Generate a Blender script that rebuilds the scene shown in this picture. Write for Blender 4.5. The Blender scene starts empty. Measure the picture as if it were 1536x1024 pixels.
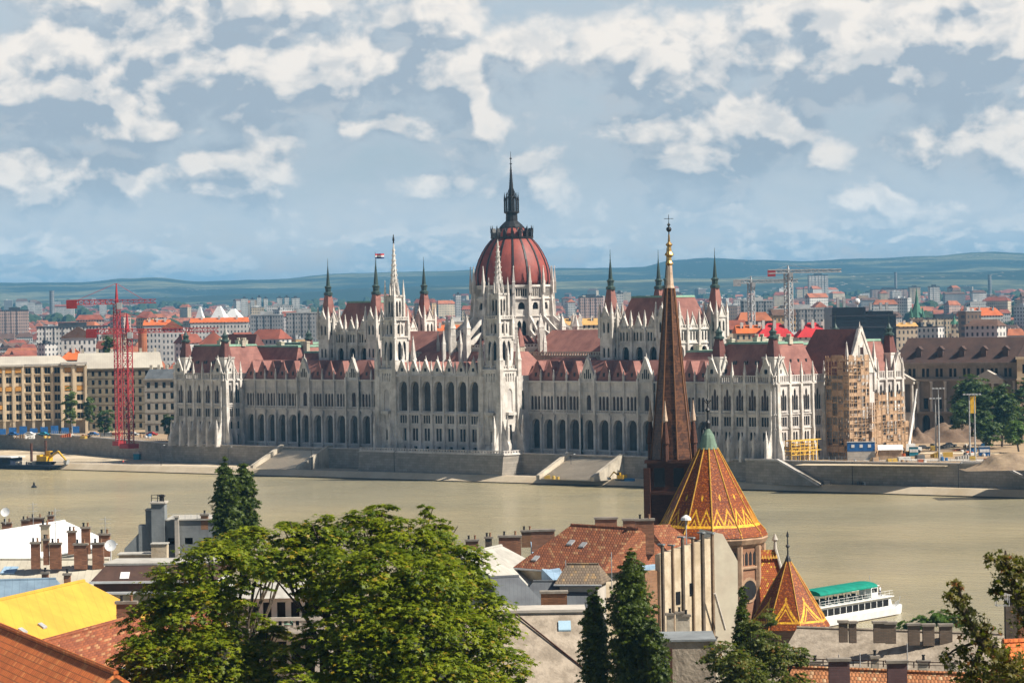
import bpy, math, random
from mathutils import Vector, Matrix
random.seed(7)
R = math.radians
sc = bpy.context.scene
col = sc.collection
# ---------------------------------------------------------------- camera
CAM = Vector((719.925, -721.082, 46.653))
FPX, YAW, PIT, ROL = 4800.0, R(-43.778), R(-0.647), R(-0.931)
FW = Vector((math.sin(YAW)*math.cos(PIT), math.cos(YAW)*math.cos(PIT), math.sin(PIT)))
RT0 = Vector((math.cos(YAW), -math.sin(YAW), 0))
UP0 = RT0.cross(FW)
RT = RT0*math.cos(ROL) + UP0*math.sin(ROL)
UP = -RT0*math.sin(ROL) + UP0*math.cos(ROL)
cd = bpy.data.cameras.new('camera')
cam = bpy.data.objects.new('camera', cd)
col.objects.link(cam)
cam.matrix_world = Matrix(((RT.x, UP.x, -FW.x, CAM.x), (RT.y, UP.y, -FW.y, CAM.y), (RT.z, UP.z, -FW.z, CAM.z), (0, 0, 0, 1)))
cd.sensor_width = 36
cd.lens = 36*FPX/1536
cd.clip_start = 1
cd.clip_end = 60000
sc.camera = cam

# ---------------------------------------------------------------- world: sky with cumulus clouds
SUN_DIR = Vector((0.90*math.cos(R(46)), 0.436*math.cos(R(46)), math.sin(R(46)))).normalized()
world = bpy.data.worlds.new('World')
sc.world = world
world.use_nodes = True

class NT:
    """tiny node helper"""
    def __init__(s, nt):
        s.nt = nt; s.n = nt.nodes; s.l = nt.links
    def node(s, t, **kw):
        x = s.n.new(t)
        for k, v in kw.items():
            setattr(x, k, v)
        return x
    def put(s, sock, v):
        if v is None: return
        if hasattr(v, 'links') or isinstance(v, bpy.types.NodeSocket):
            s.l.new(v, sock)
        else:
            if sock.type == 'RGBA' and len(v) == 3: v = (*v, 1)
            sock.default_value = v
    def math(s, op, a, b=None, c=None, clamp=False):
        x = s.node('ShaderNodeMath', operation=op); x.use_clamp = clamp
        s.put(x.inputs[0], a)
        if b is not None: s.put(x.inputs[1], b)
        if c is not None: s.put(x.inputs[2], c)
        return x.outputs[0]
    def mix(s, f, a, b, mode='MIX'):
        x = s.node('ShaderNodeMix', data_type='RGBA', blend_type=mode)
        s.put(x.inputs[0], f); s.put(x.inputs[6], a); s.put(x.inputs[7], b)
        return x.outputs[2]
    def noise(s, vec, scale, detail=4, rough=0.55, dist=0.0, out=0, typ='FBM'):
        x = s.node('ShaderNodeTexNoise')
        if typ != 'FBM': x.noise_type = typ
        s.put(x.inputs['Vector'], vec); s.put(x.inputs['Scale'], scale)
        x.inputs['Detail'].default_value = detail; x.inputs['Roughness'].default_value = rough
        x.inputs['Distortion'].default_value = dist
        return x.outputs[out]
    def rng(s, v, a, b, c=0.0, d=1.0, smooth=True):
        x = s.node('ShaderNodeMapRange')
        if smooth: x.interpolation_type = 'SMOOTHSTEP'
        s.put(x.inputs[0], v)
        for i, k in enumerate((a, b, c, d)): s.put(x.inputs[1+i], k)
        return x.outputs[0]
    def comb(s, x, y, z=0.0):
        n = s.node('ShaderNodeCombineXYZ')
        s.put(n.inputs[0], x); s.put(n.inputs[1], y); s.put(n.inputs[2], z)
        return n.outputs[0]
    def sep(s, v):
        n = s.node('ShaderNodeSeparateXYZ'); s.put(n.inputs[0], v)
        return n.outputs

def build_world():
    w = NT(world.node_tree)
    w.n.clear()
    sky = w.node('ShaderNodeTexSky', sky_type='NISHITA')
    sky.sun_disc = False
    sky.sun_elevation = math.asin(SUN_DIR.z)
    sky.sun_rotation = math.atan2(SUN_DIR.x, SUN_DIR.y)
    sky.air_density = 1.0; sky.dust_density = 0.8; sky.ozone_density = 2.5
    tc = w.node('ShaderNodeTexCoord')
    x, y, z = w.sep(tc.outputs['Generated'])
    az = w.math('ARCTAN2', x, y)
    el = w.math('MAXIMUM', z, 0.0)
    azc = w.math('SUBTRACT', az, YAW)
    def field(sx, sz, seed, dx=0.0, dz=0.0):
        return w.comb(w.math('MULTIPLY_ADD', azc, sx, dx), w.math('MULTIPLY_ADD', el, sz, dz), seed)
    # heaps of cloud: azimuth from the view axis, elevation, half sizes in radians, strength
    HEAPS = ((-0.1389, 0.0727, 0.0219, 0.0129, 1),
             (-0.1027, 0.0858, 0.0167, 0.0156, 1),
             (-0.1072, 0.0653, 0.0146, 0.0083, 0.8),
             (-0.0688, 0.0783, 0.0208, 0.0146, 1),
             (-0.0419, 0.0718, 0.0167, 0.0079, 1),
             (-0.0685, 0.0937, 0.0229, 0.0094, 1),
             (-0.1228, 0.0572, 0.0198, 0.005, 1),
             (-0.1425, 0.0426, 0.0177, 0.0075, 0.9),
             (-0.1241, 0.0398, 0.0094, 0.0063, 0.8),
             (-0.086, 0.042, 0.0129, 0.0088, 0.8),
             (-0.0128, 0.0693, 0.0075, 0.0083, 0.9),
             (-0.0058, 0.0558, 0.0054, 0.0054, 0.8),
             (-0.0463, 0.0588, 0.0096, 0.005, 0.8),
             (0.0082, 0.082, 0.0108, 0.0088, 1),
             (0.0383, 0.0767, 0.024, 0.0088, 1),
             (0.0558, 0.0722, 0.0146, 0.0071, 0.9),
             (0.0784, 0.0546, 0.0138, 0.0088, 1),
             (0.1097, 0.0772, 0.0229, 0.0138, 1.1),
             (0.1456, 0.0803, 0.0187, 0.0146, 1.05),
             (0.1009, 0.0443, 0.0075, 0.005, 0.8),
             (0.1287, 0.0466, 0.0125, 0.005, 0.8),
             (0.1573, 0.0473, 0.0125, 0.0083, 0.85),
             (0.0637, 0.0436, 0.0146, 0.0046, 0.85),
             (-0.0259, 0.0378, 0.0104, 0.0037, 0.75),
             (-0.1533, 0.0657, 0.0125, 0.0083, 0.7),
             (-0.0856, 0.0651, 0.0146, 0.0075, 0.7),
             (0.0368, 0.053, 0.0125, 0.005, 0.55),
             (-0.0229, 0.089, 0.0167, 0.0063, 0.6))
    def heaps(dx, dz):
        best = None
        for (a, e, ra, re_, st) in HEAPS:
            ax = w.math('MULTIPLY_ADD', azc, 1/(ra*1.25), (dx-a)/(ra*1.25))
            ez = w.math('MULTIPLY_ADD', el, 1/(re_*1.25), (dz-e)/(re_*1.25))
            r2 = w.math('MULTIPLY_ADD', ax, ax, w.math('MULTIPLY', ez, ez))
            f = w.math('DIVIDE', st, w.math('MULTIPLY_ADD', r2, r2, 1.0))
            best = f if best is None else w.math('SMOOTH_MAX', best, f, 0.15)
        return best
    def dens(s1, s2, sz, seed, dx, dz, det, heap):
        f = field(1.0, sz, seed, dx, dz)
        big = w.noise(f, s1, 1.5, 0.5)
        med = w.noise(f, s2, det, 0.53, 0.3)
        bil = w.math('ABSOLUTE', w.math('MULTIPLY_ADD', w.noise(f, s2*2.1, max(0.0, det-4), 0.5), 2.0, -1.0))
        d = w.math('ADD', w.math('MULTIPLY', big, 0.4 if heap else 0.85), w.math('MULTIPLY', med, 1.25))
        d = w.math('MULTIPLY_ADD', bil, 0.38, d)
        if heap: d = w.math('MULTIPLY_ADD', heaps(dx, dz), 0.40, d)
        return d
    skyc = w.mix(1.0, sky.outputs[0], (0.105, 0.098, 0.105), 'MULTIPLY')
    def layer(s1, s2, sz, seed, dx, dz, t0, t1, heap):
        # heaped clouds: sunlit where the density falls off toward the sun (up and to the right)
        d0 = dens(s1, s2, sz, seed, 0, 0, 9.0, heap)
        d1 = dens(s1, s2, sz, seed, dx, dz, 4.5, heap)
        soft = w.noise(field(1.0, 2.6, 5.0), 16.0, 4, 0.6)
        thr = w.rng(el, 0.0, 0.09, t0, t1, smooth=False)
        a = w.math('SUBTRACT', d0, thr)
        cov = w.rng(a, -0.09, 0.22)
        under = w.rng(a, -0.30, 0.02)
        lit = w.rng(w.math('SUBTRACT', d0, d1), -0.12, 0.14)
        thick = w.rng(a, 0.12, 0.36)
        bright = w.math('MULTIPLY_ADD', thick, -0.22, w.math('MULTIPLY_ADD', lit, 1.0, 0.12))
        tex = w.noise(field(1.0, 1.5, 7.7), s2*2.6, 6, 0.55, 0.4)
        bright = w.math('ADD', bright, w.rng(tex, 0.34, 0.62, -0.38, 0.10))
        ccol = w.mix(bright, (0.35, 0.405, 0.465), (0.86, 0.79, 0.715))
        ccol = w.mix(w.rng(el, 0.0, 0.05, 0.6, 0.0), ccol, (0.40, 0.51, 0.60))
        veil = w.math('MULTIPLY', w.rng(soft, 0.30, 0.62), w.rng(el, 0.03, 0.095, 0.95, 0.5))
        base = w.mix(w.rng(el, 0.0, 0.3, 0.8, 0.0), skyc, (0.39, 0.475, 0.54))
        base = w.mix(veil, base, (0.50, 0.54, 0.57))
        base = w.mix(w.rng(el, -0.005, 0.04, 0.9, 0.0), base, (0.64, 0.56, 0.50))
        base = w.mix(w.math('MULTIPLY', under, w.rng(el, 0.0, 0.05, 0.5, 0.9)), base, (0.455, 0.505, 0.55))
        bg = w.node('ShaderNodeBackground')
        w.put(bg.inputs[0], w.mix(cov, base, ccol)); w.put(bg.inputs[1], w.rng(el, 0.0, 0.05, 1.22, 0.74))
        return bg.outputs[0]
    hi = layer(13.0, 31.0, 1.25, 3.1, 0.0042, 0.0085, 0.97, 0.90, True)
    lo = layer(24.0, 58.0, 1.9, 8.4, 0.002, 0.005, 0.97, 0.93, False)
    top = w.node('ShaderNodeBackground')
    w.put(top.inputs[0], w.mix(0.25, w.mix(1.0, skyc, (0.31, 0.31, 0.31), 'MULTIPLY'), (0.16, 0.17, 0.19)))
    m1 = w.node('ShaderNodeMixShader'); w.put(m1.inputs[0], w.rng(el, 0.014, 0.03)); w.l.new(lo, m1.inputs[1]); w.l.new(hi, m1.inputs[2])
    m2 = w.node('ShaderNodeMixShader'); w.put(m2.inputs[0], w.rng(el, 0.105, 0.19)); w.l.new(m1.outputs[0], m2.inputs[1]); w.l.new(top.outputs[0], m2.inputs[2])
    o = w.node('ShaderNodeOutputWorld')
    w.l.new(m2.outputs[0], o.inputs[0])
    world.cycles.sampling_method = 'MANUAL'
    world.cycles.sample_map_resolution = 256
build_world()

sl = bpy.data.lights.new('sun', 'SUN')
sl.energy = 5.0; sl.angle = R(0.5); sl.color = (1.0, 0.93, 0.82)
so = bpy.data.objects.new('sun', sl); col.objects.link(so)
so.rotation_euler = SUN_DIR.to_track_quat('Z', 'Y').to_euler()
so.location = (0, 0, 400)
sc.view_settings.view_transform = 'Standard'
sc.view_settings.look = 'None'
sc.view_settings.exposure = 0.75
sc.view_settings.gamma = 1.0
sc.render.engine = 'CYCLES'
sc.cycles.max_bounces = 5
sc.cycles.diffuse_bounces = 2
sc.cycles.glossy_bounces = 2
sc.cycles.volume_bounces = 0
sc.cycles.transparent_max_bounces = 6
sc.cycles.use_denoising = True

# ---------------------------------------------------------------- placing helpers
def ray(u, v):
    return FW + RT*((u-768)/FPX) - UP*((v-512)/FPX)
def W(u, v, d):
    return CAM + ray(u, v)*d
def onY(u, v, y):
    r = ray(u, v); return CAM + r*((y-CAM.y)/r.y)
def onZ(u, v, z):
    r = ray(u, v); return CAM + r*((z-CAM.z)/r.z)
def XY(u, d, z=0.0):
    """ground point at distance d in the direction of image column u"""
    r = ray(u, 458); p = CAM + r*d
    return Vector((p.x, p.y, z))

# ---------------------------------------------------------------- mesh builder
class G:
    def __init__(s, smooth=False):
        s.v = []; s.f = []; s.o = (0, 0); s.t = (1, 0); s.n = (0, -1); s.smooth = smooth
    def fr(s, x, y, ang=0.0):
        """local frame: first axis along ang, second (outward) axis to its right"""
        c, q = math.cos(R(ang)), math.sin(R(ang))
        s.o = (x, y); s.t = (c, q); s.n = (q, -c); return s
    def P(s, a, n, z):
        return (s.o[0]+s.t[0]*a+s.n[0]*n, s.o[1]+s.t[1]*a+s.n[1]*n, z)
    def poly(s, pts, world=False):
        b = len(s.v)
        s.v += [tuple(p) if world else s.P(*p) for p in pts]
        s.f.append(tuple(range(b, b+len(pts))))
    def box(s, a0, a1, n0, n1, z0, z1):
        b = len(s.v)
        for z in (z0, z1):
            for (a, n) in ((a0, n0), (a1, n0), (a1, n1), (a0, n1)):
                s.v.append(s.P(a, n, z))
        s.f += [(b, b+1, b+2, b+3), (b+4, b+5, b+6, b+7), (b, b+1, b+5, b+4), (b+1, b+2, b+6, b+5), (b+2, b+3, b+7, b+6), (b+3, b, b+4, b+7)]
    def hexa(s, bot, top, world=True):
        """prism between two equal-length loops"""
        b = len(s.v); n = len(bot)
        s.v += [tuple(p) if world else s.P(*p) for p in bot] + [tuple(p) if world else s.P(*p) for p in top]
        s.f += [tuple(range(b, b+n)), tuple(range(b+n, b+2*n))]
        for i in range(n):
            j = (i+1) % n
            s.f.append((b+i, b+j, b+n+j, b+n+i))
    def extr(s, prof, a0, a1):
        """profile of (n, z) points swept along the first axis"""
        s.hexa([(a0, n, z) for n, z in prof], [(a1, n, z) for n, z in prof], world=False)
    def lathe(s, a, n, prof, k=8, rot=0.0, sq=None):
        b = len(s.v)
        for (r, z) in prof:
            for i in range(k):
                t = rot + 2*math.pi*i/k
                s.v.append(s.P(a+r*math.cos(t), n+r*math.sin(t), z))
        m = len(prof)
        for j in range(m-1):
            for i in range(k):
                i2 = (i+1) % k
                s.f.append((b+j*k+i, b+j*k+i2, b+(j+1)*k+i2, b+(j+1)*k+i))
        s.f.append(tuple(b+i for i in range(k))); s.f.append(tuple(b+(m-1)*k+i for i in range(k)))
    def pyr(s, a, n, w, z0, z1, top=0.02):
        s.lathe(a, n, [(w*0.7071, z0), (top, z1)], 4, math.pi/4)
    def pin(s, a, n, w, z0, zs, z1):
        """gothic pinnacle: shaft, little gables, spirelet, knob"""
        s.box(a-w/2, a+w/2, n-w/2, n+w/2, z0, zs)
        s.lathe(a, n, [(w*0.82, zs), (w*0.62, zs+w*0.5), (0.05, z1)], 4, math.pi/4)
        s.lathe(a, n, [(0.03, z1-w*0.9), (w*0.28, z1-w*0.6), (0.03, z1-w*0.3)], 4, 0)
    def tube(s, p, q, r, k=5, r2=None):
        p = Vector(p); q = Vector(q); d = q-p
        if d.length < 1e-6: return
        d.normalize()
        u = d.orthogonal().normalized(); w = d.cross(u)
        r2 = r if r2 is None else r2
        b = len(s.v)
        for (c, rr) in ((p, r), (q, r2)):
            for i in range(k):
                t = 2*math.pi*i/k
                s.v.append(tuple(c+u*(rr*math.cos(t))+w*(rr*math.sin(t))))
        for i in range(k):
            j = (i+1) % k
            s.f.append((b+i, b+j, b+k+j, b+k+i))
        s.f.append(tuple(b+i for i in range(k))); s.f.append(tuple(b+k+i for i in range(k)))
    def ball(s, c, r, k=8, m=5, sz=1.0):
        b = len(s.v)
        for j in range(m+1):
            ph = math.pi*j/m
            for i in range(k):
                t = 2*math.pi*i/k
                s.v.append((c[0]+r*math.sin(ph)*math.cos(t), c[1]+r*math.sin(ph)*math.sin(t), c[2]+r*sz*math.cos(ph)))
        for j in range(m):
            for i in range(k):
                i2 = (i+1) % k
                s.f.append((b+j*k+i, b+j*k+i2, b+(j+1)*k+i2, b+(j+1)*k+i))
    def build(s, name, mat, parent=None, label=None):
        if not s.v: return None
        off = Vector((0, 0, 0)); q = parent
        while q is not None:
            off += q.location; q = q.parent
        me = bpy.data.meshes.new(name)
        me.from_pydata([(x-off.x, y-off.y, z-off.z) for x, y, z in s.v], [], s.f)
        if s.smooth:
            me.shade_smooth()
        me.materials.append(mat)
        import bmesh
        bm = bmesh.new(); bm.from_mesh(me)
        bmesh.ops.recalc_face_normals(bm, faces=bm.faces)
        bm.to_mesh(me); bm.free()
        o = bpy.data.objects.new(name, me)
        col.objects.link(o)
        if parent: o.parent = parent
        if label: o['label'] = label
        return o

def tag(o, label=None, cat=None, group=None, kind=None):
    if label: o['label'] = label
    if cat: o['category'] = cat
    if group: o['group'] = group
    if kind: o['kind'] = kind
    return o
def thing(name, loc, label, cat, group=None):
    o = bpy.data.objects.new(name, None); col.objects.link(o)
    o.location = loc
    o.empty_display_size = 0.5
    return tag(o, label, cat, group)
def kids(o):
    return [c for c in o.children]
def copy_tree(o, parent=None):
    c = o.copy(); col.objects.link(c); c.parent = parent
    for k in kids(o): copy_tree(k, c)
    return c

# ---------------------------------------------------------------- materials
MATS = {}
def mat(name, fn=None, **kw):
    if name in MATS: return MATS[name]
    m = bpy.data.materials.new(name); m.use_nodes = True
    w = NT(m.node_tree); b = w.n['Principled BSDF']
    b.inputs['Roughness'].default_value = kw.get('rough', 0.8)
    b.inputs['Metallic'].default_value = kw.get('metal', 0.0)
    b.inputs['Specular IOR Level'].default_value = kw.get('spec', 0.3)
    if fn: fn(w, b)
    MATS[name] = m
    return m
def objc(w):
    return w.node('ShaderNodeTexCoord').outputs['Object']
def worldc(w):
    return w.node('ShaderNodeNewGeometry').outputs['Position']
def stained(c1, c2, scale=0.3, streak=True, fine=2.5, bump=0.0):
    def fn(w, b):
        p = worldc(w)
        n1 = w.noise(p, scale, 5, 0.65)
        c = w.mix(w.rng(n1, 0.35, 0.68), c1, c2)
        if streak:
            mp = w.node('ShaderNodeMapping'); mp.inputs['Scale'].default_value = (1, 1, 0.12)
            w.put(mp.inputs[0], p)
            n2 = w.noise(mp.outputs[0], 1.1, 4, 0.6)
            c = w.mix(w.rng(n2, 0.48, 0.75, 0, 0.45), c, tuple(k*0.5 for k in c2), 'MIX')
        n3 = w.noise(p, fine, 3, 0.6)
        c = w.mix(w.rng(n3, 0.3, 0.7, 0, 0.25), c, tuple(k*0.6 for k in c1))
        w.put(b.inputs['Base Color'], c)
        if bump:
            bn = w.node('ShaderNodeBump'); bn.inputs['Strength'].default_value = bump; bn.inputs['Distance'].default_value = 0.2
            w.put(bn.inputs['Height'], n3); w.put(b.inputs['Normal'], bn.outputs[0])
    return fn
def plain(c, var=0.2, scale=1.0):
    return stained(c, tuple(k*(1-var) for k in c), scale, False, scale*6)
def tiles(ca, cb, cc, ang, dz=0.22, dw=0.26, bump=0.6, age=0.4, mort=(0.05, 0.03, 0.02)):
    """tile courses: rows follow height, columns follow the eave direction"""
    def fn(w, b):
        p = worldc(w); x, y, z = w.sep(p)
        al = w.math('ADD', w.math('MULTIPLY', x, math.cos(R(ang))), w.math('MULTIPLY', y, math.sin(R(ang))))
        rz = w.math('DIVIDE', z, dz); row = w.math('FLOOR', rz); fz = w.math('FRACT', rz)
        ca_ = w.math('ADD', w.math('DIVIDE', al, dw), w.math('MULTIPLY', w.math('MODULO', row, 2.0), 0.5))
        cc_ = w.math('FLOOR', ca_); fx = w.math('FRACT', ca_)
        wn = w.node('ShaderNodeTexWhiteNoise', noise_dimensions='2D')
        w.put(wn.inputs[0], w.comb(row, cc_))
        c = w.mix(wn.outputs[0], ca, cb)
        c = w.mix(w.rng(wn.outputs[0], 0.86, 0.9), c, cc)
        n = w.noise(p, 0.5, 4, 0.6)
        c = w.mix(w.rng(n, 0.4, 0.7, 0, age), c, tuple(k*0.45 for k in ca))
        edge = w.rng(fz, 0.0, 0.22, 1, 0)
        c = w.mix(w.math('MULTIPLY', edge, 0.75), c, mort)
        w.put(b.inputs['Base Color'], c)
        bn = w.node('ShaderNodeBump'); bn.inputs['Strength'].default_value = bump; bn.inputs['Distance'].default_value = 0.06
        h = w.math('ADD', w.math('SUBTRACT', 1.0, fz), w.math('SINE', w.math('MULTIPLY', fx, math.pi)))
        w.put(bn.inputs['Height'], h); w.put(b.inputs['Normal'], bn.outputs[0])
    return fn
def seams(c1, c2, ang, pitch=0.6, bump=0.5, dark=0.5, n_scale=0.35):
    def fn(w, b):
        p = worldc(w); x, y, z = w.sep(p)
        al = w.math('ADD', w.math('MULTIPLY', x, math.cos(R(ang))), w.math('MULTIPLY', y, math.sin(R(ang))))
        f = w.math('FRACT', w.math('DIVIDE', al, pitch))
        n = w.noise(p, n_scale, 6, 0.65)
        c = w.mix(w.rng(n, 0.36, 0.66), c1, c2)
        e = w.rng(w.math('ABSOLUTE', w.math('SUBTRACT', f, 0.5)), 0.43, 0.5)
        c = w.mix(w.math('MULTIPLY', e, dark), c, tuple(k*0.35 for k in c1))
        w.put(b.inputs['Base Color'], c)
        bn = w.node('ShaderNodeBump'); bn.inputs['Strength'].default_value = bump; bn.inputs['Distance'].default_value = 0.05
        w.put(bn.inputs['Height'], e); w.put(b.inputs['Normal'], bn.outputs[0])
    return fn
def blocks(c1, c2, ang, bw=1.2, bh=0.5, mortar=(0.1, 0.09, 0.07), ms=0.02):
    def fn(w, b):
        p = worldc(w); x, y, z = w.sep(p)
        al = w.math('ADD', w.math('MULTIPLY', x, math.cos(R(ang))), w.math('MULTIPLY', y, math.sin(R(ang))))
        br = w.node('ShaderNodeTexBrick')
        w.put(br.inputs['Vector'], w.comb(al, z)); w.put(br.inputs['Color1'], c1); w.put(br.inputs['Color2'], c2)
        w.put(br.inputs['Mortar'], mortar)
        br.inputs['Scale'].default_value = 1.0; br.inputs['Mortar Size'].default_value = ms
        br.inputs['Brick Width'].default_value = bw; br.inputs['Row Height'].default_value = bh
        n = w.noise(p, 0.35, 6, 0.65)
        c = w.mix(w.rng(n, 0.35, 0.7, 0, 0.55), br.outputs[0], tuple(k*0.45 for k in c1))
        w.put(b.inputs['Base Color'], c)
        bn = w.node('ShaderNodeBump'); bn.inputs['Strength'].default_value = 0.3; bn.inputs['Distance'].default_value = 0.05
        w.put(bn.inputs['Height'], w.math('SUBTRACT', 1.0, br.outputs[1])); w.put(b.inputs['Normal'], bn.outputs[0])
    return fn
def facade_tex(wallc, glass, px=3.2, pz=3.4):
    """far town walls, a few pixels high: grid of window openings over plaster"""
    def fn(w, b):
        x, y, z = w.sep(objc(w))
        al = w.math('ADD', x, y)
        fx = w.math('FRACT', w.math('DIVIDE', al, px)); fz = w.math('FRACT', w.math('DIVIDE', z, pz))
        m = w.math('MULTIPLY', w.math('COMPARE', fx, 0.5, 0.2), w.math('COMPARE', fz, 0.5, 0.26))
        n = w.noise(worldc(w), 0.06, 3, 0.6)
        c = w.mix(w.rng(n, 0.3, 0.7), wallc, tuple(k*0.7 for k in wallc))
        w.put(b.inputs['Base Color'], w.mix(m, c, glass))
    return fn

M_stone = mat('limestone', stained((0.66, 0.615, 0.57), (0.38, 0.35, 0.325), 0.14, True, 1.2, 0.3))
M_stone2 = mat('carved_limestone', stained((0.72, 0.675, 0.615), (0.42, 0.38, 0.335), 0.28, True, 1.6, 0.3))
M_old = mat('weathered_limestone', stained((0.60, 0.53, 0.42), (0.36, 0.31, 0.24), 0.18, True, 1.5, 0.3))
M_glass = mat('window_glass', plain((0.012, 0.012, 0.015), 0.4, 0.5), rough=0.35, spec=0.15)
M_brown = mat('shuttered_glass', plain((0.05, 0.022, 0.018), 0.5, 0.5), rough=0.4)
M_arc = mat('arcade_shade_pane', plain((0.075, 0.065, 0.058), 0.4, 0.4))  # dark colour stands in for the deep shade inside the arcades
M_rred = mat('red_slate', seams((0.31, 0.14, 0.112), (0.20, 0.085, 0.07), 0, 1.1, 0.2, 0.25, 0.2))
M_dome = mat('dome_red_slate', stained((0.30, 0.07, 0.052), (0.20, 0.048, 0.04), 0.25, True, 3.0, 0.2), rough=0.55)
M_rbrn = mat('brown_slate', stained((0.17, 0.062, 0.05), (0.115, 0.045, 0.038), 0.3, True, 2.0, 0.2))
M_cop = mat('green_copper', stained((0.24, 0.38, 0.27), (0.15, 0.26, 0.19), 0.3, True, 2.0))
M_dkcop = mat('dark_copper', stained((0.045, 0.075, 0.062), (0.025, 0.042, 0.04), 0.5, True, 2.0), rough=0.5)
M_blk = mat('black_iron', plain((0.02, 0.02, 0.022), 0.3), rough=0.5)
M_wallstone = mat('embankment_stone', blocks((0.36, 0.32, 0.27), (0.27, 0.24, 0.2), 2, 2.2, 0.8))
M_quay = mat('quay_concrete', stained((0.60, 0.50, 0.36), (0.46, 0.36, 0.23), 0.05, False, 0.7))
M_asph = mat('asphalt', stained((0.30, 0.27, 0.235), (0.22, 0.20, 0.18), 0.05, False, 1.0))
M_sand = mat('sandy_soil', stained((0.43, 0.31, 0.19), (0.30, 0.21, 0.13), 0.07, False, 0.8, 0.4))
M_plat = mat('stone_paving', stained((0.66, 0.57, 0.45), (0.52, 0.45, 0.36), 0.08, False, 1.0))
M_white = mat('white_paint', plain((0.78, 0.78, 0.76), 0.15, 0.6), rough=0.5)
M_red = mat('red_paint', plain((0.40, 0.035, 0.04), 0.3, 0.6), rough=0.5)
M_yel = mat('yellow_paint', plain((0.72, 0.42, 0.02), 0.3, 0.6), rough=0.5)
M_blue = mat('blue_paint', plain((0.02, 0.12, 0.35), 0.3, 0.8), rough=0.5)
M_grey = mat('grey_metal', plain((0.42, 0.43, 0.43), 0.3, 0.8), rough=0.5)
M_wood = mat('scaffold_boards', stained((0.50, 0.34, 0.21), (0.33, 0.20, 0.12), 0.6, True, 2.0))

# ---------------------------------------------------------------- ground, hills, river
def far_z(d):
    return 0 if d < 2600 else (d-2600)*0.0085
def pest_ground():
    g = G()
    us = [-500+i*(2600/26) for i in range(27)]
    ds = [1450, 1900, 2600, 4000, 6000, 9000, 12500, 17000]
    idx = {}
    for j, d in enumerate(ds):
        for i, u in enumerate(us):
            p = XY(u, d, far_z(min(d, 12500))-0.05)
            idx[i, j] = len(g.v); g.v.append(tuple(p))
    for j in range(len(ds)-1):
        for i in range(len(us)-1):
            g.f.append((idx[i, j], idx[i+1, j], idx[i+1, j+1], idx[i, j+1]))
    def fn(w, b):
        p = worldc(w)
        n = w.noise(p, 0.004, 6, 0.7); n2 = w.noise(p, 0.03, 3, 0.6)
        c = w.mix(w.rng(n, 0.42, 0.6), (0.075, 0.095, 0.05), (0.22, 0.20, 0.16))
        c = w.mix(w.rng(n2, 0.45, 0.6, 0, 0.6), c, (0.04, 0.06, 0.025))
        w.put(b.inputs['Base Color'], c)
    o = g.build('city_ground', mat('far_ground', fn)); tag(o, kind='structure')
    # near ground round the parliament: city side of the embankment
    g = G(); z = -0.02
    g.hexa([(-900, 134, -9), (-250, 40, -9), (-134, 3, -9), (134, 3, -9), (230, 16, -9), (700, 62, -9), (1400, 900, -9), (0, 1500, -9), (-1500, 900, -9)],
           [(-900, 134, z), (-250, 40, z), (-134, 3, z), (134, 3, z), (230, 16, z), (700, 62, z), (1400, 900, z), (0, 1500, z), (-1500, 900, z)])
    tag(g.build('ground', M_sand), kind='structure')
pest_ground()

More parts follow.
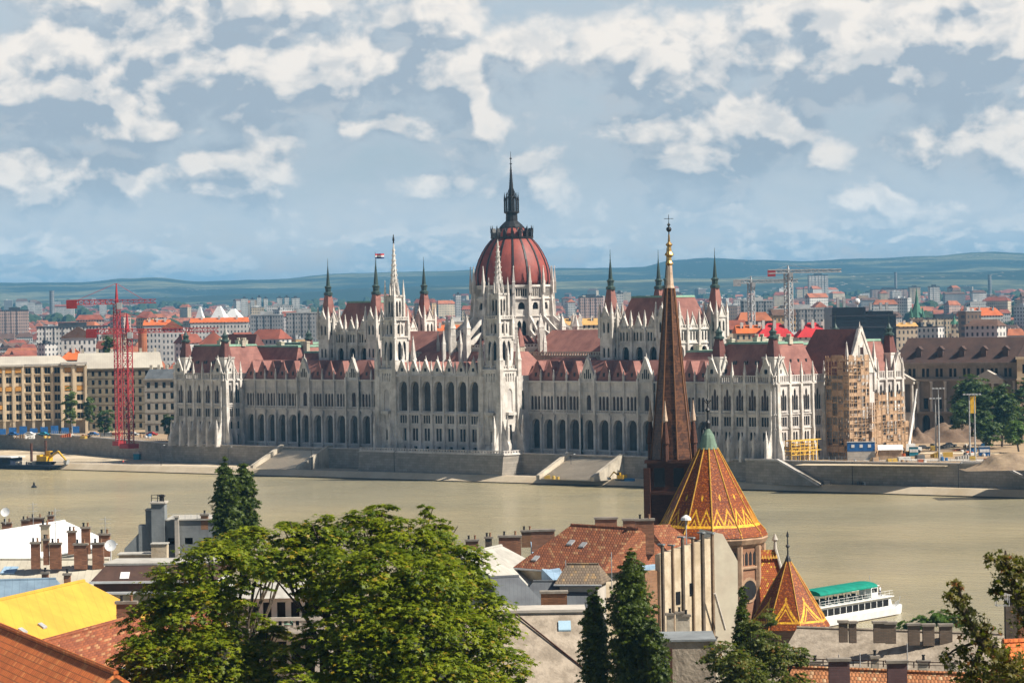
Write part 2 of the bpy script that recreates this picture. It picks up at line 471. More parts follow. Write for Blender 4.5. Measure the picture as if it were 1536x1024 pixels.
def fbm(x, y, o=4):
    import mathutils
    return mathutils.noise.fractal(Vector((x, y, 0.5)), 1.0, 2.0, o)
def hills():
    def fn(w, b):
        p = worldc(w)
        mp = w.node('ShaderNodeMapping'); mp.inputs['Scale'].default_value = (1, 1, 4.0); w.put(mp.inputs[0], p)
        n = w.noise(mp.outputs[0], 0.0009, 7, 0.62)
        n2 = w.noise(mp.outputs[0], 0.006, 4, 0.7)
        c = w.mix(w.rng(n, 0.50, 0.62), (0.012, 0.03, 0.018), (0.22, 0.22, 0.12))
        c = w.mix(w.rng(n2, 0.35, 0.6, 0.75, 0), c, (0.010, 0.024, 0.016))
        v = w.node('ShaderNodeTexVoronoi'); w.put(v.inputs['Vector'], mp.outputs[0]); v.inputs['Scale'].default_value = 0.022
        town = w.math('MULTIPLY', w.rng(v.outputs[0], 0.12, 0.2, 1, 0), w.rng(w.noise(p, 0.0012, 3, 0.5), 0.52, 0.6))
        c = w.mix(town, c, (0.75, 0.62, 0.52))
        w.put(b.inputs['Base Color'], c)
    m = mat('wooded_hills', fn, rough=0.95)
    # skyline height (pixel row) by column, two ridges
    far = [(-400, 428), (0, 425), (120, 424), (190, 419), (235, 417), (300, 423), (400, 420), (520, 411), (640, 408), (760, 404), (880, 403), (960, 402), (1010, 392), (1060, 388), (1130, 391), (1200, 393), (1300, 389), (1400, 385), (1480, 379), (1560, 382), (2000, 390)]
    mid = [(-400, 452), (0, 450), (200, 448), (420, 440), (560, 432), (700, 428), (900, 421), (1050, 418), (1250, 412), (1400, 409), (1600, 405), (2000, 400)]
    def sky(pts, u):
        for (a, ya), (b, yb) in zip(pts, pts[1:]):
            if a <= u <= b:
                t = (u-a)/(b-a); t = t*t*(3-2*t); return ya+(yb-ya)*t
        return pts[-1][1]
    for nm, pts, d0, d1, d2 in (('hills', far, 11500, 16500, 19000), ('foothills', mid, 8800, 10800, 12500)):
        g = G(True); n = 150; rows = 14; b0 = 0
        for i in range(n+1):
            u = -380+2350*i/n
            vt = sky(pts, u)
            for j in range(rows+1):
                t = j/rows; d = d0+(d1-d0)*t if j < rows else d2
                zt = (CAM + ray(u, vt)*d1).z
                zb = far_z(d0)-4
                s = math.sin(min(1, t)*math.pi/2)**1.35
                z = zb+(zt-zb)*s
                if 0 < j < rows-1: z += fbm(u*0.012, t*5)*10*(1-t)
                if j == rows-1: z = zt+fbm(u*0.11, 1.0)*2.5
                if j == rows: z = zt*0.55
                p = XY(u, d); g.v.append((p.x, p.y, z))
        for i in range(n):
            for j in range(rows):
                a = i*(rows+1)+j
                g.f.append((a, a+1, a+rows+2, a+rows+1))
        tag(g.build(nm, m), kind='structure')
hills()

def river():
    g = G(); g.hexa([(-3500, -700, -9), (2500, -700, -9), (2500, 400, -9), (-3500, 400, -9)], [(-3500, -700, -8), (2500, -700, -8), (2500, 400, -8), (-3500, 400, -8)])
    def fn(w, b):
        p = worldc(w)
        n0 = w.noise(p, 0.006, 3, 0.5)
        c = w.mix(w.rng(n0, 0.35, 0.65), (0.43, 0.355, 0.195), (0.33, 0.295, 0.19))
        w.put(b.inputs['Base Color'], c)
        b.inputs['Roughness'].default_value = 0.14
        b.inputs['IOR'].default_value = 1.33
        w.put(b.inputs['Specular IOR Level'], w.rng(w.noise(p, 0.009, 4, 0.6), 0.38, 0.62, 0.12, 0.75))
        mp = w.node('ShaderNodeMapping'); mp.inputs['Rotation'].default_value = (0, 0, R(-44)); mp.inputs['Scale'].default_value = (0.28, 1.3, 1.0); w.put(mp.inputs[0], p)
        a = w.math('ADD', w.noise(mp.outputs[0], 0.35, 6, 0.7), w.math('MULTIPLY', w.noise(mp.outputs[0], 0.06, 3, 0.6), 2.0))
        patch = w.rng(w.noise(p, 0.012, 4, 0.6), 0.35, 0.65, 0.35, 1.0)
        bn = w.node('ShaderNodeBump'); bn.inputs['Distance'].default_value = 1.7
        w.put(bn.inputs['Strength'], w.math('MULTIPLY', patch, 1.0))
        w.put(bn.inputs['Height'], a); w.put(b.inputs['Normal'], bn.outputs[0])
    tag(g.build('river_water', mat('river_water', fn)), kind='structure')
river()

def edge_y(x): return -12+0.073*x
def wall_y(x):
    pts = [(-900, 130), (-250, 36), (-134, -1), (134, -1), (150, 1), (230, 14), (700, 60)]
    for (a, ya), (b, yb) in zip(pts, pts[1:]):
        if x <= b: return ya+(yb-ya)*(x-a)/(b-a)
    return 60
def quay():
    xs = [-900, -500, -300, -250, -180, -134, -60, 60, 134, 150, 230, 450, 700]
    def strip(name, f0, f1, z0, z1, m, lab=None, cat=None):
        g = G()
        for a, b in zip(xs, xs[1:]):
            g.hexa([(a, f0(a), z0), (b, f0(b), z0), (b, f1(b), z0), (a, f1(a), z0)], [(a, f0(a), z1), (b, f0(b), z1), (b, f1(b), z1), (a, f1(a), z1)])
        o = g.build(name, m)
        if lab: tag(o, lab, cat)
        else: tag(o, kind='structure')
    e = lambda k: (lambda x: edge_y(x)+k)
    wl = lambda k: (lambda x: wall_y(x)+k)
    strip('quay_edge', e(-0.7), e(0.6), -9, -6.6, mat('wet_quay_wall', stained((0.12, 0.095, 0.07), (0.06, 0.05, 0.04), 0.3, True, 1.0)))
    g = G()
    for a, b in zip(xs, xs[1:]):
        f = edge_y
        g.hexa([(a, f(a)-3.0, -7.7), (b, f(b)-3.0, -7.7), (b, f(b)+1.6, -7.7), (a, f(a)+1.6, -7.7)], [(a, f(a)-0.6, -5.85), (b, f(b)-0.6, -5.85), (b, f(b)+1.6, -5.85), (a, f(a)+1.6, -5.85)])
    tag(g.build('quay_sun_slope', M_quay), kind='structure')  # added slope, shaped to catch sun and narrow the wall's shaded band
    for (x0, x1, yy, za) in ((137.5, 152, -2.6, 0.6), (206, 222, None, 0.6)):
        y0 = wall_y(x0)-1.2 if yy is None else yy
        t = thing('ramp_wall', (x0, y0, -6), ('pale edged ramp wall sloping down beside the right pavilion' if yy else 'pale edged ramp wall sloping down near the right edge of the embankment'), 'wall')
        q = G(); q.hexa([(x0-12, y0-1, -6.2), (x0, y0-1, -6.2), (x1, y0-1, -6.2), (x1, y0+4, -6.2), (x0, y0+4, -6.2), (x0-12, y0+4, -6.2)], [(x0-12, y0-1, za), (x0, y0-1, za), (x1, y0-1, -6.0), (x1, y0+4, -6.0), (x0, y0+4, za), (x0-12, y0+4, za)]); q.build('ramp', M_wallstone, t)
        q = G(); q.hexa([(x0-12, y0-1.3, za), (x0, y0-1.3, za), (x1+.5, y0-1.3, -6.2), (x1+.5, y0-.5, -6.2), (x0, y0-.5, za), (x0-12, y0-.5, za)], [(x0-12, y0-1.3, za+.6), (x0, y0-1.3, za+.6), (x1+.5, y0-1.3, -5.5), (x1+.5, y0-.5, -5.5), (x0, y0-.5, za+.6), (x0-12, y0-.5, za+.6)]); q.build('parapet', M_stone, t)
    strip('quay_pavement', e(0.6), wl(0), -9, -6.0, M_quay)
    strip('quay_road', e(2.6), e(6.0), -6.3, -5.99, M_asph)
    strip('embankment_wall', wl(0), wl(4.2), -8.5, 0.5, M_wallstone, 'long grey stone embankment wall below the parliament terrace', 'wall')
    strip('embankment_coping', wl(-0.25), wl(0.7), 0.5, 0.75, M_stone)
quay()
# ================================================================ the parliament
PAR = thing('parliament_building', (0, 31, 0), 'vast neo gothic riverside palace of pale stone with red slate dome, spires and arcades', 'palace')
MI = 31.0   # depth of the long axis
WINS = []   # (area, mesh data, parent, material, name)
PINS = []
def add_win(g, parent, s0, s1, z0, z1, depth, m):
    q = G(); q.o, q.t, q.n = g.o, g.t, g.n
    q.poly([(s0, -depth, z0), (s1, -depth, z0), (s1, -depth, z1), (s0, -depth, z1)])
    if z1-z0 > 3.5 and s1-s0 > 1.4:
        sm = (s0+s1)/2
        q.box(sm-0.09, sm+0.09, -depth, -depth+0.12, z0, z1)
        q.box(s0, s1, -depth, -depth+0.1, z0+(z1-z0)*0.45, z0+(z1-z0)*0.45+0.15)
    WINS.append(((s1-s0)*(z1-z0), q, parent, m))
def row(g, parent, s0, s1, z0, z1, ops=(), depth=0.5, m=None):
    """one storey of wall with real openings; ops = (centre, width, z bottom, z top, arched)"""
    m = m or M_glass
    cur = s0
    for (c, w, zb, zt, ar) in sorted(ops):
        a, b = c-w/2, c+w/2
        if a > cur+1e-4: g.poly([(cur, 0, z0), (a, 0, z0), (a, 0, z1), (cur, 0, z1)])
        if zb > z0+1e-4: g.poly([(a, 0, z0), (b, 0, z0), (b, 0, zb), (a, 0, zb)])
        if ar:
            sp = zt-w*(0.85 if ar == 2 else 0.5)
            n = 6; top = []
            for i in range(n+1):
                t = -1+2*i/n
                top.append((c+t*w/2, sp+(zt-sp)*(math.sqrt(max(0, 1-t*t)) if ar == 1 else (1-abs(t))**0.62)))
        else:
            top = [(a, zt), (b, zt)]
        for (x0, h0), (x1, h1) in zip(top, top[1:]):
            g.poly([(x0, 0, h0), (x1, 0, h1), (x1, 0, z1), (x0, 0, z1)])
            g.poly([(x0, 0, h0), (x0, -depth, h0), (x1, -depth, h1), (x1, 0, h1)])
        hs = top[0][1]
        g.poly([(a, 0, zb), (a, -depth, zb), (a, -depth, hs), (a, 0, hs)])
        g.poly([(b, 0, zb), (b, -depth, zb), (b, -depth, hs), (b, 0, hs)])
        g.poly([(a, 0, zb), (b, 0, zb), (b, -depth, zb), (a, -depth, zb)])
        add_win(g, parent, a, b, zb, zt, depth, m)
        cur = b
    if s1 > cur+1e-4: g.poly([(cur, 0, z0), (s1, 0, z0), (s1, 0, z1), (cur, 0, z1)])
def pinnacle(parent, x, y, w, z0, zs, z1, m=None):
    q = G(); q.fr(0, 0, 0); q.n = (0, 1)
    q.pin(x, y, w, z0, zs, z1)
    PINS.append((w*(z1-z0), q, parent, m or M_stone2))
def gable(g, c, w, z0, h, n0=-0.3, n1=0.25):
    """stepped crocketed gable standing on a cornice"""
    g.hexa([(c-w/2, n0, z0), (c+w/2, n0, z0), (c+w/2*0.12, n0, z0+h), (c-w/2*0.12, n0, z0+h)],
           [(c-w/2, n1, z0), (c+w/2, n1, z0), (c+w/2*0.12, n1, z0+h), (c-w/2*0.12, n1, z0+h)], world=False)
    # raised moulding along both slopes and a finial
    for s in (-1, 1):
        g.hexa([(c+s*w/2, n1, z0), (c+s*w/2*1.12, n1, z0), (c+s*0.12, n1, z0+h*1.06), (c, n1, z0+h*0.94)],
               [(c+s*w/2, n1+0.25, z0), (c+s*w/2*1.12, n1+0.25, z0), (c+s*0.12, n1+0.25, z0+h*1.06), (c, n1+0.25, z0+h*0.94)], world=False)
    g.pyr(c, (n0+n1)/2, 0.5, z0+h*0.98, z0+h*1.06+1.3)
def balustrade(g, s0, s1, z, h=1.5, n0=0.05, n1=0.35, step=0.9):
    g.box(s0, s1, n0-0.05, n1+0.05, z+h-0.25, z+h)
    g.box(s0, s1, n0-0.05, n1+0.05, z, z+0.25)
    k = max(1, int((s1-s0)/step))
    for i in range(k):
        a = s0+(i+0.5)*(s1-s0)/k
        g.box(a-step*0.22, a+step*0.22, n0, n1, z+0.25, z+h-0.25)

def turret(parent, x, y, zb, zt, w=4.6, top=41, spire_h=10.5, m=None):
    """corner turret: square stage, slated red cone, thin copper needle"""
    t = G(); t.fr(0, 0, 0); t.n = (0, 1)
    t.box(x-w/2, x+w/2, y-w/2, y+w/2, zb, zt)
    t.box(x-w/2-0.2, x+w/2+0.2, y-w/2-0.2, y+w/2+0.2, zt-0.5, zt)
    o = t.build('turret', m or M_stone2, parent)
    zc = zt+spire_h*0.5
    c = G(); c.fr(0, 0, 0); c.n = (0, 1)
    r = w*0.5
    c.lathe(x, y, [(r*1.1, zt-0.6), (r*0.55, zc)], 4, math.pi/4)
    c.build('spire', M_rbrn, o)
    nd = G(); nd.fr(0, 0, 0); nd.n = (0, 1)
    nd.lathe(x, y, [(r*0.72, zc), (r*0.72, zc+0.5), (r*0.42, zc+0.9), (r*0.46, zc+1.8), (r*0.60, zc+2.0), (r*0.34, zc+2.4), (0.10, top-1.5), (0.05, top+1.6)], 8)
    nd.build('spire_needle', M_dkcop, o)
    return o

# ---- wings with arcade -------------------------------------------------
def mansard(parent, x0, x1, y0, y1, z0, z1, ix, iy, m=None, cap=True, capm=None):
    g = G(); g.hexa([(x0, y0, z0), (x1, y0, z0), (x1, y1, z0), (x0, y1, z0)], [(x0+ix, y0+iy, z1), (x1-ix, y0+iy, z1), (x1-ix, y1-iy, z1), (x0+ix, y1-iy, z1)])
    o = g.build('roof', m or M_rred, parent)
    if cap:
        c = G(); k = 0.25
        c.hexa([(x0+ix-k, y0+iy-k, z1-0.1), (x1-ix+k, y0+iy-k, z1-0.1), (x1-ix+k, y1-iy+k, z1-0.1), (x0+ix-k, y1-iy+k, z1-0.1)],
               [(x0+ix, y0+iy, z1+0.5), (x1-ix, y0+iy, z1+0.5), (x1-ix, y1-iy, z1+0.5), (x0+ix, y1-iy, z1+0.5)])
        c.build('roof_cap', capm or M_cop, o)
    return o

def wing(sgn):
    xa, xb = (26.0, 107.5) if sgn > 0 else (-107.5, -26.0)
    y = 9.0
    wg = G(); wg.fr(0, y, 0)
    name = wg
    bays = []
    x = 30.0
    # bay centres measured from the centre block outward
    cs = [30.2, 35.7, 41.2, 46.7] + [52.8] + [59.0, 64.8, 70.5] + [76.7] + [82.8, 88.2, 93.6, 99.0, 104.2]
    gabs = (52.8, 76.7)
    L = []
    for c in cs: L.append((sgn*c, c in gabs))
    parent = thing_part('wing', PAR)
    lo, hi = xa, xb
    # arcade level (deep), triforium level, plain bands
    row(wg, parent, lo, hi, 0.0, 1.6)
    row(wg, parent, lo, hi, 1.6, 11.9, [(c, 4.2 if not gb else 3.7, 1.7, 11.0, 1) for c, gb in L], 1.3, M_arc)  # shallow openings, loggia shade painted by the dark panes
    row(wg, parent, lo, hi, 11.9, 13.4)
    ops = []
    for c, gb in L:
        if gb: ops.append((c, 1.9, 13.6, 18.6, 1))
        else:
            for d in (-1.5, 0, 1.5): ops.append((c+d, 1.12, 13.7, 18.2, 1))
    row(wg, parent, lo, hi, 13.4, 19.4, ops, 0.35, M_brown)
    row(wg, parent, lo, hi, 19.4, 22.4)
    # cornice, string courses
    wg.box(lo, hi, 0, 0.7, 22.4, 22.9)
    wg.box(lo, hi, 0, 0.35, 19.3, 19.6)
    wg.box(lo, hi, 0, 0.6, 12.5, 12.9)
    wg.box(lo, hi, 0, 0.5, 1.2, 1.6)
    balustrade(wg, lo, hi, 12.9, 1.0, 0.25, 0.45, 0.7)
    o = wg.build('wall', M_stone, parent)
    # piers between bays with pinnacles
    srt = sorted(c for c, _ in L)
    mids = [(a+b)/2 for a, b in zip(srt, srt[1:])]
    pr = G(); pr.fr(0, y, 0)
    for mx in mids:
        pr.box(mx-0.35, mx+0.35, 0, 0.9, 0, 11.5)
        pr.box(mx-0.25, mx+0.25, 0, 0.6, 11.5, 22.4)
        pr.extr([(0.6, 10.5), (0.9, 10.5), (0.6, 12.0)], mx-0.35, mx+0.35)
    pr.build('pier', M_stone, parent)
    for mx in mids: pinnacle(parent, mx, y-0.35, 0.55, 22.9, 24.4, 26.4)
    # gables over the two emphasised bays
    for gx in gabs:
        gg = G(); gg.fr(0, y, 0)
        gable(gg, sgn*gx, 6.2, 22.9, 7.0, -0.5, 0.4)
        gg.box(sgn*gx-3.3, sgn*gx-2.7, 0, 1.1, 0, 23.6); gg.box(sgn*gx+2.7, sgn*gx+3.3, 0, 1.1, 0, 23.6)
        q = gg.build('gable', M_stone2, parent)
        wn = G(); wn.fr(0, y, 0)
        for k in (-1.2, -0.4, 0.4, 1.2): wn.box(sgn*gx+k-0.22, sgn*gx+k+0.22, 0.4, 0.47, 23.6, 25.2+(1.3-abs(k))*1.4)
        wn.build('louvre', M_glass, q)
    # roof and dormers
    rf = G()
    a, b = lo, hi
    rf.hexa([(a, y-0.2, 22.9), (b, y-0.2, 22.9), (b, y+13, 22.9), (a, y+13, 22.9)], [(a, y+5.4, 29.2), (b, y+5.4, 29.2), (b, y+8.0, 29.2), (a, y+8.0, 29.2)])
    rf.build('roof', M_rred, parent)
    for c, gb in L:
        if gb: continue
        for s in (0,):
            d = G(); d.fr(0, y, 0)
            w = 2.45; zc = 29.05
            # dormer: hipped roof running back into the slope
            d.hexa([(c-w, -0.1, 23.3), (c+w, -0.1, 23.3), (c+0.1, -0.9, zc), (c-0.1, -0.9, zc)], [(c-w, -6.2, 23.3), (c+w, -6.2, 23.3), (c+0.1, -6.2, zc), (c-0.1, -6.2, zc)], world=False)
            o2 = d.build('dormer', M_rred, parent)
            f = G(); f.fr(0, y, 0); f.box(c-0.3, c+0.3, -0.7, -0.1, 24.2, 25.4); f.build('dormer_vent', M_blk, o2)
def thing_part(name, parent):
    o = bpy.data.objects.new(name, None); col.objects.link(o); o.parent = parent
    return o

# ---- corner pavilions --------------------------------------------------
def fin(g, s, z_top, w=0.9, n_low=3.0):
    g.extr([(0, 0), (n_low, 0), (n_low*0.93, 3.2), (n_low*0.5, 6.2), (0.95, 8.2), (0.8, 10.5), (0.6, z_top), (0, z_top)], s-w/2, s+w/2)
def pav_front(g, parent, L, c0, n, mw=M_brown):
    """main facade rows of a pavilion, n bays"""
    bw = (L-2*c0)/n
    cs = [c0+bw*(i+0.5) for i in range(n)]
    row(g, parent, 0, L, -0.5, 5.2, [(c, 1.7, 0.8, 4.3, 1) for c in cs], 0.4, M_glass)
    row(g, parent, 0, L, 5.2, 9.4, [(c+d, 0.9, 6.0, 8.6, 1) for c in cs for d in (-0.6, 0.6)], 0.3)
    row(g, parent, 0, L, 9.4, 13.6, [(c+d, 0.85, 10.2, 12.9, 0) for c in cs for d in (-1.0, 0, 1.0)], 0.25)
    ops = []
    for c in cs: ops += [(c-0.98, 0.9, 14.8, 19.4, 2), (c, 1.0, 14.8, 21.2, 2), (c+0.98, 0.9, 14.8, 19.4, 2)]
    row(g, parent, 0, L, 13.6, 22.6, ops, 0.3, mw)
    g.box(0, L, 0, 0.6, 22.4, 22.9); g.box(0, L, 0, 0.35, 13.6, 13.9); g.box(0, L, 0, 0.3, 9.4, 9.65)
    for c in cs: g.box(c-1.5, c+1.5, 0, 0.5, 14.2, 14.8)
    balustrade(g, 0, L, 22.9, 2.2, 0.1, 0.35, 0.8)
    return [c0+bw*i for i in range(n+1)]
def pavilion(xs, y0, y1, sgn, name='pavilion'):
    """xs: inner and outer x; y0..y1 depth"""
    xi, xo = xs
    x0, x1 = min(xs), max(xs)
    p = thing_part(name, PAR)
    g = G(); fins = []
    front = y0 < 5
    if front:
        g.fr(x0, y0, 0)
        for s in pav_front(g, p, x1-x0, 1.4, 5): fins.append((x0+s, y0, 0, s))
    else:
        g.fr(x0, y0, 0); g.poly([(0, 0, -0.5), (x1-x0, 0, -0.5), (x1-x0, 0, 22.9), (0, 0, 22.9)])
    # south side (visible flank)
    g.fr(x1, y0, 90)
    nb = 4 if sgn > 0 else 3
    ylen = y1-y0
    fy = []
    if sgn > 0:
        for s in pav_front(g, p, ylen, 1.2, 5 if ylen > 22 else 4, M_glass): fy.append((x1, y0+s, 90, s))
    else:
        for s in pav_front(g, p, 8.0, 0.9, 2, M_glass): fy.append((x1, y0+s, 90, s))
        g.poly([(8, 0, -0.5), (ylen, 0, -0.5), (ylen, 0, 24.9), (8, 0, 24.9)])
    g.fr(x1, y1, 180); g.poly([(0, 0, -0.5), (x1-x0, 0, -0.5), (x1-x0, 0, 24.9), (0, 0, 24.9)])
    g.fr(x0, y1, 270); g.poly([(0, 0, -0.5), (ylen, 0, -0.5), (ylen, 0, 24.9), (0, 0, 24.9)])
    g.build('wall', M_stone, p)
    for (x, y, ang, s) in fins+fy:
        if ang == 0 and (y != y0): continue
        f = G(); f.fr(x, y, ang)
        corner = (s < 1.5 and ang == 0) or (ang == 90 and s < 1.3)
        if ang == 90 and y > 9.5 and sgn < 0: continue
        low = 3.2 if ang == 0 else 1.6
        fin(f, 0.0, 22.9, 0.9 if not corner else 1.3, low+(0.6 if corner else 0))
        f.n = f.n
        f.build('buttress', M_stone2, p)
        q = (x+f.n[0]*low*0.8, y+f.n[1]*low*0.8)
        if ang == 0: pinnacle(p, q[0], q[1], 0.8, 3.0, 6.2, 9.2)
        pinnacle(p, x+f.n[0]*0.4, y+f.n[1]*0.4, 0.7, 22.9, 25.8, 29.0)
    return p
def gable_box(p, x, y, w, z0, zt, h, ang):
    """small square stage under a turret with a gable on each seen face"""
    for a in (0, 90):
        g = G(); g.fr(x, y, a)
        g.n = g.n
        s = G(); s.fr(x+(0 if a == 0 else w/2), y-(w/2 if a == 0 else 0), a)
        gable(s, 0, w*0.98, zt, h, -0.1, 0.25)
        o = s.build('gable', M_stone2, p)
        e = G(); e.fr(x+(0 if a == 0 else w/2), y-(w/2 if a == 0 else 0), a)
        e.lathe(0, 0.3, [(0.5, zt+1.1), (0.5, zt+2.1)], 6)
        e.box(-0.45, 0.45, 0.25, 0.34, zt+0.9, zt+2.2)
        e.build('louvre', M_glass, o)

for sgn in (1, -1):
    wing(sgn)
    # river-side corner pavilion
    xi, xo = 107.5*sgn, 134*sgn
    p = pavilion((xi, xo), 0.0, 24.0 if sgn < 0 else 29.0, sgn)
    x0, x1 = min(xi, xo), max(xi, xo)
    mansard(p, x0+1.5, x1-1.5, 2.0, 22.5, 24.4, 34.2, 3.0, 3.6)
    for tx in (x0+3.0, x1-3.0):
        turret(p, tx, 3.2, 22.0, 30.5, 4.4, 41.0, 10.5)
        gable_box(p, tx, 2.6, 5.2, 22, 24.6, 5.2, 0)
    # dormer lights in the roof slopes
    for k in range(3):
        d = G(); d.fr(x0+9+4.2*k, 2.6, 0); d.box(-0.35, 0.35, -1.4, 0.0, 28.2, 29.2); d.build('skylight', M_blk, p)
    if sgn > 0:
        for k in range(4):
            d = G(); d.fr(x1-2.9, 7.5+3.6*k, 90); d.box(-0.35, 0.35, -1.2, 0.1, 28.4, 29.6); d.build('skylight', M_blk, p)
    # chimneys on the copper cap
    for (cx_, cy_) in ((8, 14), (13, 18), (18.5, 16), (6, 19), (22, 12)):
        c = G(); c.fr(x0+cx_-1, cy_, 0); c.box(0, 1.6, -1.6, 0, 34, 36.0); c.box(-0.12, 1.72, -1.72, 0.12, 35.7, 36.05)
        for q in (0.3, 0.8, 1.3): c.box(q-0.14, q+0.14, -1.0, -0.6, 36, 36.9)
        c.build('chimney', M_old, p)
    # land-side pavilion
    p2 = pavilion((xi, xo), 39.0, 62.0, sgn)
    mansard(p2, x0+1.5, x1-1.5, 40.5, 60.5, 24.4, 34.2, 3.0, 3.6)
    turret(p2, x1-3.0, 58.8, 22.0, 30.5, 4.4, 41.0, 10.5)
    turret(p2, x1-3.0 if sgn < 0 else x0+3, 42.2 if sgn < 0 else 58.8, 22.0, 30.5, 4.4, 41.0, 10.5)
    # gable turret faces on the south flank
    gb = G(); gb.fr(x1, 59.0, 90); gable(gb, 0, 5.2, 24.9, 5.5); gb.build('gable', M_stone2, p2)
    gb = G(); gb.fr(x1, 3.2, 90); gable(gb, 0, 4.6, 24.9, 4.6); gb.build('gable', M_stone2, p)

# ---- south and north cross wings with the great gables ------------------
for sgn in (1, -1):
    p = thing_part('cross_wing', PAR)
    x0, x1 = (134, 141.4) if sgn > 0 else (-141.4, -134)
    g = G()
    g.fr(x0, 24.5, 0); row(g, p, 0, x1-x0, -0.5, 25, [(c, 1.1, zb, zb+3.2, 1) for c in (2.0, 5.2) for zb in (3,)], 0.5)
    g.fr(x1, 24.5, 90)
    row(g, p, 0, 13, -0.5, 13.6, [(c, 1.5, 3, 8, 1) for c in (3, 6.5, 10)], 0.5)
    row(g, p, 0, 13, 13.6, 25.0, [(c, 1.3, 15, 22, 2) for c in (3, 4.8, 8.2, 10)], 0.5)
    g.fr(x1, 37.5, 180); g.poly([(0, 0, -0.5), (x1-x0, 0, -0.5), (x1-x0, 0, 25), (0, 0, 25)])
    if sgn < 0:
        g.fr(x0, 37.5, 270); g.poly([(0, 0, -0.5), (13, 0, -0.5), (13, 0, 25), (0, 0, 25)])
    g.build('wall', M_stone, p)
    g = G(); g.fr(x1 if sgn > 0 else x0, 31, 90)
    gable(g, 0, 13, 25.0, 13.2, -0.6, 0.3)
    # tracery of the gable in low relief
    for k in (-3, -1, 1, 3):
        g.box(k*1.0-0.15, k*1.0+0.15, 0.3, 0.55, 25, 35.5-abs(k)*2.2)
    g.box(-4.2, 4.2, 0.3, 0.55, 28.6, 29.0)
    q = g.build('gable', M_stone2, p)
    g = G(); g.fr(x1 if sgn > 0 else x0, 31, 90)
    for k in (-2, 0, 2): g.box(k-0.55, k+0.55, 0.3, 0.42, 25.6, 28.4)
    g.box(-0.8, 0.8, 0.3, 0.42, 30.6, 32.6)
    g.build('louvre', M_brown, q)
    xin = 121 if sgn > 0 else -121
    xg = (x1 if sgn > 0 else x0)
    g = G()
    a, b = (xin, xg-0.4*sgn)
    g.hexa([(a, 23.5, 24.6), (b, 23.5, 24.6), (b, 38.5, 24.6), (a, 38.5, 24.6)], [(a+4*sgn, 30.8, 38.0), (b, 30.8, 38.0), (b, 31.2, 38.0), (a+4*sgn, 31.2, 38.0)])
    g.build('roof', M_rbrn, p)
    for yy in (24.5, 37.5):
        pinnacle(p, xg, yy, 1.1, 20, 29, 34.5)
# spine roofs between pavilions and halls
for sgn in (1, -1):
    p = thing_part('spine_wing', PAR)
    for (a, b, z1, iy) in ((78, 95, 31.5, 5), (92, 122, 33.5, 5)):
        x0, x1 = (a, b) if sgn > 0 else (-b, -a)
        mansard(p, x0, x1, 18, 44, 22.5, z1, 3.0, iy)
    for k in range(5):
        cx_ = (82+k*6.5)*sgn
        c = G(); c.fr(cx_, 25+(k % 2)*5, 0); c.box(0, 2.2, -1.4, 0, 31, 35.4-(k < 2)*1.6); c.box(-0.15, 2.35, -1.55, 0.15, 34.9-(k < 2)*1.6, 35.3-(k < 2)*1.6)
        c.build('chimney', M_old, p)
    # inner link to the dome
    x0, x1 = (16, 54) if sgn > 0 else (-54, -16)
    g = G(); g.hexa([(x0, 21, 22), (x1, 21, 22), (x1, 41, 22), (x0, 41, 22)], [(x0, 21, 30.5), (x1, 21, 30.5), (x1, 41, 30.5), (x0, 41, 30.5)]); g.build('wall', M_old, p)
    mansard(p, x0, x1, 20.6, 41.4, 30.5, 38.5, 3, 8.5, cap=False)
    g = G(); g.fr(x0, 20.7, 0); balustrade(g, 0, x1-x0, 30.4, 1.3, 0.1, 0.4, 1.1); g.build('parapet', M_old, p)
    a, b = (28, 50) if sgn > 0 else (-50, -28)
    mansard(p, a, b, 13, 21.5, 24, 30.0, 2.5, 3.2, cap=False)

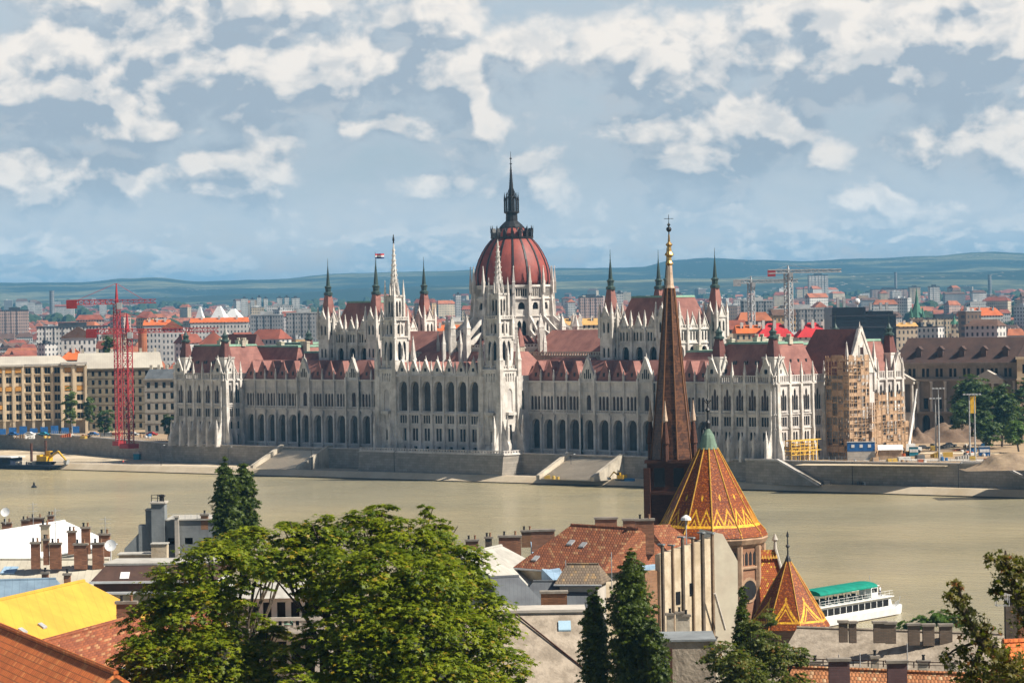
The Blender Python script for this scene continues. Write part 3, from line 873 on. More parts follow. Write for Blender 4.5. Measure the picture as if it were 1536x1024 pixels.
# ---- central block -----------------------------------------------------
def central():
    p = thing_part('central_block', PAR)
    g = G(); g.fr(-27.4, -4, 0)
    cs = [27.4+(i-3)*5.33 for i in range(7)]
    L = 54.8
    row(g, p, 0, L, -0.5, 3.2, [(c, 1.6, 0.4, 2.2, 0) for c in cs], 0.5)
    side = [3.6, 51.2]
    row(g, p, 0, L, 3.2, 8.6, [(c+d, 1.1, 3.9, 7.9, 0) for c in cs for d in (-0.68, 0.68)]+[(c, 1.3, 4.0, 7.4, 0) for c in side], 0.3)
    row(g, p, 0, L, 8.6, 12.6, [(c+d, 0.85, 9.5, 12.0, 0) for c in cs for d in (-1.1, 0, 1.1)]+[(c, 1.2, 9.6, 11.9, 0) for c in side], 0.25)
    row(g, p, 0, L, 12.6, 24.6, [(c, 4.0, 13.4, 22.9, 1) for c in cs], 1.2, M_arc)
    g2 = g
    g.box(8, 46.8, 0, 0.5, 12.4, 12.9); g.box(0, L, 0, 0.3, 8.4, 8.7); g.box(0, L, 0, 0.4, 2.9, 3.2); g.box(8, 46.8, 0, 0.7, 24.4, 24.9)
    for c in [8.2]+[(a+b)/2 for a, b in zip(cs, cs[1:])]+[46.6]:
        g.box(c-0.5, c+0.5, 0, 0.7, -0.5, 12.4); g.box(c-0.38, c+0.38, 0, 0.45, 12.9, 24.6)
    # south return
    g.fr(27.4, -4, 90)
    row(g, p, 0, 13, -0.5, 12.6, [(10, 1.4, 3, 7, 1)], 0.5)
    row(g, p, 0, 13, 12.6, 24.6, [(10, 2.2, 14, 20, 1)], 0.6)
    g.fr(-27.4, 9, 270); g.poly([(0, 0, 0), (13, 0, 0), (13, 0, 24.6), (0, 0, 24.6)])
    g.fr(27.4, 21, 180); g.poly([(0, 0, 20), (54.8, 0, 20), (54.8, 0, 24.6), (0, 0, 24.6)])
    g.build('wall', M_stone, p)
    for c in cs:
        x = -27.4+c
        q = G(); q.fr(x, -4, 0); gable(q, 0, 4.3, 24.9, 4.7, -0.3, 0.3)
        o = q.build('gable', M_stone2, p)
        q = G(); q.fr(x, -4, 0); q.box(-0.5, 0.5, 0.3, 0.36, 26.0, 27.1); q.build('louvre', M_glass, o)
        pinnacle(p, x+2.66, -4.3, 0.55, 24.9, 27.4, 29.6)
    # triple-gabled roof, ridges running back
    for c in cs:
        x = -27.4+c
        q = G(); q.fr(x, -3.6, 0)
        q.hexa([(-2.5, 0, 24.7), (2.5, 0, 24.7), (0, 0, 29.0)], [(-2.5, -9, 24.7), (2.5, -9, 24.7), (0, -9, 29.0)], world=False)
        q.build('roof', M_rred, p)
    mansard(p, -26, 26, 4.5, 21, 24.5, 32.0, 4, 6.5, cap=False)
    q = G(); q.fr(-19, -2, 0); balustrade(q, 0, 38, 24.6, 1.2, 0, 0.3, 1.0); q.build('parapet', M_old, p)
    # stone terrace base toward the river
    b = G(); b.hexa([(-31, -10.5, -8.5), (33.5, -10.5, -8.5), (33.5, -0.5, -8.5), (-31, -0.5, -8.5)], [(-31, -9.4, 0.3), (33.5, -9.4, 0.3), (33.5, -0.5, 0.3), (-31, -0.5, 0.3)])
    b.build('terrace_base', M_wallstone, p)
    b = G(); b.box(-31.3, 33.8, 0, 9.9-0.5, 0.3, 0.7); b.v = [(x, y if y < 0 else -0.5, z) for x, y, z in b.v]
    b.fr(-31, -9.4, 0); balustrade(b, 0, 64.5, 0.7, 1.0, -0.4, -0.1, 1.2)
    b.fr(33.5, -9.4, 90); balustrade(b, 0, 8.5, 0.7, 1.0, -0.4, -0.1, 1.2)
    b.build('terrace_parapet', M_stone, p)
central()

def west_tower(x, y=0.0):
    p = thing_part('tower', PAR)
    g = G(); w = 8.0
    g.fr(x-4, y-4.25, 0)
    row(g, p, 0, w, -0.5, 12.6, [(4, 1.3, 4.0, 7.4, 1), (3.2, 0.7, 9.6, 11.9, 0), (4.8, 0.7, 9.6, 11.9, 0)], 0.5)
    row(g, p, 0, w, 12.6, 22.0, [(4, 2.3, 13.4, 20.2, 1)], 0.9)
    row(g, p, 0, w, 22.0, 26.5, [(2.4+k*1.07, 0.55, 22.8, 25.4, 0) for k in range(4)], 0.4)
    g.box(2.2, 5.8, 0, 1.1, 12.4, 13.3)
    g.fr(x+4.25, y-4, 90)
    row(g, p, 0, w, -0.5, 12.6, [(4, 1.8, 0.6, 4.6, 1), (4, 1.3, 9.4, 12, 0)], 0.5)
    row(g, p, 0, w, 12.6, 22.0, [(4, 2.3, 13.6, 20.6, 1)], 0.9)
    row(g, p, 0, w, 22.0, 26.5, [(2.4+k*1.07, 0.55, 22.8, 25.4, 0) for k in range(4)], 0.4)
    g.box(2.2, 5.8, 0, 1.1, 12.4, 13.3)
    g.fr(x+4, y+4.25, 180); g.poly([(0, 0, 0), (w, 0, 0), (w, 0, 26.5), (0, 0, 26.5)])
    g.fr(x-4.25, y+4, 270); g.poly([(0, 0, 0), (w, 0, 0), (w, 0, 26.5), (0, 0, 26.5)])
    g.fr(x, y, 0); g.box(-4.5, 4.5, -4.5, 4.5, 26.3, 26.8)
    # upper stages taper: square, square, octagon
    for (h, z0, z1, nw, wz0, wz1, ww) in ((3.15, 26.8, 37.0, 1, 29.5, 35.8, 1.9), (2.45, 37.0, 42.2, 1, 38.0, 41.2, 1.3), (1.85, 42.6, 50.2, 1, 43.6, 48.8, 1.2)):
        for a in range(4):
            c, s = math.cos(R(a*90)), math.sin(R(a*90))
            ox, oy = x+(-h*c-h*-s*-1*0), y
            t = (c, s); n = (s, -c)
            g.fr(x-t[0]*h+n[0]*h, y-t[1]*h+n[1]*h, a*90)
            row(g, p, 0, 2*h, z0, z1, [(h-ww*0.55, ww*0.8, wz0, wz1, 2), (h+ww*0.55, ww*0.8, wz0, wz1, 2)], 0.4)
        g.fr(x, y, 0); g.box(-h-0.3, h+0.3, -h-0.3, h+0.3, z1-0.25, z1+0.3)
    g.fr(x, y, 0)
    for (h, z, st) in ((3.2, 26.8, 0.8), (2.7, 42.4, 0.7)):
        for a in range(4):
            t = (math.cos(R(a*90)), math.sin(R(a*90))); n = (t[1], -t[0])
            g.fr(x-t[0]*h+n[0]*h, y-t[1]*h+n[1]*h, a*90); balustrade(g, 0, 2*h, z, 1.1, 0.3, 0.5, st)
    g.build('tower_shaft', M_stone2, p)
    # stone spire with crockets, statue on top
    s = G(); s.fr(x, y, 0)
    s.lathe(0, 0, [(1.75, 50.2), (1.35, 53), (0.16, 67.4)], 8, math.pi/8)
    for j in range(9):
        z = 52+j*1.6; r = 1.5*(1-(z-50.5)/17.2)+0.12
        for i in range(8):
            t = math.pi/8+i*math.pi/4
            s.box(r*math.cos(t)-0.14, r*math.cos(t)+0.14, r*math.sin(t)-0.14, r*math.sin(t)+0.14, z, z+0.45)
    sp = s.build('spire', M_stone2, p)
    q = G(); q.fr(x, y, 0); q.lathe(0, 0, [(0.35, 67.3), (0.2, 67.7), (0.38, 68.4), (0.3, 69.2), (0.12, 69.5), (0.2, 69.8), (0.05, 70.2)], 6); q.build('statue', M_blk, sp)
    # attached pinnacles and buttresses
    for (dx, dy) in ((-1, -1), (1, -1), (1, 1), (-1, 1)):
        pinnacle(p, x+dx*4.1, y+dy*4.1, 1.5, -0.5, 29.5, 37.5)
        pinnacle(p, x+dx*3.0, y+dy*3.0, 1.0, 36.0, 41.0, 46.5)
        pinnacle(p, x+dx*2.1, y+dy*2.1, 0.75, 42.0, 50.0, 55.5)
        pinnacle(p, x+dx*1.6, y+dy*0.2, 0.5, 50.0, 52.0, 55.0)
    for i in range(4):
        t = R(90*i)
        pinnacle(p, x+3.6*math.cos(t), y+3.6*math.sin(t), 0.8, 27, 31.0, 35.0)
        pinnacle(p, x+2.4*math.cos(t), y+2.4*math.sin(t), 0.6, 37, 42.0, 45.0)
        pinnacle(p, x+1.9*math.cos(t), y+1.9*math.sin(t), 0.5, 50, 51.5, 54.0)
    for (ox, oy, a) in ((-3.4, -4.2, 0), (3.4, -4.2, 0), (4.2, -3.4, 90), (4.2, 3.4, 90)):
        f = G(); f.fr(x+ox, y+oy, a); fin(f, 0, 24.5, 1.3, 3.4 if a == 90 else 2.6); f.build('buttress', M_stone2, p)
        pinnacle(p, x+ox+f.n[0]*2.2, y+oy+f.n[1]*2.2, 0.9, 0, 8.5, 12.5)
west_tower(23.4); west_tower(-23.4)

# ---- the two assembly halls --------------------------------------------
def hall(sgn):
    p = thing_part('assembly_hall', PAR)
    x0, x1 = (52.6, 76.3) if sgn > 0 else (-76.3, -52.6)
    y0, y1 = 19.7, 42.8
    g = G()
    for (ox, oy, a, L) in ((x0, y0, 0, x1-x0), (x1, y0, 90, y1-y0), (x1, y1, 180, x1-x0), (x0, y1, 270, y1-y0)):
        g.fr(ox, oy, a)
        seen = a in (0, 90)
        cs = [L*(i+0.5)/3*0.72+L*0.14 for i in range(3)]
        if seen:
            row(g, p, 0, L, 20, 34.2, [(c, 2.8, 27.6, 33.2, 1) for c in cs], 0.9)
            row(g, p, 0, L, 34.2, 38.6, [(c+d, 0.8, 35.0, 37.8, 1) for c in cs for d in (-1.9, -0.7, 0.7, 1.9)], 0.4)
        else:
            g.poly([(0, 0, 20), (L, 0, 20), (L, 0, 38.6), (0, 0, 38.6)])
        g.box(0, L, 0, 0.5, 38.3, 38.7); g.box(0, L, 0, 0.35, 34.0, 34.3)
        balustrade(g, 0, L, 38.7, 1.1, 0.1, 0.3, 0.8)
        if seen:
            for c in cs: gable(g, c, 3.4, 38.7, 3.8, -0.2, 0.3)
            for c in [cs[0]-2.9]+[(a_+b_)/2 for a_, b_ in zip(cs, cs[1:])]+[cs[2]+2.9]:
                g.box(c-0.4, c+0.4, 0, 0.7, 20, 38.4)
                px, py = g.o[0]+g.t[0]*c+g.n[0]*0.4, g.o[1]+g.t[1]*c+g.n[1]*0.4
                pinnacle(p, px, py, 0.8, 38.4, 41.4, 44.6)
    g.build('wall', M_stone2, p)
    mansard(p, x0+1.4, x1-1.4, y0+1.4, y1-1.4, 39.0, 48.4, 3.4, 3.4, M_rred)
    for (ax, ay) in ((x0, y0), (x1, y0), (x1, y1), (x0, y1)):
        cx_, cy_ = ax+(1 if ax == x0 else -1)*0.2, ay+(1 if ay == y0 else -1)*0.2
        t = G(); t.fr(cx_-2.5, cy_-2.5, 0)
        for a in range(4):
            tt = (math.cos(R(a*90)), math.sin(R(a*90))); nn = (tt[1], -tt[0])
            t.fr(cx_-tt[0]*2.5+nn[0]*2.5, cy_-tt[1]*2.5+nn[1]*2.5, a*90)
            row(t, p, 0, 5, 20, 36.8, [(1.6, 0.8, 30, 33, 1), (3.4, 0.8, 30, 33, 1)], 0.3)
            row(t, p, 0, 5, 36.8, 42.2, [(1.6, 0.9, 37.6, 41.0, 2), (3.4, 0.9, 37.6, 41.0, 2)], 0.4)
            t.box(0, 5, 0, 0.3, 41.9, 42.4)
            gable(t, 2.5, 3.0, 42.4, 3.2, -0.2, 0.2)
        o = t.build('turret', M_stone2, p)
        for (dx, dy) in ((-1, -1), (1, -1), (1, 1), (-1, 1)):
            pinnacle(p, cx_+dx*2.5, cy_+dy*2.5, 0.9, 36, 43.4, 47.2)
        c = G(); c.fr(cx_, cy_, 0)
        c.lathe(0, 0, [(2.9, 42.2), (1.25, 51.0)], 4, math.pi/4); c.build('spire', M_rred, o)
        n = G(); n.fr(cx_, cy_, 0)
        n.lathe(0, 0, [(1.5, 51.0), (1.5, 51.8), (0.9, 52.2), (1.0, 53.4), (1.25, 53.8), (0.7, 54.3), (0.12, 60.7), (0.05, 63.5)], 8)
        n.build('spire_needle', M_dkcop, o)
    return p
hall(1); hp = hall(-1)
# flag on the north hall turret that stands nearest the middle
fx, fy = -52.8, 19.9
g = G(); g.tube((fx, fy, 60), (fx, fy, 65.2), 0.07); fp = g.build('flagpole', M_blk, hp)
for i, c in enumerate(((0.6, 0.03, 0.04), (0.75, 0.75, 0.75), (0.03, 0.06, 0.18))):
    g = G()
    for k in range(6):
        a0, a1 = k*0.5, k*0.5+0.5
        f = lambda a: 0.25*math.sin(a*2.4)
        z = 64.6-i*0.55
        p0 = Vector((fx, fy, 0))+Vector((RT.x, RT.y, 0))*a0+Vector((-RT.y, RT.x, 0))*f(a0); p1 = Vector((fx, fy, 0))+Vector((RT.x, RT.y, 0))*a1+Vector((-RT.y, RT.x, 0))*f(a1)
        g.poly([(p0.x, p0.y, z-0.55), (p1.x, p1.y, z-0.55), (p1.x, p1.y, z), (p0.x, p0.y, z)], True)
    g.build('flag_stripe', mat('flag_cloth_%d' % i, plain(c, 0.1)), fp)

# ---- dome --------------------------------------------------------------
def dome():
    p = thing_part('dome', PAR)
    cx_, cy_ = 0.0, MI
    N = 16
    g = G()
    def face(r, k, N=16):
        """frame of the k-th face of an N-gon of apothem r"""
        t = 2*math.pi*(k+0.5)/N
        h = r*math.tan(math.pi/N)
        px, py = cx_+r*math.cos(t), cy_+r*math.sin(t)
        ang = math.degrees(t)+90
        c, s = math.cos(R(ang)), math.sin(R(ang))
        g.fr(px-c*h, py-s*h, ang)
        return 2*h
    # drum
    for k in range(N):
        L = face(12.6, k)
        row(g, p, 0, L, 24, 43.2, [(L/2-0.8, 1.35, 30.5, 41.8, 2), (L/2+0.8, 1.35, 30.5, 41.8, 2)], 0.45)
        row(g, p, 0, L, 43.2, 48.8, [(L/2, 2.3, 45.3, 47.6, 1)], 0.5)
        row(g, p, 0, L, 48.8, 52.8, [(L/2+d, 0.55, 49.5, 52.0, 1) for d in (-1.5, -0.75, 0, 0.75, 1.5)], 0.5)
        g.box(0, L, 0, 0.35, 43.0, 43.3); g.box(0, L, 0, 0.5, 48.6, 49.0); g.box(-0.1, L+0.1, 0, 0.5, 52.5, 53.2)
    # lower ring of chapels
    for k in range(N):
        L = face(19.5, k)
        row(g, p, 0, L, 22, 33.0, [(L/2, 3.2, 26, 32.0, 2)], 0.7)
        g.box(0, L, 0, 0.4, 32.8, 33.2); balustrade(g, 0, L, 33.2, 1.0, 0.1, 0.3, 1.0)
    # radial piers, flying buttresses, outer piers
    for k in range(N):
        t = 2*math.pi*k/N
        g.fr(cx_, cy_, math.degrees(t)+90)
        # n axis is radial here
        g.extr([(12.4, 30), (14.2, 30), (14.0, 44), (13.4, 52.6), (12.4, 52.6)], -0.45, 0.45)
        g.extr([(13.6, 43.5), (13.6, 42.0), (20.8, 35.8), (21.8, 35.0), (21.8, 36.6)], -0.3, 0.3)
        g.extr([(13.6, 39.0), (13.6, 37.6), (20.8, 33.0), (21.8, 33.0), (21.8, 34.3)], -0.3, 0.3)
        g.box(-0.75, 0.75, 20.6, 22.6, 22, 37.5)
    g.build('drum', M_stone2, p)
    for k in range(N):
        t = 2*math.pi*k/N
        for (r, w, z0, zs, z1) in ((21.6, 1.7, 37.0, 39.5, 44.0), (13.7, 0.9, 50.5, 54.0, 59.5)):
            q = G(); q.fr(cx_, cy_, math.degrees(t)+90); q.pin(0, r, w, z0, zs, z1); PINS.append((w*(z1-z0)*1.5, q, p, M_stone2))
        q = G(); q.fr(cx_, cy_, math.degrees(t)+90); q.pin(0, 24.6, 1.0, 24, 34.5, 39.0); PINS.append((6, q, p, M_stone2))
    # chapel roofs
    q = G(); q.fr(cx_, cy_, 0); q.lathe(0, 0, [(19.3, 33.0), (12.8, 37.0)], 16, 0); q.build('chapel_roof', M_rbrn, p)
    # small red-capped turrets in front of the drum
    for t in (-150, -118, -62, -40, -20):
        x, y = cx_+18.5*math.cos(R(t)), cy_+18.5*math.sin(R(t))
        q = G(); q.fr(x, y, 0); q.lathe(0, 0, [(1.9, 30), (1.9, 33.5)], 8); o = q.build('stair_turret', M_old, p)
        q = G(); q.fr(x, y, 0); q.lathe(0, 0, [(2.1, 33.5), (0.05, 39.5)], 8); q.build('turret_roof', M_rred, o)
    # shell
    prof = [(12.0, 53.0), (12.25, 54.6), (12.2, 56.6), (11.75, 59.0), (10.95, 61.4), (9.8, 63.8), (8.4, 66.0), (6.9, 67.8), (6.1, 68.5), (5.9, 68.9), (5.6, 69.9), (4.4, 71.4), (3.3, 72.2)]
    q = G(True); q.fr(cx_, cy_, 0); q.lathe(0, 0, prof, 64); q.build('shell', M_dome, p)
    for k in range(N):
        t = 2*math.pi*k/N
        q = G(); c, s = math.cos(t), math.sin(t)
        for (r0, z0), (r1, z1) in zip(prof, prof[1:]):
            def pt(r, z, w): return (cx_+c*r-s*w, cy_+s*r+c*w, z)
            wd = 0.3
            q.hexa([pt(r0-0.1, z0, -wd), pt(r0+0.22, z0, -wd), pt(r0+0.22, z0, wd), pt(r0-0.1, z0, wd)],
                   [pt(r1-0.1, z1, -wd), pt(r1+0.22, z1, -wd), pt(r1+0.22, z1, wd), pt(r1-0.1, z1, wd)])
        q.build('rib', M_blk, p)
    # crown ring with dormer spikes
    q = G(); q.fr(cx_, cy_, 0)
    q.lathe(0, 0, [(6.9, 68.3), (7.0, 68.8), (5.9, 68.9)], 16, 0)
    for k in range(16):
        t = 2*math.pi*(k+0.0)/16
        q.fr(cx_, cy_, math.degrees(t)+90)
        q.box(-0.5, 0.5, 5.9, 6.9, 68.7, 70.2); q.hexa([(-0.6, 7.0, 70.2), (0.6, 7.0, 70.2), (0, 7.0, 71.6)], [(-0.6, 5.8, 70.2), (0.6, 5.8, 70.2), (0, 5.8, 71.6)], world=False)
        q.pyr(0, 6.9, 0.3, 71.2, 72.6)
    q.build('crown_ring', M_blk, p)
    # lantern and spire
    q = G(); q.fr(cx_, cy_, 0)
    q.lathe(0, 0, [(4.1, 71.6), (4.2, 72.0), (3.2, 73.0), (2.0, 74.0), (1.9, 76.3), (2.6, 76.7), (2.6, 77.1), (1.2, 77.2), (1.15, 81.4), (1.5, 81.6), (0.9, 82.2), (0.16, 92.4), (0.05, 96.6)], 12)
    for k in range(8):
        t = 2*math.pi*k/8
        q.box(2.2*math.cos(t)-0.2, 2.2*math.cos(t)+0.2, 2.2*math.sin(t)-0.2, 2.2*math.sin(t)+0.2, 76.9, 80.6)
        q.pyr(2.2*math.cos(t), 2.2*math.sin(t), 0.5, 80.6, 83.4)
        q.tube((cx_+2.2*math.cos(t), cy_-2.2*math.sin(t), 80.4), (cx_+0.6*math.cos(t), cy_-0.6*math.sin(t), 84.6), 0.14)
    for z in (90.5, 92.6, 94.3): q.lathe(0, 0, [(0.05, z-0.4), (0.45, z), (0.05, z+0.4)], 6)
    q.build('lantern', M_blk, p)
dome()

# ---- windows and pinnacles: the ones that show largest are single parts
def flush(items, name, cap=92):
    items.sort(key=lambda t: -t[0])
    for it in items[:cap]:
        it[1].build(name, it[3], it[2])
    rest = {}
    for it in items[cap:]:
        rest.setdefault(id(it[3]), (G(), it[3]))[0]
        g = rest[id(it[3])][0]; b = len(g.v)
        g.v += it[1].v; g.f += [tuple(i+b for i in f) for f in it[1].f]
    for g, m in rest.values():
        o = g.build('small_'+name, m, PAR)
        if o: o['kind'] = 'stuff'
flush(WINS, 'window')
flush(PINS, 'pinnacle')
WINS, PINS = [], []

# ---- terrace, stairs ----------------------------------------------------
def stairs(cx_):
    t = thing('river_stairs', (cx_, -5, -6), ('broad pale stone stairs down to the quay left of the centre block' if cx_ < 0 else 'broad pale stone stairs down to the quay right of the centre block'), 'stairs', )
    g = G(); n = 20; w = 10.5; y1, y0 = 0.5, -14.0
    for i in range(n):
        ya = y1+(y0-y1)*i/n; yb = y1+(y0-y1)*(i+1)/n
        z = 0.5-(6.4)*(i+1)/n
        g.fr(cx_-w, 0, 0); g.box(0, 2*w, -ya, -yb, -6.3, z)
    g.build('step', M_plat, t)
    for s in (-1, 1):
        q = G(); q.fr(cx_+s*(w+0.6), 0, 0)
        q.extr([(-1.0, 1.3), (1.0, 1.3), (14.6, -5.0), (14.6, -6.3), (-1.0, -6.3)], -0.7, 0.7)
        q.build('side_wall', M_old, t)
stairs(-66.5); stairs(64)
# ================================================================ the town behind
def sub_row(g, win, s0, s1, z0, z1, ops, depth=0.35, m=None):
    """storey with openings whose panes are collected in win"""
    k = len(WINS)
    row(g, None, s0, s1, z0, z1, ops, depth, m)
    for it in WINS[k:]: win.append((it[1], it[3]))
    del WINS[k:]
def put_windows(win, parent, cap=90):
    win.sort(key=lambda t: -abs(t[0].v[0][2]-t[0].v[2][2]))
    for g, m in win[:cap]: g.build('window', m, parent)
    rest = G(); mm = None
    for g, m in win[cap:]:
        b = len(rest.v); rest.v += g.v; rest.f += [tuple(i+b for i in f) for f in g.f]; mm = m
    if rest.v: rest.build('upper_window', mm, parent)['kind'] = 'stuff'

M_cream = mat('cream_render', stained((0.66, 0.53, 0.36), (0.52, 0.40, 0.26), 0.15, True, 1.0))
M_brnst = mat('brown_stone', stained((0.32, 0.26, 0.205), (0.22, 0.18, 0.14), 0.15, True, 1.0))
M_ochre = mat('ochre_panel', plain((0.62, 0.30, 0.06), 0.3, 0.5))
M_palest = mat('pale_stone_trim', plain((0.55, 0.50, 0.43), 0.25, 0.5))
M_proof = mat('pale_sheet_roof', seams((0.50, 0.46, 0.38), (0.40, 0.36, 0.30), 50, 0.9, 0.2, 0.3, 0.1))
M_brf = mat('brown_tile_roof', stained((0.10, 0.058, 0.045), (0.065, 0.04, 0.035), 0.2, False, 1.5))

def cream_block():
    p = XY(127, 1236); ang = 50
    t = thing('office_building', (p.x, p.y, 0), 'cream concrete office block with ochre panels at left edge behind the quay', 'building')
    t0 = Vector((math.cos(R(ang)), math.sin(R(ang)), 0))
    L = 46.0; o = p-t0*L
    g = G(); win = []; g.fr(o.x, o.y, ang)
    # local axis: 0..L, right corner at L. towers project, middle recessed
    def part_rows(s0, s1, n, off, pan):
        g.fr(o.x+math.sin(R(ang))*off, o.y-math.cos(R(ang))*off, ang)
        bw = (s1-s0)/n
        cs = [s0+bw*(i+.5) for i in range(n)]
        for fl in range(6):
            z0 = 5.2+fl*3.5
            sub_row(g, win, s0, s1, z0, z0+3.5, [(c, bw*0.55, z0+0.6, z0+2.9, 0) for c in cs], 0.7)
            for i, c in enumerate(cs):
                if not pan: g.box(c-bw*0.33, c+bw*0.33, 0, 0.7, z0+0.2, z0+0.55)
                g.box(c-0.06, c+0.06, -0.65, -0.5, z0+0.6, z0+2.9)
            for i in range(n+1): g.box(s0+bw*i-0.45, s0+bw*i+0.45, 0, 0.55 if pan else 0.9, z0, z0+3.5)
        for i in range(n+1): g.box(s0+bw*i-0.5, s0+bw*i+0.5, -0.5, 0.4, 0, 5.2)
        g.box(s0, s1, -3, -2.6, 0, 5.2)
    part_rows(0, 22, 6, 1.5, True)
    part_rows(22, 36.8, 4, 0, False)
    part_rows(36.8, L, 2, 2.0, True)
    g.fr(o.x, o.y, ang)
    g.box(L-0.3, L, -14, 2.0, 0, 27)
    g.box(0, L, -14, -13.6, 0, 26)
    g.build('wall', M_cream, t)
    put_windows(win, t)
    g = G(); g.fr(o.x, o.y, ang)
    g.box(-0.5, 22.3, -15, 2.6, 26.2, 26.9); g.box(36.5, L+0.6, -15, 3.2, 26.6, 27.5)
    g.box(22.3, 36.5, -14.5, 1.1, 26.2, 26.7)
    g.build('cornice', M_palest, t)
    g = G(); g.fr(o.x, o.y, ang)
    g.hexa([(-1, 0, 26.9), (40, 0, 26.9), (40, -15, 26.9), (-1, -15, 26.9)], [(-1, -6, 30.0), (36, -6, 30.0), (34, -10, 30.0), (-1, -10, 30.0)], world=False)
    g.build('roof', M_proof, t)
    for fl in (0, 2, 4):
        for c in (1.8, 5.5, 9.2, 12.8, 16.5, 20.2, 39.1, 43.7) if fl != 0 else (5.5, 9.2, 12.8):
            g = G(); g.fr(o.x, o.y, ang); g.box(c-1.2, c+1.2, 1.6, 1.95, 9.7+fl*3.5, 11.4+fl*3.5); g.build('coloured_panel', M_ochre, t)
    for a in range(0, 44, 4):
        g = G(); g.fr(o.x, o.y, ang); g.box(a+0.3, a+3.2, 2.2, 2.6, 0.2, 2.4+(a % 3)*0.4); g.build('shop_front', M_blue, t)
cream_block()
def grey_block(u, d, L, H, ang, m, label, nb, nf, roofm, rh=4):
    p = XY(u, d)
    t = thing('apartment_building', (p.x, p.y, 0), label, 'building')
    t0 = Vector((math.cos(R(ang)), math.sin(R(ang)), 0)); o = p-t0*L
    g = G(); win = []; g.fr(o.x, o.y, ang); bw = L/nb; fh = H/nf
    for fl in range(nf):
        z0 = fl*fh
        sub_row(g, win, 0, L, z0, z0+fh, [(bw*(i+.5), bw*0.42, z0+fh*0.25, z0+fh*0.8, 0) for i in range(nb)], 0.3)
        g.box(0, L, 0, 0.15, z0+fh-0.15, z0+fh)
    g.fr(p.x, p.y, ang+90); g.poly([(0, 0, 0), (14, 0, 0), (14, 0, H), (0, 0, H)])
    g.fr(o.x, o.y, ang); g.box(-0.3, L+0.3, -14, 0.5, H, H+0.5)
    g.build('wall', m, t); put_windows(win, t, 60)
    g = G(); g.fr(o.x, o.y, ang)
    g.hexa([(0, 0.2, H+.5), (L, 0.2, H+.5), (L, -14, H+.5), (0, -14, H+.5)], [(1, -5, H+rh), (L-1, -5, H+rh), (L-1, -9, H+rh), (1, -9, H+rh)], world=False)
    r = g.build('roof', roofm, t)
    for k in range(6):
        g = G(); g.fr(o.x, o.y, ang); a = L*(k+0.5)/6; g.box(a-0.5, a+0.5, -7.5, -6, H+rh-0.5, H+rh+1.6); g.build('chimney', M_old, r)
grey_block(243, 1262, 34, 24.0, 52, mat('shade_toned_render', stained((0.20, 0.17, 0.115), (0.13, 0.11, 0.08), 0.2, True, 1.0)), 'shaded drab grey brown apartment block behind the red tower cranes', 13, 7, M_proof, 6.5)  # first block's shade is put into its dark render colour
grey_block(285, 1215, 18, 20.5, 40, mat('pale_grey_render', stained((0.36, 0.33, 0.28), (0.26, 0.24, 0.2), 0.2, True, 1.0)), 'narrow pale grey apartment block just left of the parliament', 6, 5, mat('slate_roof', plain((0.11, 0.12, 0.13), 0.4, 0.4)), 4)

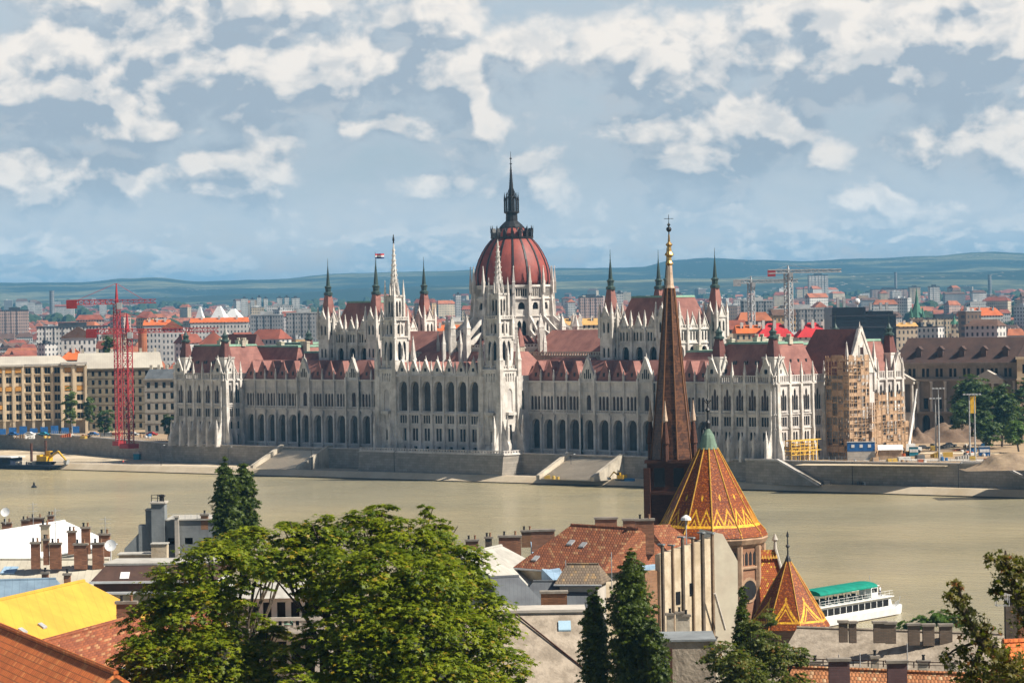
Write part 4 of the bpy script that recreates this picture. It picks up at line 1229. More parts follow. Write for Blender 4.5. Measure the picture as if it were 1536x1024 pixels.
def ministry():
    """long classical building at the right edge, arcade, giant columns, brown roof"""
    o = XY(1336, 1068); ang = 20; L = 70.0
    t = thing('classical_building', (o.x, o.y, 0), 'long brown classical building with columns and dormered brown roof at right', 'building')
    g = G(); win = []; g.fr(o.x, o.y, ang)
    nb = 15; bw = L/nb; cs = [bw*(i+.5) for i in range(nb)]
    sub_row(g, win, 0, L, 0, 8.8, [(c, 2.7, 0.5, 8.0, 1) for c in cs], 1.5, M_glass)
    sub_row(g, win, 0, L, 8.8, 19.6, [(c, 1.6, 10.0, 13.6, 0) for c in cs]+[], 1.0)
    g2 = g
    sub_row(g, win, 0, L, 19.6, 24.6, [(c+d, 1.0, 20.6, 23.4, 0) for c in cs for d in (-0.75, 0.75)], 0.4)
    g.box(-0.4, L+0.4, -1, 1.6, 19.2, 20.0); g.box(-0.4, L+0.4, -1, 0.9, 24.4, 25.3); g.box(0, L, 0, 1.6, 8.6, 9.2)
    g.fr(o.x, o.y, ang+270); g.poly([(-22, 0, 0), (0, 0, 0), (0, 0, 25), (-22, 0, 25)])
    g.build('wall', M_brnst, t)
    put_windows(win, t, 60)
    for c in [bw*i for i in range(nb+1)]:
        q = G(); q.fr(o.x, o.y, ang); q.lathe(c, 1.1, [(0.62, 9.2), (0.5, 9.9), (0.46, 18.3), (0.7, 19.2)], 10); q.build('column', M_palest, t)
    for a in (-2, 28.5):
        q = G(); q.fr(o.x, o.y, ang)
        q.box(a, a+10.5, 0, 3.6, 18.4, 19.6)
        q.hexa([(a-0.5, 4.0, 19.6), (a+11, 4.0, 19.6), (a+5.2, 4.0, 22.8)], [(a-0.5, 0, 19.6), (a+11, 0, 19.6), (a+5.2, 0, 22.8)], world=False)
        for k in range(4): q.lathe(a+0.8+k*3, 3.0, [(0.6, 9), (0.48, 18.4)], 10)
        q.box(a, a+10.5, 0, 3.8, 0, 9.0)
        q.build('portico', M_palest, t)
    q = G(); q.fr(o.x, o.y, ang)
    for (s0, s1, sh) in ((0, L, 0),):
        q.hexa([(0, 0.6, 25.2), (L, 0.6, 25.2), (L, -20, 25.2), (0, -20, 25.2)], [(4, -7, 33.5), (L-4, -7, 33.5), (L-4, -12, 33.5), (4, -12, 33.5)], world=False)
    r = q.build('roof', M_brf, t)
    for k in range(6):
        a = 9+k*7.4
        q = G(); q.fr(o.x, o.y, ang)
        q.box(a-0.9, a+0.9, -4.5, -1.2, 27.2, 29.6); q.hexa([(a-1.3, -0.9, 29.6), (a+1.3, -0.9, 29.6), (a, -0.9, 30.8)], [(a-1.3, -5.5, 29.6), (a+1.3, -5.5, 29.6), (a, -5.5, 30.8)], world=False)
        q.build('dormer', M_brf, r)
    # cream end block lit by the sun
    e = thing('classical_building', (o.x+50, o.y+20, 0), 'cream sunlit corner block at the far right edge beside the brown roof', 'building')
    win = []; q = G(); b = XY(1524, 1040); q.fr(b.x, b.y, 35)
    for fl in range(4): sub_row(q, win, 0, 16, fl*6.6, fl*6.6+6.6, [(c, 1.5, fl*6.6+2, fl*6.6+5, 0) for c in (2.5, 6, 9.5, 13)], 0.4)
    q.box(-0.4, 16.4, -12, 0.6, 26.4, 27.2); q.box(-0.2, 16, 0, 0.5, 19.5, 20.2)
    q.build('wall', M_cream, e); put_windows(win, e)
    q = G(); q.fr(b.x, b.y, 35); q.hexa([(0, 0, 27.2), (16, 0, 27.2), (16, -12, 27.2), (0, -12, 27.2)], [(3, -4, 32), (14, -4, 32), (14, -8, 32), (3, -8, 32)], world=False); q.build('roof', M_brf, e)
ministry()

# ---- generic town houses ------------------------------------------------
WALLC = {'white': (0.62, 0.60, 0.56), 'cream': (0.58, 0.48, 0.34), 'grey': (0.27, 0.27, 0.27), 'ochre': (0.50, 0.33, 0.16), 'pinkish': (0.50, 0.36, 0.30), 'brown': (0.22, 0.16, 0.12)}
ROOFC = {'orange': (0.42, 0.14, 0.065), 'brick red': (0.30, 0.085, 0.05), 'brown': (0.15, 0.085, 0.06), 'dark grey': (0.06, 0.065, 0.075), 'pale grey': (0.40, 0.40, 0.39), 'white': (0.66, 0.65, 0.62)}
WM = {k: mat('town_wall_'+k, facade_tex(v, (0.05, 0.055, 0.065))) for k, v in WALLC.items()}
RM = {k: mat('town_roof_'+k.replace(' ', '_'), plain(v, 0.45, 0.12)) for k, v in ROOFC.items()}
def house_mesh(gw, gr, x, y, z, w, l, h, rh, ang, flat, gc=None, rnd=random):
    """walls into gw, roof into gr, chimneys into gc"""
    gw.fr(x, y, ang); gr.fr(x, y, ang)
    a, b = w/2, l/2
    gw.box(-a, a, -b, b, z-6, z+h)
    if flat:
        gr.box(-a-0.2, a+0.2, -b-0.2, b+0.2, z+h, z+h+0.5)
        gr.box(-a*0.5, -a*0.1, -b*0.5, b*0.3, z+h+0.5, z+h+2.6)
        gr.box(a*0.2, a*0.5, -b*0.2, b*0.2, z+h+0.5, z+h+1.8)
    else:
        i = b*0.25 if rnd.random() < 0.6 else 0.0
        k = 0.6
        gr.hexa([(-a-k, -b-k, z+h), (a+k, -b-k, z+h), (a+k, b+k, z+h), (-a-k, b+k, z+h)],
                [(-a*(1-i/b) if i else -a-k, -0.2, z+h+rh), (a*(1-i/b) if i else a+k, -0.2, z+h+rh), (a*(1-i/b) if i else a+k, 0.2, z+h+rh), (-a*(1-i/b) if i else -a-k, 0.2, z+h+rh)], world=False)
    if gc is not None:
        for q in range(rnd.randint(1, 4)):
            cx_ = rnd.uniform(-a*0.8, a*0.8); cy_ = rnd.uniform(-b*0.4, b*0.4)
            hh = rh*0.6 if not flat else 0
            gc.append(G()); gc[-1].fr(x, y, ang)
            gc[-1].box(cx_-0.5, cx_+0.5, cy_-0.5, cy_+0.5, z+h+hh, z+h+hh+rnd.uniform(1.6, 3.2)+(0 if flat else rh*0.25))
def zone(u):
    for lim, nm in ((130, 'above the cream office block at the left edge'), (262, 'behind the red tower cranes'), (480, 'behind the left pavilion'), (700, 'between the left hall and the dome'), (905, 'between the dome and the right hall'),
                    (1100, 'behind the right hall'), (1250, 'behind the right pavilion'), (1360, 'behind the scaffolded gable')):
        if u < lim: return nm
    return 'above the brown classical building'
def depthword(d):
    return 'in the nearer rows' if d < 1700 else ('in the middle rows' if d < 2600 else 'far back')
def town():
    rn = random.Random(11)
    n = 0; placed = []
    tries = 0
    while n < 285 and tries < 20000:
        tries += 1
        u = rn.uniform(-20, 1560); d = 1230*math.exp(rn.random()**0.9*1.15)
        if 1235 < u < 1355 and d < 1520: continue
        if u < 262 and d < 1300: continue
        if d < 1270 and 300 < u < 1100: continue
        if 1340 < u and d < 1180: continue
        p = XY(u, d)
        if -165 < p.x < 165 and p.y < 110: continue
        if u > 1300 and d < 1250: continue
        w = rn.uniform(9, 24); l = rn.uniform(9, 15)
        if any((p.x-q[0])**2+(p.y-q[1])**2 < (0.42*(w+q[2]))**2 for q in placed): continue
        placed.append((p.x, p.y, w))
        h = rn.uniform(8, 14) if d < 2000 else rn.uniform(9, 17)
        if d > 1350 and rn.random() < 0.1: h += 5
        wk = rn.choices(list(WALLC), (5, 5, 2, 2, 2, 1))[0]
        rk = rn.choices(list(ROOFC), (7, 6, 4, 2, 2, 3))[0]
        flat = rk in ('pale grey', 'white') and rn.random() < 0.75
        ang = rn.choice((48, 52, 44, 140, 136, 15))
        size = 'long' if w > 19 else ('small' if w < 14 else 'broad')
        zn = zone(u); dw = depthword(d)
        lab = '%s %s %s with %s %s roof %s %s' % (size, wk, 'block' if flat else 'house', rk, 'flat' if flat else 'pitched', dw, zn)
        lab = ' '.join(lab.split()[:16])
        t = thing('town_house' if not flat else 'flat_roofed_block', (p.x, p.y, far_z(d)), lab, 'house' if not flat else 'building', lab)
        gw, gr, gc = G(), G(), []
        house_mesh(gw, gr, p.x, p.y, far_z(d), w, l, h, rn.uniform(3.2, 6.5), ang, flat, gc, rn)
        gw.build('wall', WM[wk], t); r = gr.build('roof', RM[rk], t); cm = WM['brown'] if rn.random() < 0.5 else WM['white']
        for q in gc: q.build('chimney_stack', cm, r)
        n += 1
    # the rest, beyond: one mass of small roofs
    masses = {}
    for k in range(9500):
        u = rn.uniform(-120, 1680); d = 1420*math.exp(rn.random()**0.9*1.8)
        p = XY(u, d); z = far_z(d)
        w = rn.uniform(8, 24)*(1 if d < 3500 else 1.4); l = rn.uniform(8, 17); h = rn.uniform(6, 14)
        if rn.random() < 0.03: h = rn.uniform(24, 40)
        wk = rn.choices(list(WALLC), (8, 5, 1, 1, 2, 1))[0]; rk = rn.choices(list(ROOFC), (7, 6, 4, 2, 3, 5))[0]
        if (fbm(p.x*0.0009, p.y*0.0009) > 0.38): continue
        gw = masses.setdefault(('w', wk), G()); gr = masses.setdefault(('r', rk), G())
        house_mesh(gw, gr, p.x, p.y, z, w, l, h, rn.uniform(3, 6), rn.choice((48, 52, 140, 15, 80)), rk in ('pale grey', 'white', 'dark grey'), None, rn)
    root = thing('distant_rooftops', (0, 3000, 0), 'mass of tiny far off roofs and pale blocks fading toward the hills', 'town'); root['kind'] = 'stuff'
    for (a, k), g in masses.items():
        o = g.build('far_walls' if a == 'w' else 'far_roofs', WM[k] if a == 'w' else RM[k], root); o['kind'] = 'stuff'
town()

def far_trees():
    """dark tree belts between the far roofs"""
    rn = random.Random(5)
    g = G()
    for k in range(1700):
        u = rn.uniform(-120, 1680); d = 1500*math.exp(rn.random()**0.8*2.0)
        p = XY(u, d)
        if d < 2400 and rn.random() < 0.6: continue
        if fbm(p.x*0.0009, p.y*0.0009) < 0.1 and rn.random() < 0.75: continue
        z = far_z(d); r = rn.uniform(4, 9)*(1.0 if d < 3000 else 1.8)
        for q in range(3):
            g.ball((p.x+rn.uniform(-r, r), p.y+rn.uniform(-r, r), z+r*rn.uniform(0.5, 0.9)), r*rn.uniform(0.6, 1), 6, 4, rn.uniform(0.8, 1.2))
    o = g.build('distant_trees', mat('far_foliage', stained((0.035, 0.065, 0.02), (0.02, 0.04, 0.015), 0.15, False, 0.5)))
    tag(o, 'dark green tree belts scattered among the distant roofs', 'trees', None, 'stuff')
far_trees()

# ---- landmarks in the town ----------------------------------------------
def slab(u0, u1, vt, d, label, wk, n='tower_block', vb=None, ang=50, thick=14, wm=None):
    p = XY((u0+u1)/2, d); z0 = far_z(d); zt = (CAM+ray((u0+u1)/2, vt)*d).z
    t = thing(n, (p.x, p.y, z0), label, 'tower block' if n == 'tower_block' else 'building')
    w = (u1-u0)/FPX*d
    gw, gr = G(), G(); gw.fr(p.x, p.y, ang); gw.box(-w/2, w/2, -thick, 0, z0-4, zt)
    for k in range(int(w/6)): gw.box(-w/2+6*k, -w/2+6*k+0.5, 0, 0.6, z0, zt)
    gr.fr(p.x, p.y, ang); gr.box(-w/2-0.3, w/2+0.3, -thick-.3, .3, zt, zt+1); gr.box(-w*0.2, w*0.2, -thick*0.7, -thick*0.3, zt+1, zt+3.5)
    gw.build('wall', WM[wk] if wm is None else wm, t); gr.build('roof', RM['dark grey'] if wk != 'grey' else RM['pale grey'], t)
    return t
slab(1214, 1243, 413, 6000, 'tall pale grey tower block standing alone right of the grey cranes', 'white')
slab(1395, 1410, 430, 5200, 'white tower block above the orange roofs, right of the black building', 'white')
slab(1365, 1381, 431, 5600, 'pale tower block just left of the isolated white one', 'cream')
slab(1308, 1362, 434, 5900, 'long low grey industrial block on the plain right of centre', 'pinkish')
for i, (a, b, v) in enumerate(((362, 372, 448), (376, 382, 449), (386, 392, 446), (396, 402, 448), (416, 424, 447), (427, 434, 446), (438, 450, 447))):
    slab(a, b, v, 5200, 'pale panel tower in the distant row left of the green needle spires', 'white', ang=52)['label'] = 'pale panel tower in the distant row left of the green needle spires'
for o in list(sc.objects):
    if o.get('label') == 'pale panel tower in the distant row left of the green needle spires': o['group'] = 'distant row of panel towers'
slab(0, 42, 466, 3400, 'long pinkish apartment slab at the far left edge of the town', 'pinkish', 'apartment_slab')
slab(55, 160, 491, 2200, 'very long white flat roofed hall left of the red cranes', 'white', 'flat_roofed_block', thick=20)
slab(684, 692, 442, 4500, 'slim white tower seen just left of the dome drum', 'white')
slab(925, 935, 440, 4200, 'slim grey tower just right of the right hall spire', 'white')
slab(870, 905, 446, 3600, 'reddish apartment slab seen between dome and right hall', 'pinkish', 'apartment_slab')
slab(1115, 1160, 452, 2600, 'dark grey office slab behind the first grey crane', 'grey', 'office_slab')
slab(1160, 1243, 464, 2300, 'grey glass office slab behind the second grey crane', 'grey', 'office_slab', thick=20)
slab(1380, 1460, 478, 2300, 'long cream block with flat roof above the brown classical roof', 'cream', 'flat_roofed_block')
slab(1290, 1340, 476, 2100, 'low cream block below the black office building', 'cream', 'flat_roofed_block')
slab(430, 480, 470, 2500, 'grey flat roofed hall just left of the left hall tower', 'grey', 'flat_roofed_block')
slab(375, 425, 473, 2700, 'bluish grey flat shed with white wall behind the left wing', 'grey', 'flat_roofed_block')
M_tile_o = mat('orange_tile_roof', plain((0.62, 0.15, 0.04), 0.3, 0.2)); M_tile_r = mat('bright_red_roof', plain((0.52, 0.03, 0.035), 0.25, 0.2))
def longroof(u0, u1, vr, ve, d, rm, wk, label, ang=48, hipped=False):
    p = XY((u0+u1)/2, d); z0 = far_z(d); zr = (CAM+ray(u0, vr)*d).z; ze = (CAM+ray(u0, ve)*d).z
    t = thing('town_house', (p.x, p.y, z0), label, 'house')
    w = (u1-u0)/FPX*d/2; g = G(); g.fr(p.x, p.y, ang); g.box(-w, w, -12, 0, z0-3, ze); g.build('wall', WM[wk], t)
    g = G(); g.fr(p.x, p.y, ang); i = 5 if hipped else 0
    g.hexa([(-w-.5, .5, ze), (w+.5, .5, ze), (w+.5, -12.5, ze), (-w-.5, -12.5, ze)], [(-w+i, -5.8, zr), (w-i, -5.8, zr), (w-i, -6.2, zr), (-w+i, -6.2, zr)], world=False)
    r = g.build('roof', rm, t)
    for k in range(3):
        g = G(); g.fr(p.x, p.y, ang); a = -w*0.6+k*w*0.6; g.box(a-.6, a+.6, -4.5, -3.3, ze+1, zr+1.2); g.build('chimney', WM['white'], r)
    return t
longroof(1105, 1150, 488, 500, 1290, M_tile_o, 'cream', 'orange roofed house at the left end of the bright red roofs')
longroof(1135, 1192, 485, 506, 1275, M_tile_r, 'white', 'bright red roof behind the right pavilion, the left one of two', hipped=True)
longroof(1196, 1246, 484, 506, 1265, M_tile_r, 'white', 'bright red roof behind the right pavilion, the right one of two', hipped=True)
longroof(1436, 1505, 462, 474, 2500, M_tile_o, 'white', 'long vivid orange roof at right above the cream block', hipped=True)
longroof(1340, 1376, 484, 490, 1700, mat('ochre_roof', plain((0.62, 0.36, 0.12), 0.2, 0.2)), 'cream', 'ochre roofed block left of the green church spire')
longroof(285, 372, 477, 484, 2100, M_tile_o, 'white', 'long vivid orange roof below the white pyramids at left')
longroof(88, 128, 523, 540, 1330, M_tile_o, 'brown', 'bright orange roof rising behind the cream office block', hipped=True)
longroof(215, 255, 480, 488, 1900, M_tile_o, 'white', 'orange roof right of the brick smokestack')
longroof(630, 690, 488, 500, 1500, M_tile_o, 'white', 'orange roof between the left hall and the left tower')
longroof(845, 900, 478, 488, 1550, mat('ochre_roof'), 'cream', 'domed ochre and white block right of the dome')
def pyramid(u, vt, vb, d, w, label):
    p = XY(u, d); zt = (CAM+ray(u, vt)*d).z; zb = (CAM+ray(u, vb)*d).z
    g = G(); g.fr(p.x, p.y, 30); g.box(-w, w, -w, w, far_z(d)-2, zb); g.lathe(0, 0, [(w*1.35, zb), (w*0.25, zt)], 4, math.pi/4)
    tag(g.build('pyramid_roof', M_white), label, 'building')
pyramid(300, 460, 478, 2700, 3.5, 'narrow white pyramid roof, leftmost of three')
pyramid(329, 459, 478, 2600, 6.5, 'tallest white pyramid roof, the middle of three')
pyramid(350, 463, 477, 2650, 7.5, 'blunt white pyramid roof, rightmost of three')
def black_office():
    d = 1560; p = XY(1295, d); t = thing('office_building', (p.x, p.y, 0), 'black glass office building behind the great scaffolded gable', 'building')
    g = G(); g.fr(p.x, p.y, 47); g.box(-15.5, 16, -25, 0, 0, 39.5); g.box(-15.5, 1, -24, 0.4, 39.5, 43); g.box(2, 15, -20, -2, 39.5, 41)
    g.build('wall', mat('black_glass', plain((0.012, 0.013, 0.018), 0.3), rough=0.3), t)
    g = G(); g.fr(p.x, p.y, 47)
    for k in range(7): g.box(-16.6, 17.1, 0.4, 0.6, 5+k*5.6, 5.5+k*5.6)
    g.build('floor_band', mat('dark_floor_band', plain((0.05, 0.05, 0.06), 0.3)), t)
    g = G(); g.fr(p.x, p.y, 47); q = g.P(-3, 0, 0); g.tube((q[0], q[1], 43), (q[0], q[1], 45), 0.25); g.ball((q[0], q[1], 45.8), 1.5, 10, 6); g.build('satellite_dish', M_white, t)
    for a in (-12, -9, 4, 9, 12):
        g = G(); g.fr(p.x, p.y, 47); g.box(a-0.6, a+0.6, -4, -2, 41.5, 45+(a < 0)*3); g.build('vent', M_grey, t)
black_office()
def spire_church(u, vt, vm, vb, d, w, label):
    p = XY(u, d); z = lambda v: (CAM+ray(u, v)*d).z
    t = thing('church', (p.x, p.y, 0), label, 'church')
    g = G(); g.fr(p.x, p.y, 40); g.box(-w, w, -w, w, 0, z(vm)); g.box(-w*1.2, w*1.2, -w*1.2, w*1.2, z(vm)-1, z(vm)); g.box(-w*1.5, w*1.5, -w*8, -w, 0, z(vb)); g.build('wall', WM['cream'], t)
    g = G(); g.fr(p.x, p.y, 40); g.lathe(0, 0, [(w*1.35, z(vm)), (w*0.8, z(vm)+(z(vt)-z(vm))*0.25), (w*0.35, z(vm)+(z(vt)-z(vm))*0.5), (0.1, z(vt))], 8)
    for s in (-1, 1):
        for q in (-1, 1): g.lathe(s*w, q*w, [(w*0.3, z(vm)), (0.05, z(vm)+(z(vt)-z(vm))*0.35)], 6)
    g.build('spire', mat('bright_verdigris', plain((0.08, 0.22, 0.15), 0.4, 0.5)), t)
spire_church(1375, 432, 476, 490, 1900, 3.4, 'church with tall green needle spire above the brown classical roof')
spire_church(1431, 472, 486, 500, 1700, 1.6, 'small green spire right of the tall needle spire')
spire_church(1318, 478, 488, 498, 1750, 1.6, 'small green turret spire right of the black office building')
def stack(u, vt, vb, d, r, m, label):
    p = XY(u, d); z = lambda v: (CAM+ray(u, v)*d).z
    g = G(); g.fr(p.x, p.y, 0); g.lathe(0, 0, [(r*1.15, z(vb)-20), (r, z(vt)-1), (r*1.1, z(vt)-0.9), (r*1.1, z(vt))], 14)
    tag(g.build('smokestack', m), label, 'chimney')
stack(213, 493, 530, 1400, 1.9, mat('orange_brick', blocks((0.45, 0.16, 0.07), (0.36, 0.12, 0.06), 0, 1, 0.4)), 'orange brick smokestack right of the red tower cranes')
stack(78, 436, 470, 6000, 4.5, WM['grey'], 'tall slim grey smokestack on the plain at left')
stack(1485, 412, 446, 7000, 4, WM['grey'], 'tall slim grey mast stack below the right hills')
stack(1344, 408, 440, 7000, 3, WM['grey'], 'thin distant grey stack in front of the hills right of centre')

# ---- tower cranes ---------------------------------------------------------
def lattice(g, p, q, w, n, r=0.09):
    """square lattice girder from p to q"""
    p, q = Vector(p), Vector(q); d = (q-p).normalized()
    u = (Vector((0, 0, 1)) if abs(d.z) < 0.9 else Vector((1, 0, 0))).cross(d).normalized(); v = d.cross(u)
    cs = [(u*a+v*b)*(w/2) for a, b in ((-1, -1), (1, -1), (1, 1), (-1, 1))]
    for c in cs: g.tube(p+c, q+c, r*1.5, 4)
    for i in range(n):
        a = p+(q-p)*(i/n); b = p+(q-p)*((i+1)/n)
        for k in range(4):
            c0, c1 = cs[k], cs[(k+1) % 4]
            g.tube(a+c0, a+c1, r, 3)
            g.tube(a+(c0 if i % 2 else c1), b+(c1 if i % 2 else c0), r, 3)
def tower_crane(u, d, vb, vjib, vtop, mast_w, m, jr, jl, ang, label, weight=None, r=0.12):
    p = XY(u, d); z = lambda v: (CAM+ray(u, v)*d).z
    t = thing('tower_crane', (p.x, p.y, z(vb)), label, 'crane')
    g = G(); zj = z(vjib); lattice(g, (p.x, p.y, z(vb)), (p.x, p.y, zj), mast_w, max(6, int((zj-z(vb))/mast_w)), r)
    g.fr(p.x, p.y, 0); g.box(-mast_w, mast_w, -mast_w, mast_w, z(vb)-1, z(vb)+0.6); g.build('mast', m, t)
    g = G(); g.tube((p.x, p.y, zj), (p.x, p.y, z(vtop)), mast_w*0.4, 4, 0.2)
    dr = Vector((math.cos(R(ang)), math.sin(R(ang)), 0)); tip = Vector((p.x, p.y, z(vtop)))
    a = Vector((p.x, p.y, zj+0.6))
    g.build('apex', m, t)
    g = G(); lattice(g, a, a+dr*jr, 1.3, int(jr/1.8), r*0.8); g.tube(tip, a+dr*jr*0.75, 0.09, 3); g.build('jib', m, t)
    g = G(); lattice(g, a, a-dr*jl, 1.6, int(jl/1.8), r); g.tube(tip, a-dr*jl*0.9, 0.09, 3); cj = g.build('counter_jib', m, t)
    g = G(); c = a-dr*(jl-1.5); g.fr(c.x, c.y, ang); g.box(-1.8, 1.8, -1, 1, c.z-2.2, c.z+0.8); g.build('counterweight', weight or m, cj)
    g = G(); c = a+dr*1.2; g.fr(c.x, c.y, ang); g.box(-0.9, 0.9, 1.0, 2.6, c.z-2.6, c.z-0.4); g.build('cab', M_white if weight is None else M_grey, t)
    return t
tower_crane(175, 1140, 664, 455, 425, 1.7, M_red, 14, 17.5, 44, 'taller red tower crane left of the parliament', mat('dark_red_paint', plain((0.28, 0.02, 0.02), 0.3)), 0.11)
tower_crane(190, 1120, 668, 499, 470, 2.4, M_red, 32, 14, 44, 'shorter broad red tower crane beside the taller one', mat('dark_red_paint'), 0.125)
tower_crane(1127, 1500, 500, 424, 414, 2.2, M_grey, 22, 8, 40, 'pale grey tower crane, left of two behind the right pavilion', M_grey, 0.2)
tower_crane(1183, 1450, 500, 409, 398, 2.6, M_grey, 24, 9, 40, 'pale grey tower crane with red cab, right of two behind the pavilion', M_red, 0.22)
# ================================================================ foliage
def foliage(c1, c2, c3=None, trans=0.35):
    def fn(w, b):
        oi = w.node('ShaderNodeNewGeometry')
        p = oi.outputs['Position']
        n = w.noise(p, 0.9, 3, 0.6)
        wn = w.node('ShaderNodeTexWhiteNoise', noise_dimensions='3D')
        rr = oi.outputs['Random Per Island']
        c = w.mix(w.rng(n, 0.35, 0.65), c1, c2)
        c = w.mix(w.rng(rr, 0.3, 1.0, 0, 0.5), c, tuple(k*1.35 for k in c2))
        if c3: c = w.mix(w.rng(rr, 0.90, 0.96, 0, 0.9), c, c3)
        w.put(b.inputs['Base Color'], c)
        b.inputs['Roughness'].default_value = 0.5
        tr = w.node('ShaderNodeBsdfTranslucent'); w.put(tr.inputs[0], w.mix(0.5, c, (0.25, 0.35, 0.02)))
        ms = w.node('ShaderNodeMixShader'); ms.inputs[0].default_value = trans
        out = w.n['Material Output']
        w.l.new(b.outputs[0], ms.inputs[1]); w.l.new(tr.outputs[0], ms.inputs[2]); w.l.new(ms.outputs[0], out.inputs[0])
    return fn
M_leaf = mat('chestnut_leaves', foliage((0.045, 0.085, 0.003), (0.20, 0.235, 0.006), (0.30, 0.20, 0.015)))
M_pop = mat('poplar_leaves', foliage((0.02, 0.038, 0.003), (0.065, 0.095, 0.008), None, 0.25))
M_park = mat('park_leaves', foliage((0.028, 0.055, 0.014), (0.055, 0.095, 0.02), None, 0.25))
M_rusty = mat('autumn_leaves', foliage((0.05, 0.055, 0.012), (0.12, 0.10, 0.015), (0.25, 0.08, 0.02), 0.3))
M_bark = mat('bark', stained((0.10, 0.075, 0.05), (0.05, 0.038, 0.028), 1.0, True, 6.0, 0.5))
def leaf(g, c, r, n, rn, fans=1):
    """one leaf spray: a few lobes fanned round a point"""
    u = n.orthogonal().normalized(); v = n.cross(u)
    t0 = rn.random()*6.28
    b = len(g.v); k = 5
    g.v.append(tuple(c+n*(r*0.12)))
    for i in range(k*2):
        t = t0+math.pi*i/k
        rr = r*(1.0 if i % 2 == 0 else 0.42)*rn.uniform(0.8, 1.15)
        g.v.append(tuple(c+u*(rr*math.cos(t))+v*(rr*math.sin(t))-n*(r*0.2*(1 if i % 2 == 0 else 0))))
    g.f.append(tuple([b+1+i for i in range(k*2)]))
def clump_tree(name, base, clumps, leaves, lr, m, label, cat='tree', group=None, trunk_r=0.4, up=0.45, seed=1, shell=0.5, plate=26):
    """trunk and limbs reaching into each clump; each clump = ellipsoid of leaf sprays.
    clumps: (centre, radius xyz)"""
    rn = random.Random(seed)
    t = thing(name, base, label, cat, group)
    g = G(); b = Vector(base)
    cz = sum(c[0].z for c in clumps)/len(clumps)
    top = Vector((sum(c[0].x for c in clumps)/len(clumps), sum(c[0].y for c in clumps)/len(clumps), b.z+(cz-b.z)*0.55))
    g.tube(b-Vector((0, 0, 1)), top, trunk_r, 8, trunk_r*0.65)
    for c, rad in clumps:
        mid = top.lerp(c, 0.55)+Vector((rn.uniform(-.3, .3), rn.uniform(-.3, .3), 0.3))
        g.tube(top, mid, trunk_r*0.42, 6, trunk_r*0.25); g.tube(mid, c+Vector((0, 0, rad[2]*0.4)), trunk_r*0.25, 5, trunk_r*0.08)
        for q in range(3):
            e = c+Vector((rn.uniform(-1, 1)*rad[0], rn.uniform(-1, 1)*rad[1], rn.uniform(0, 1)*rad[2]))*0.75
            g.tube(mid.lerp(c, 0.5), e, trunk_r*0.12, 4, trunk_r*0.04)
    g.build('trunk', M_bark, t)
    g = G()
    vol = [(r[0]*r[1]*r[2])**0.67 for _, r in clumps]; tot = sum(vol)
    for (c, rad), vv in zip(clumps, vol):
        n = int(leaves*vv/tot)
        # sub-clusters give light and dark masses
        subs = []
        lay = plate
        ns = max(4, int(n/lay))
        for i in range(ns):
            d = Vector((rn.gauss(0, 1), rn.gauss(0, 1), rn.gauss(0, 1)+0.15)).normalized()
            rr = rn.uniform(shell, 1.0)
            subs.append((Vector((d.x*rad[0]*rr, d.y*rad[1]*rr, d.z*rad[2]*rr)), d))
        for sp, d in subs:
            sr = min(rad)*rn.uniform(0.2, 0.42)
            # flat spray of leaves, tilted a little outward
            for i in range(lay):
                q = Vector((rn.gauss(0, 1), rn.gauss(0, 1), 0))*sr*0.75
                q.z = -0.35*(q.x*d.x+q.y*d.y)-0.12*q.length+rn.gauss(0, 0.13)*sr
                pos = c+sp+q
                nn = (Vector((0, 0, 1))*up+d*0.35+Vector((rn.uniform(-1, 1), rn.uniform(-1, 1), rn.uniform(-1, 1)))*0.5).normalized()
                leaf(g, pos, lr*rn.uniform(0.6, 1.3), nn, rn)
    g.build('crown', m, t)
    return t

# ================================================================ far bank
def park_tree(u, vt, vb, d, wpx, m, label, seed, leaves=900, name='broadleaf_tree', group=None):
    z = lambda v: (CAM+ray(u, v)*d).z
    p = XY(u, d); zt, zb = z(vt), z(vb); R_ = wpx/FPX*d/2; h = zt-zb
    rn = random.Random(seed); cl = []
    for i in range(11):
        a = rn.uniform(0, 6.28); q = rn.uniform(0.2, 0.62)*R_
        zz = zb+h*rn.uniform(0.16, 0.80)
        cl.append((Vector((p.x+q*math.cos(a), p.y+q*math.sin(a), zz)), (R_*0.48, R_*0.48, h*0.2)))
    cl.append((Vector((p.x, p.y, zt-h*0.22)), (R_*0.5, R_*0.5, h*0.22)))
    return clump_tree(name, (p.x, p.y, zb), cl, leaves*3, 0.62, m, label, 'tree', group, R_*0.06, 0.4, seed, 0.4)
park_tree(1455, 560, 650, 1000, 66, M_park, 'tall rounded dark green tree in front of the classical building', 3, 1600)
park_tree(1500, 575, 665, 985, 60, M_park, 'broad dark tree right of the tall rounded one at far right', 4, 1500)
park_tree(1530, 560, 660, 1010, 40, M_park, 'dark tree cut off by the right edge', 5, 900)
park_tree(1525, 628, 672, 960, 50, mat('bright_park_leaves', foliage((0.05, 0.10, 0.015), (0.09, 0.16, 0.02))), 'low bright green tree at the right edge above the sand heap', 6, 900)
park_tree(1475, 615, 668, 975, 46, M_park, 'low dense dark tree between the masts and the bright green tree', 14, 900)
park_tree(1512, 600, 660, 992, 50, M_park, 'dark tree filling the gap at far right', 15, 900)
park_tree(1440, 600, 640, 975, 34, M_park, 'small dark tree left of the yellow banner mast', 8, 700)
M_young = mat('young_leaves', foliage((0.06, 0.095, 0.02), (0.10, 0.14, 0.03), None, 0.3))
park_tree(104, 578, 640, 1195, 30, M_young, 'young green tree in front of the cream office block', 9, 420)
park_tree(131, 590, 640, 1190, 20, M_young, 'slender green tree at the corner of the cream office block', 10, 260)
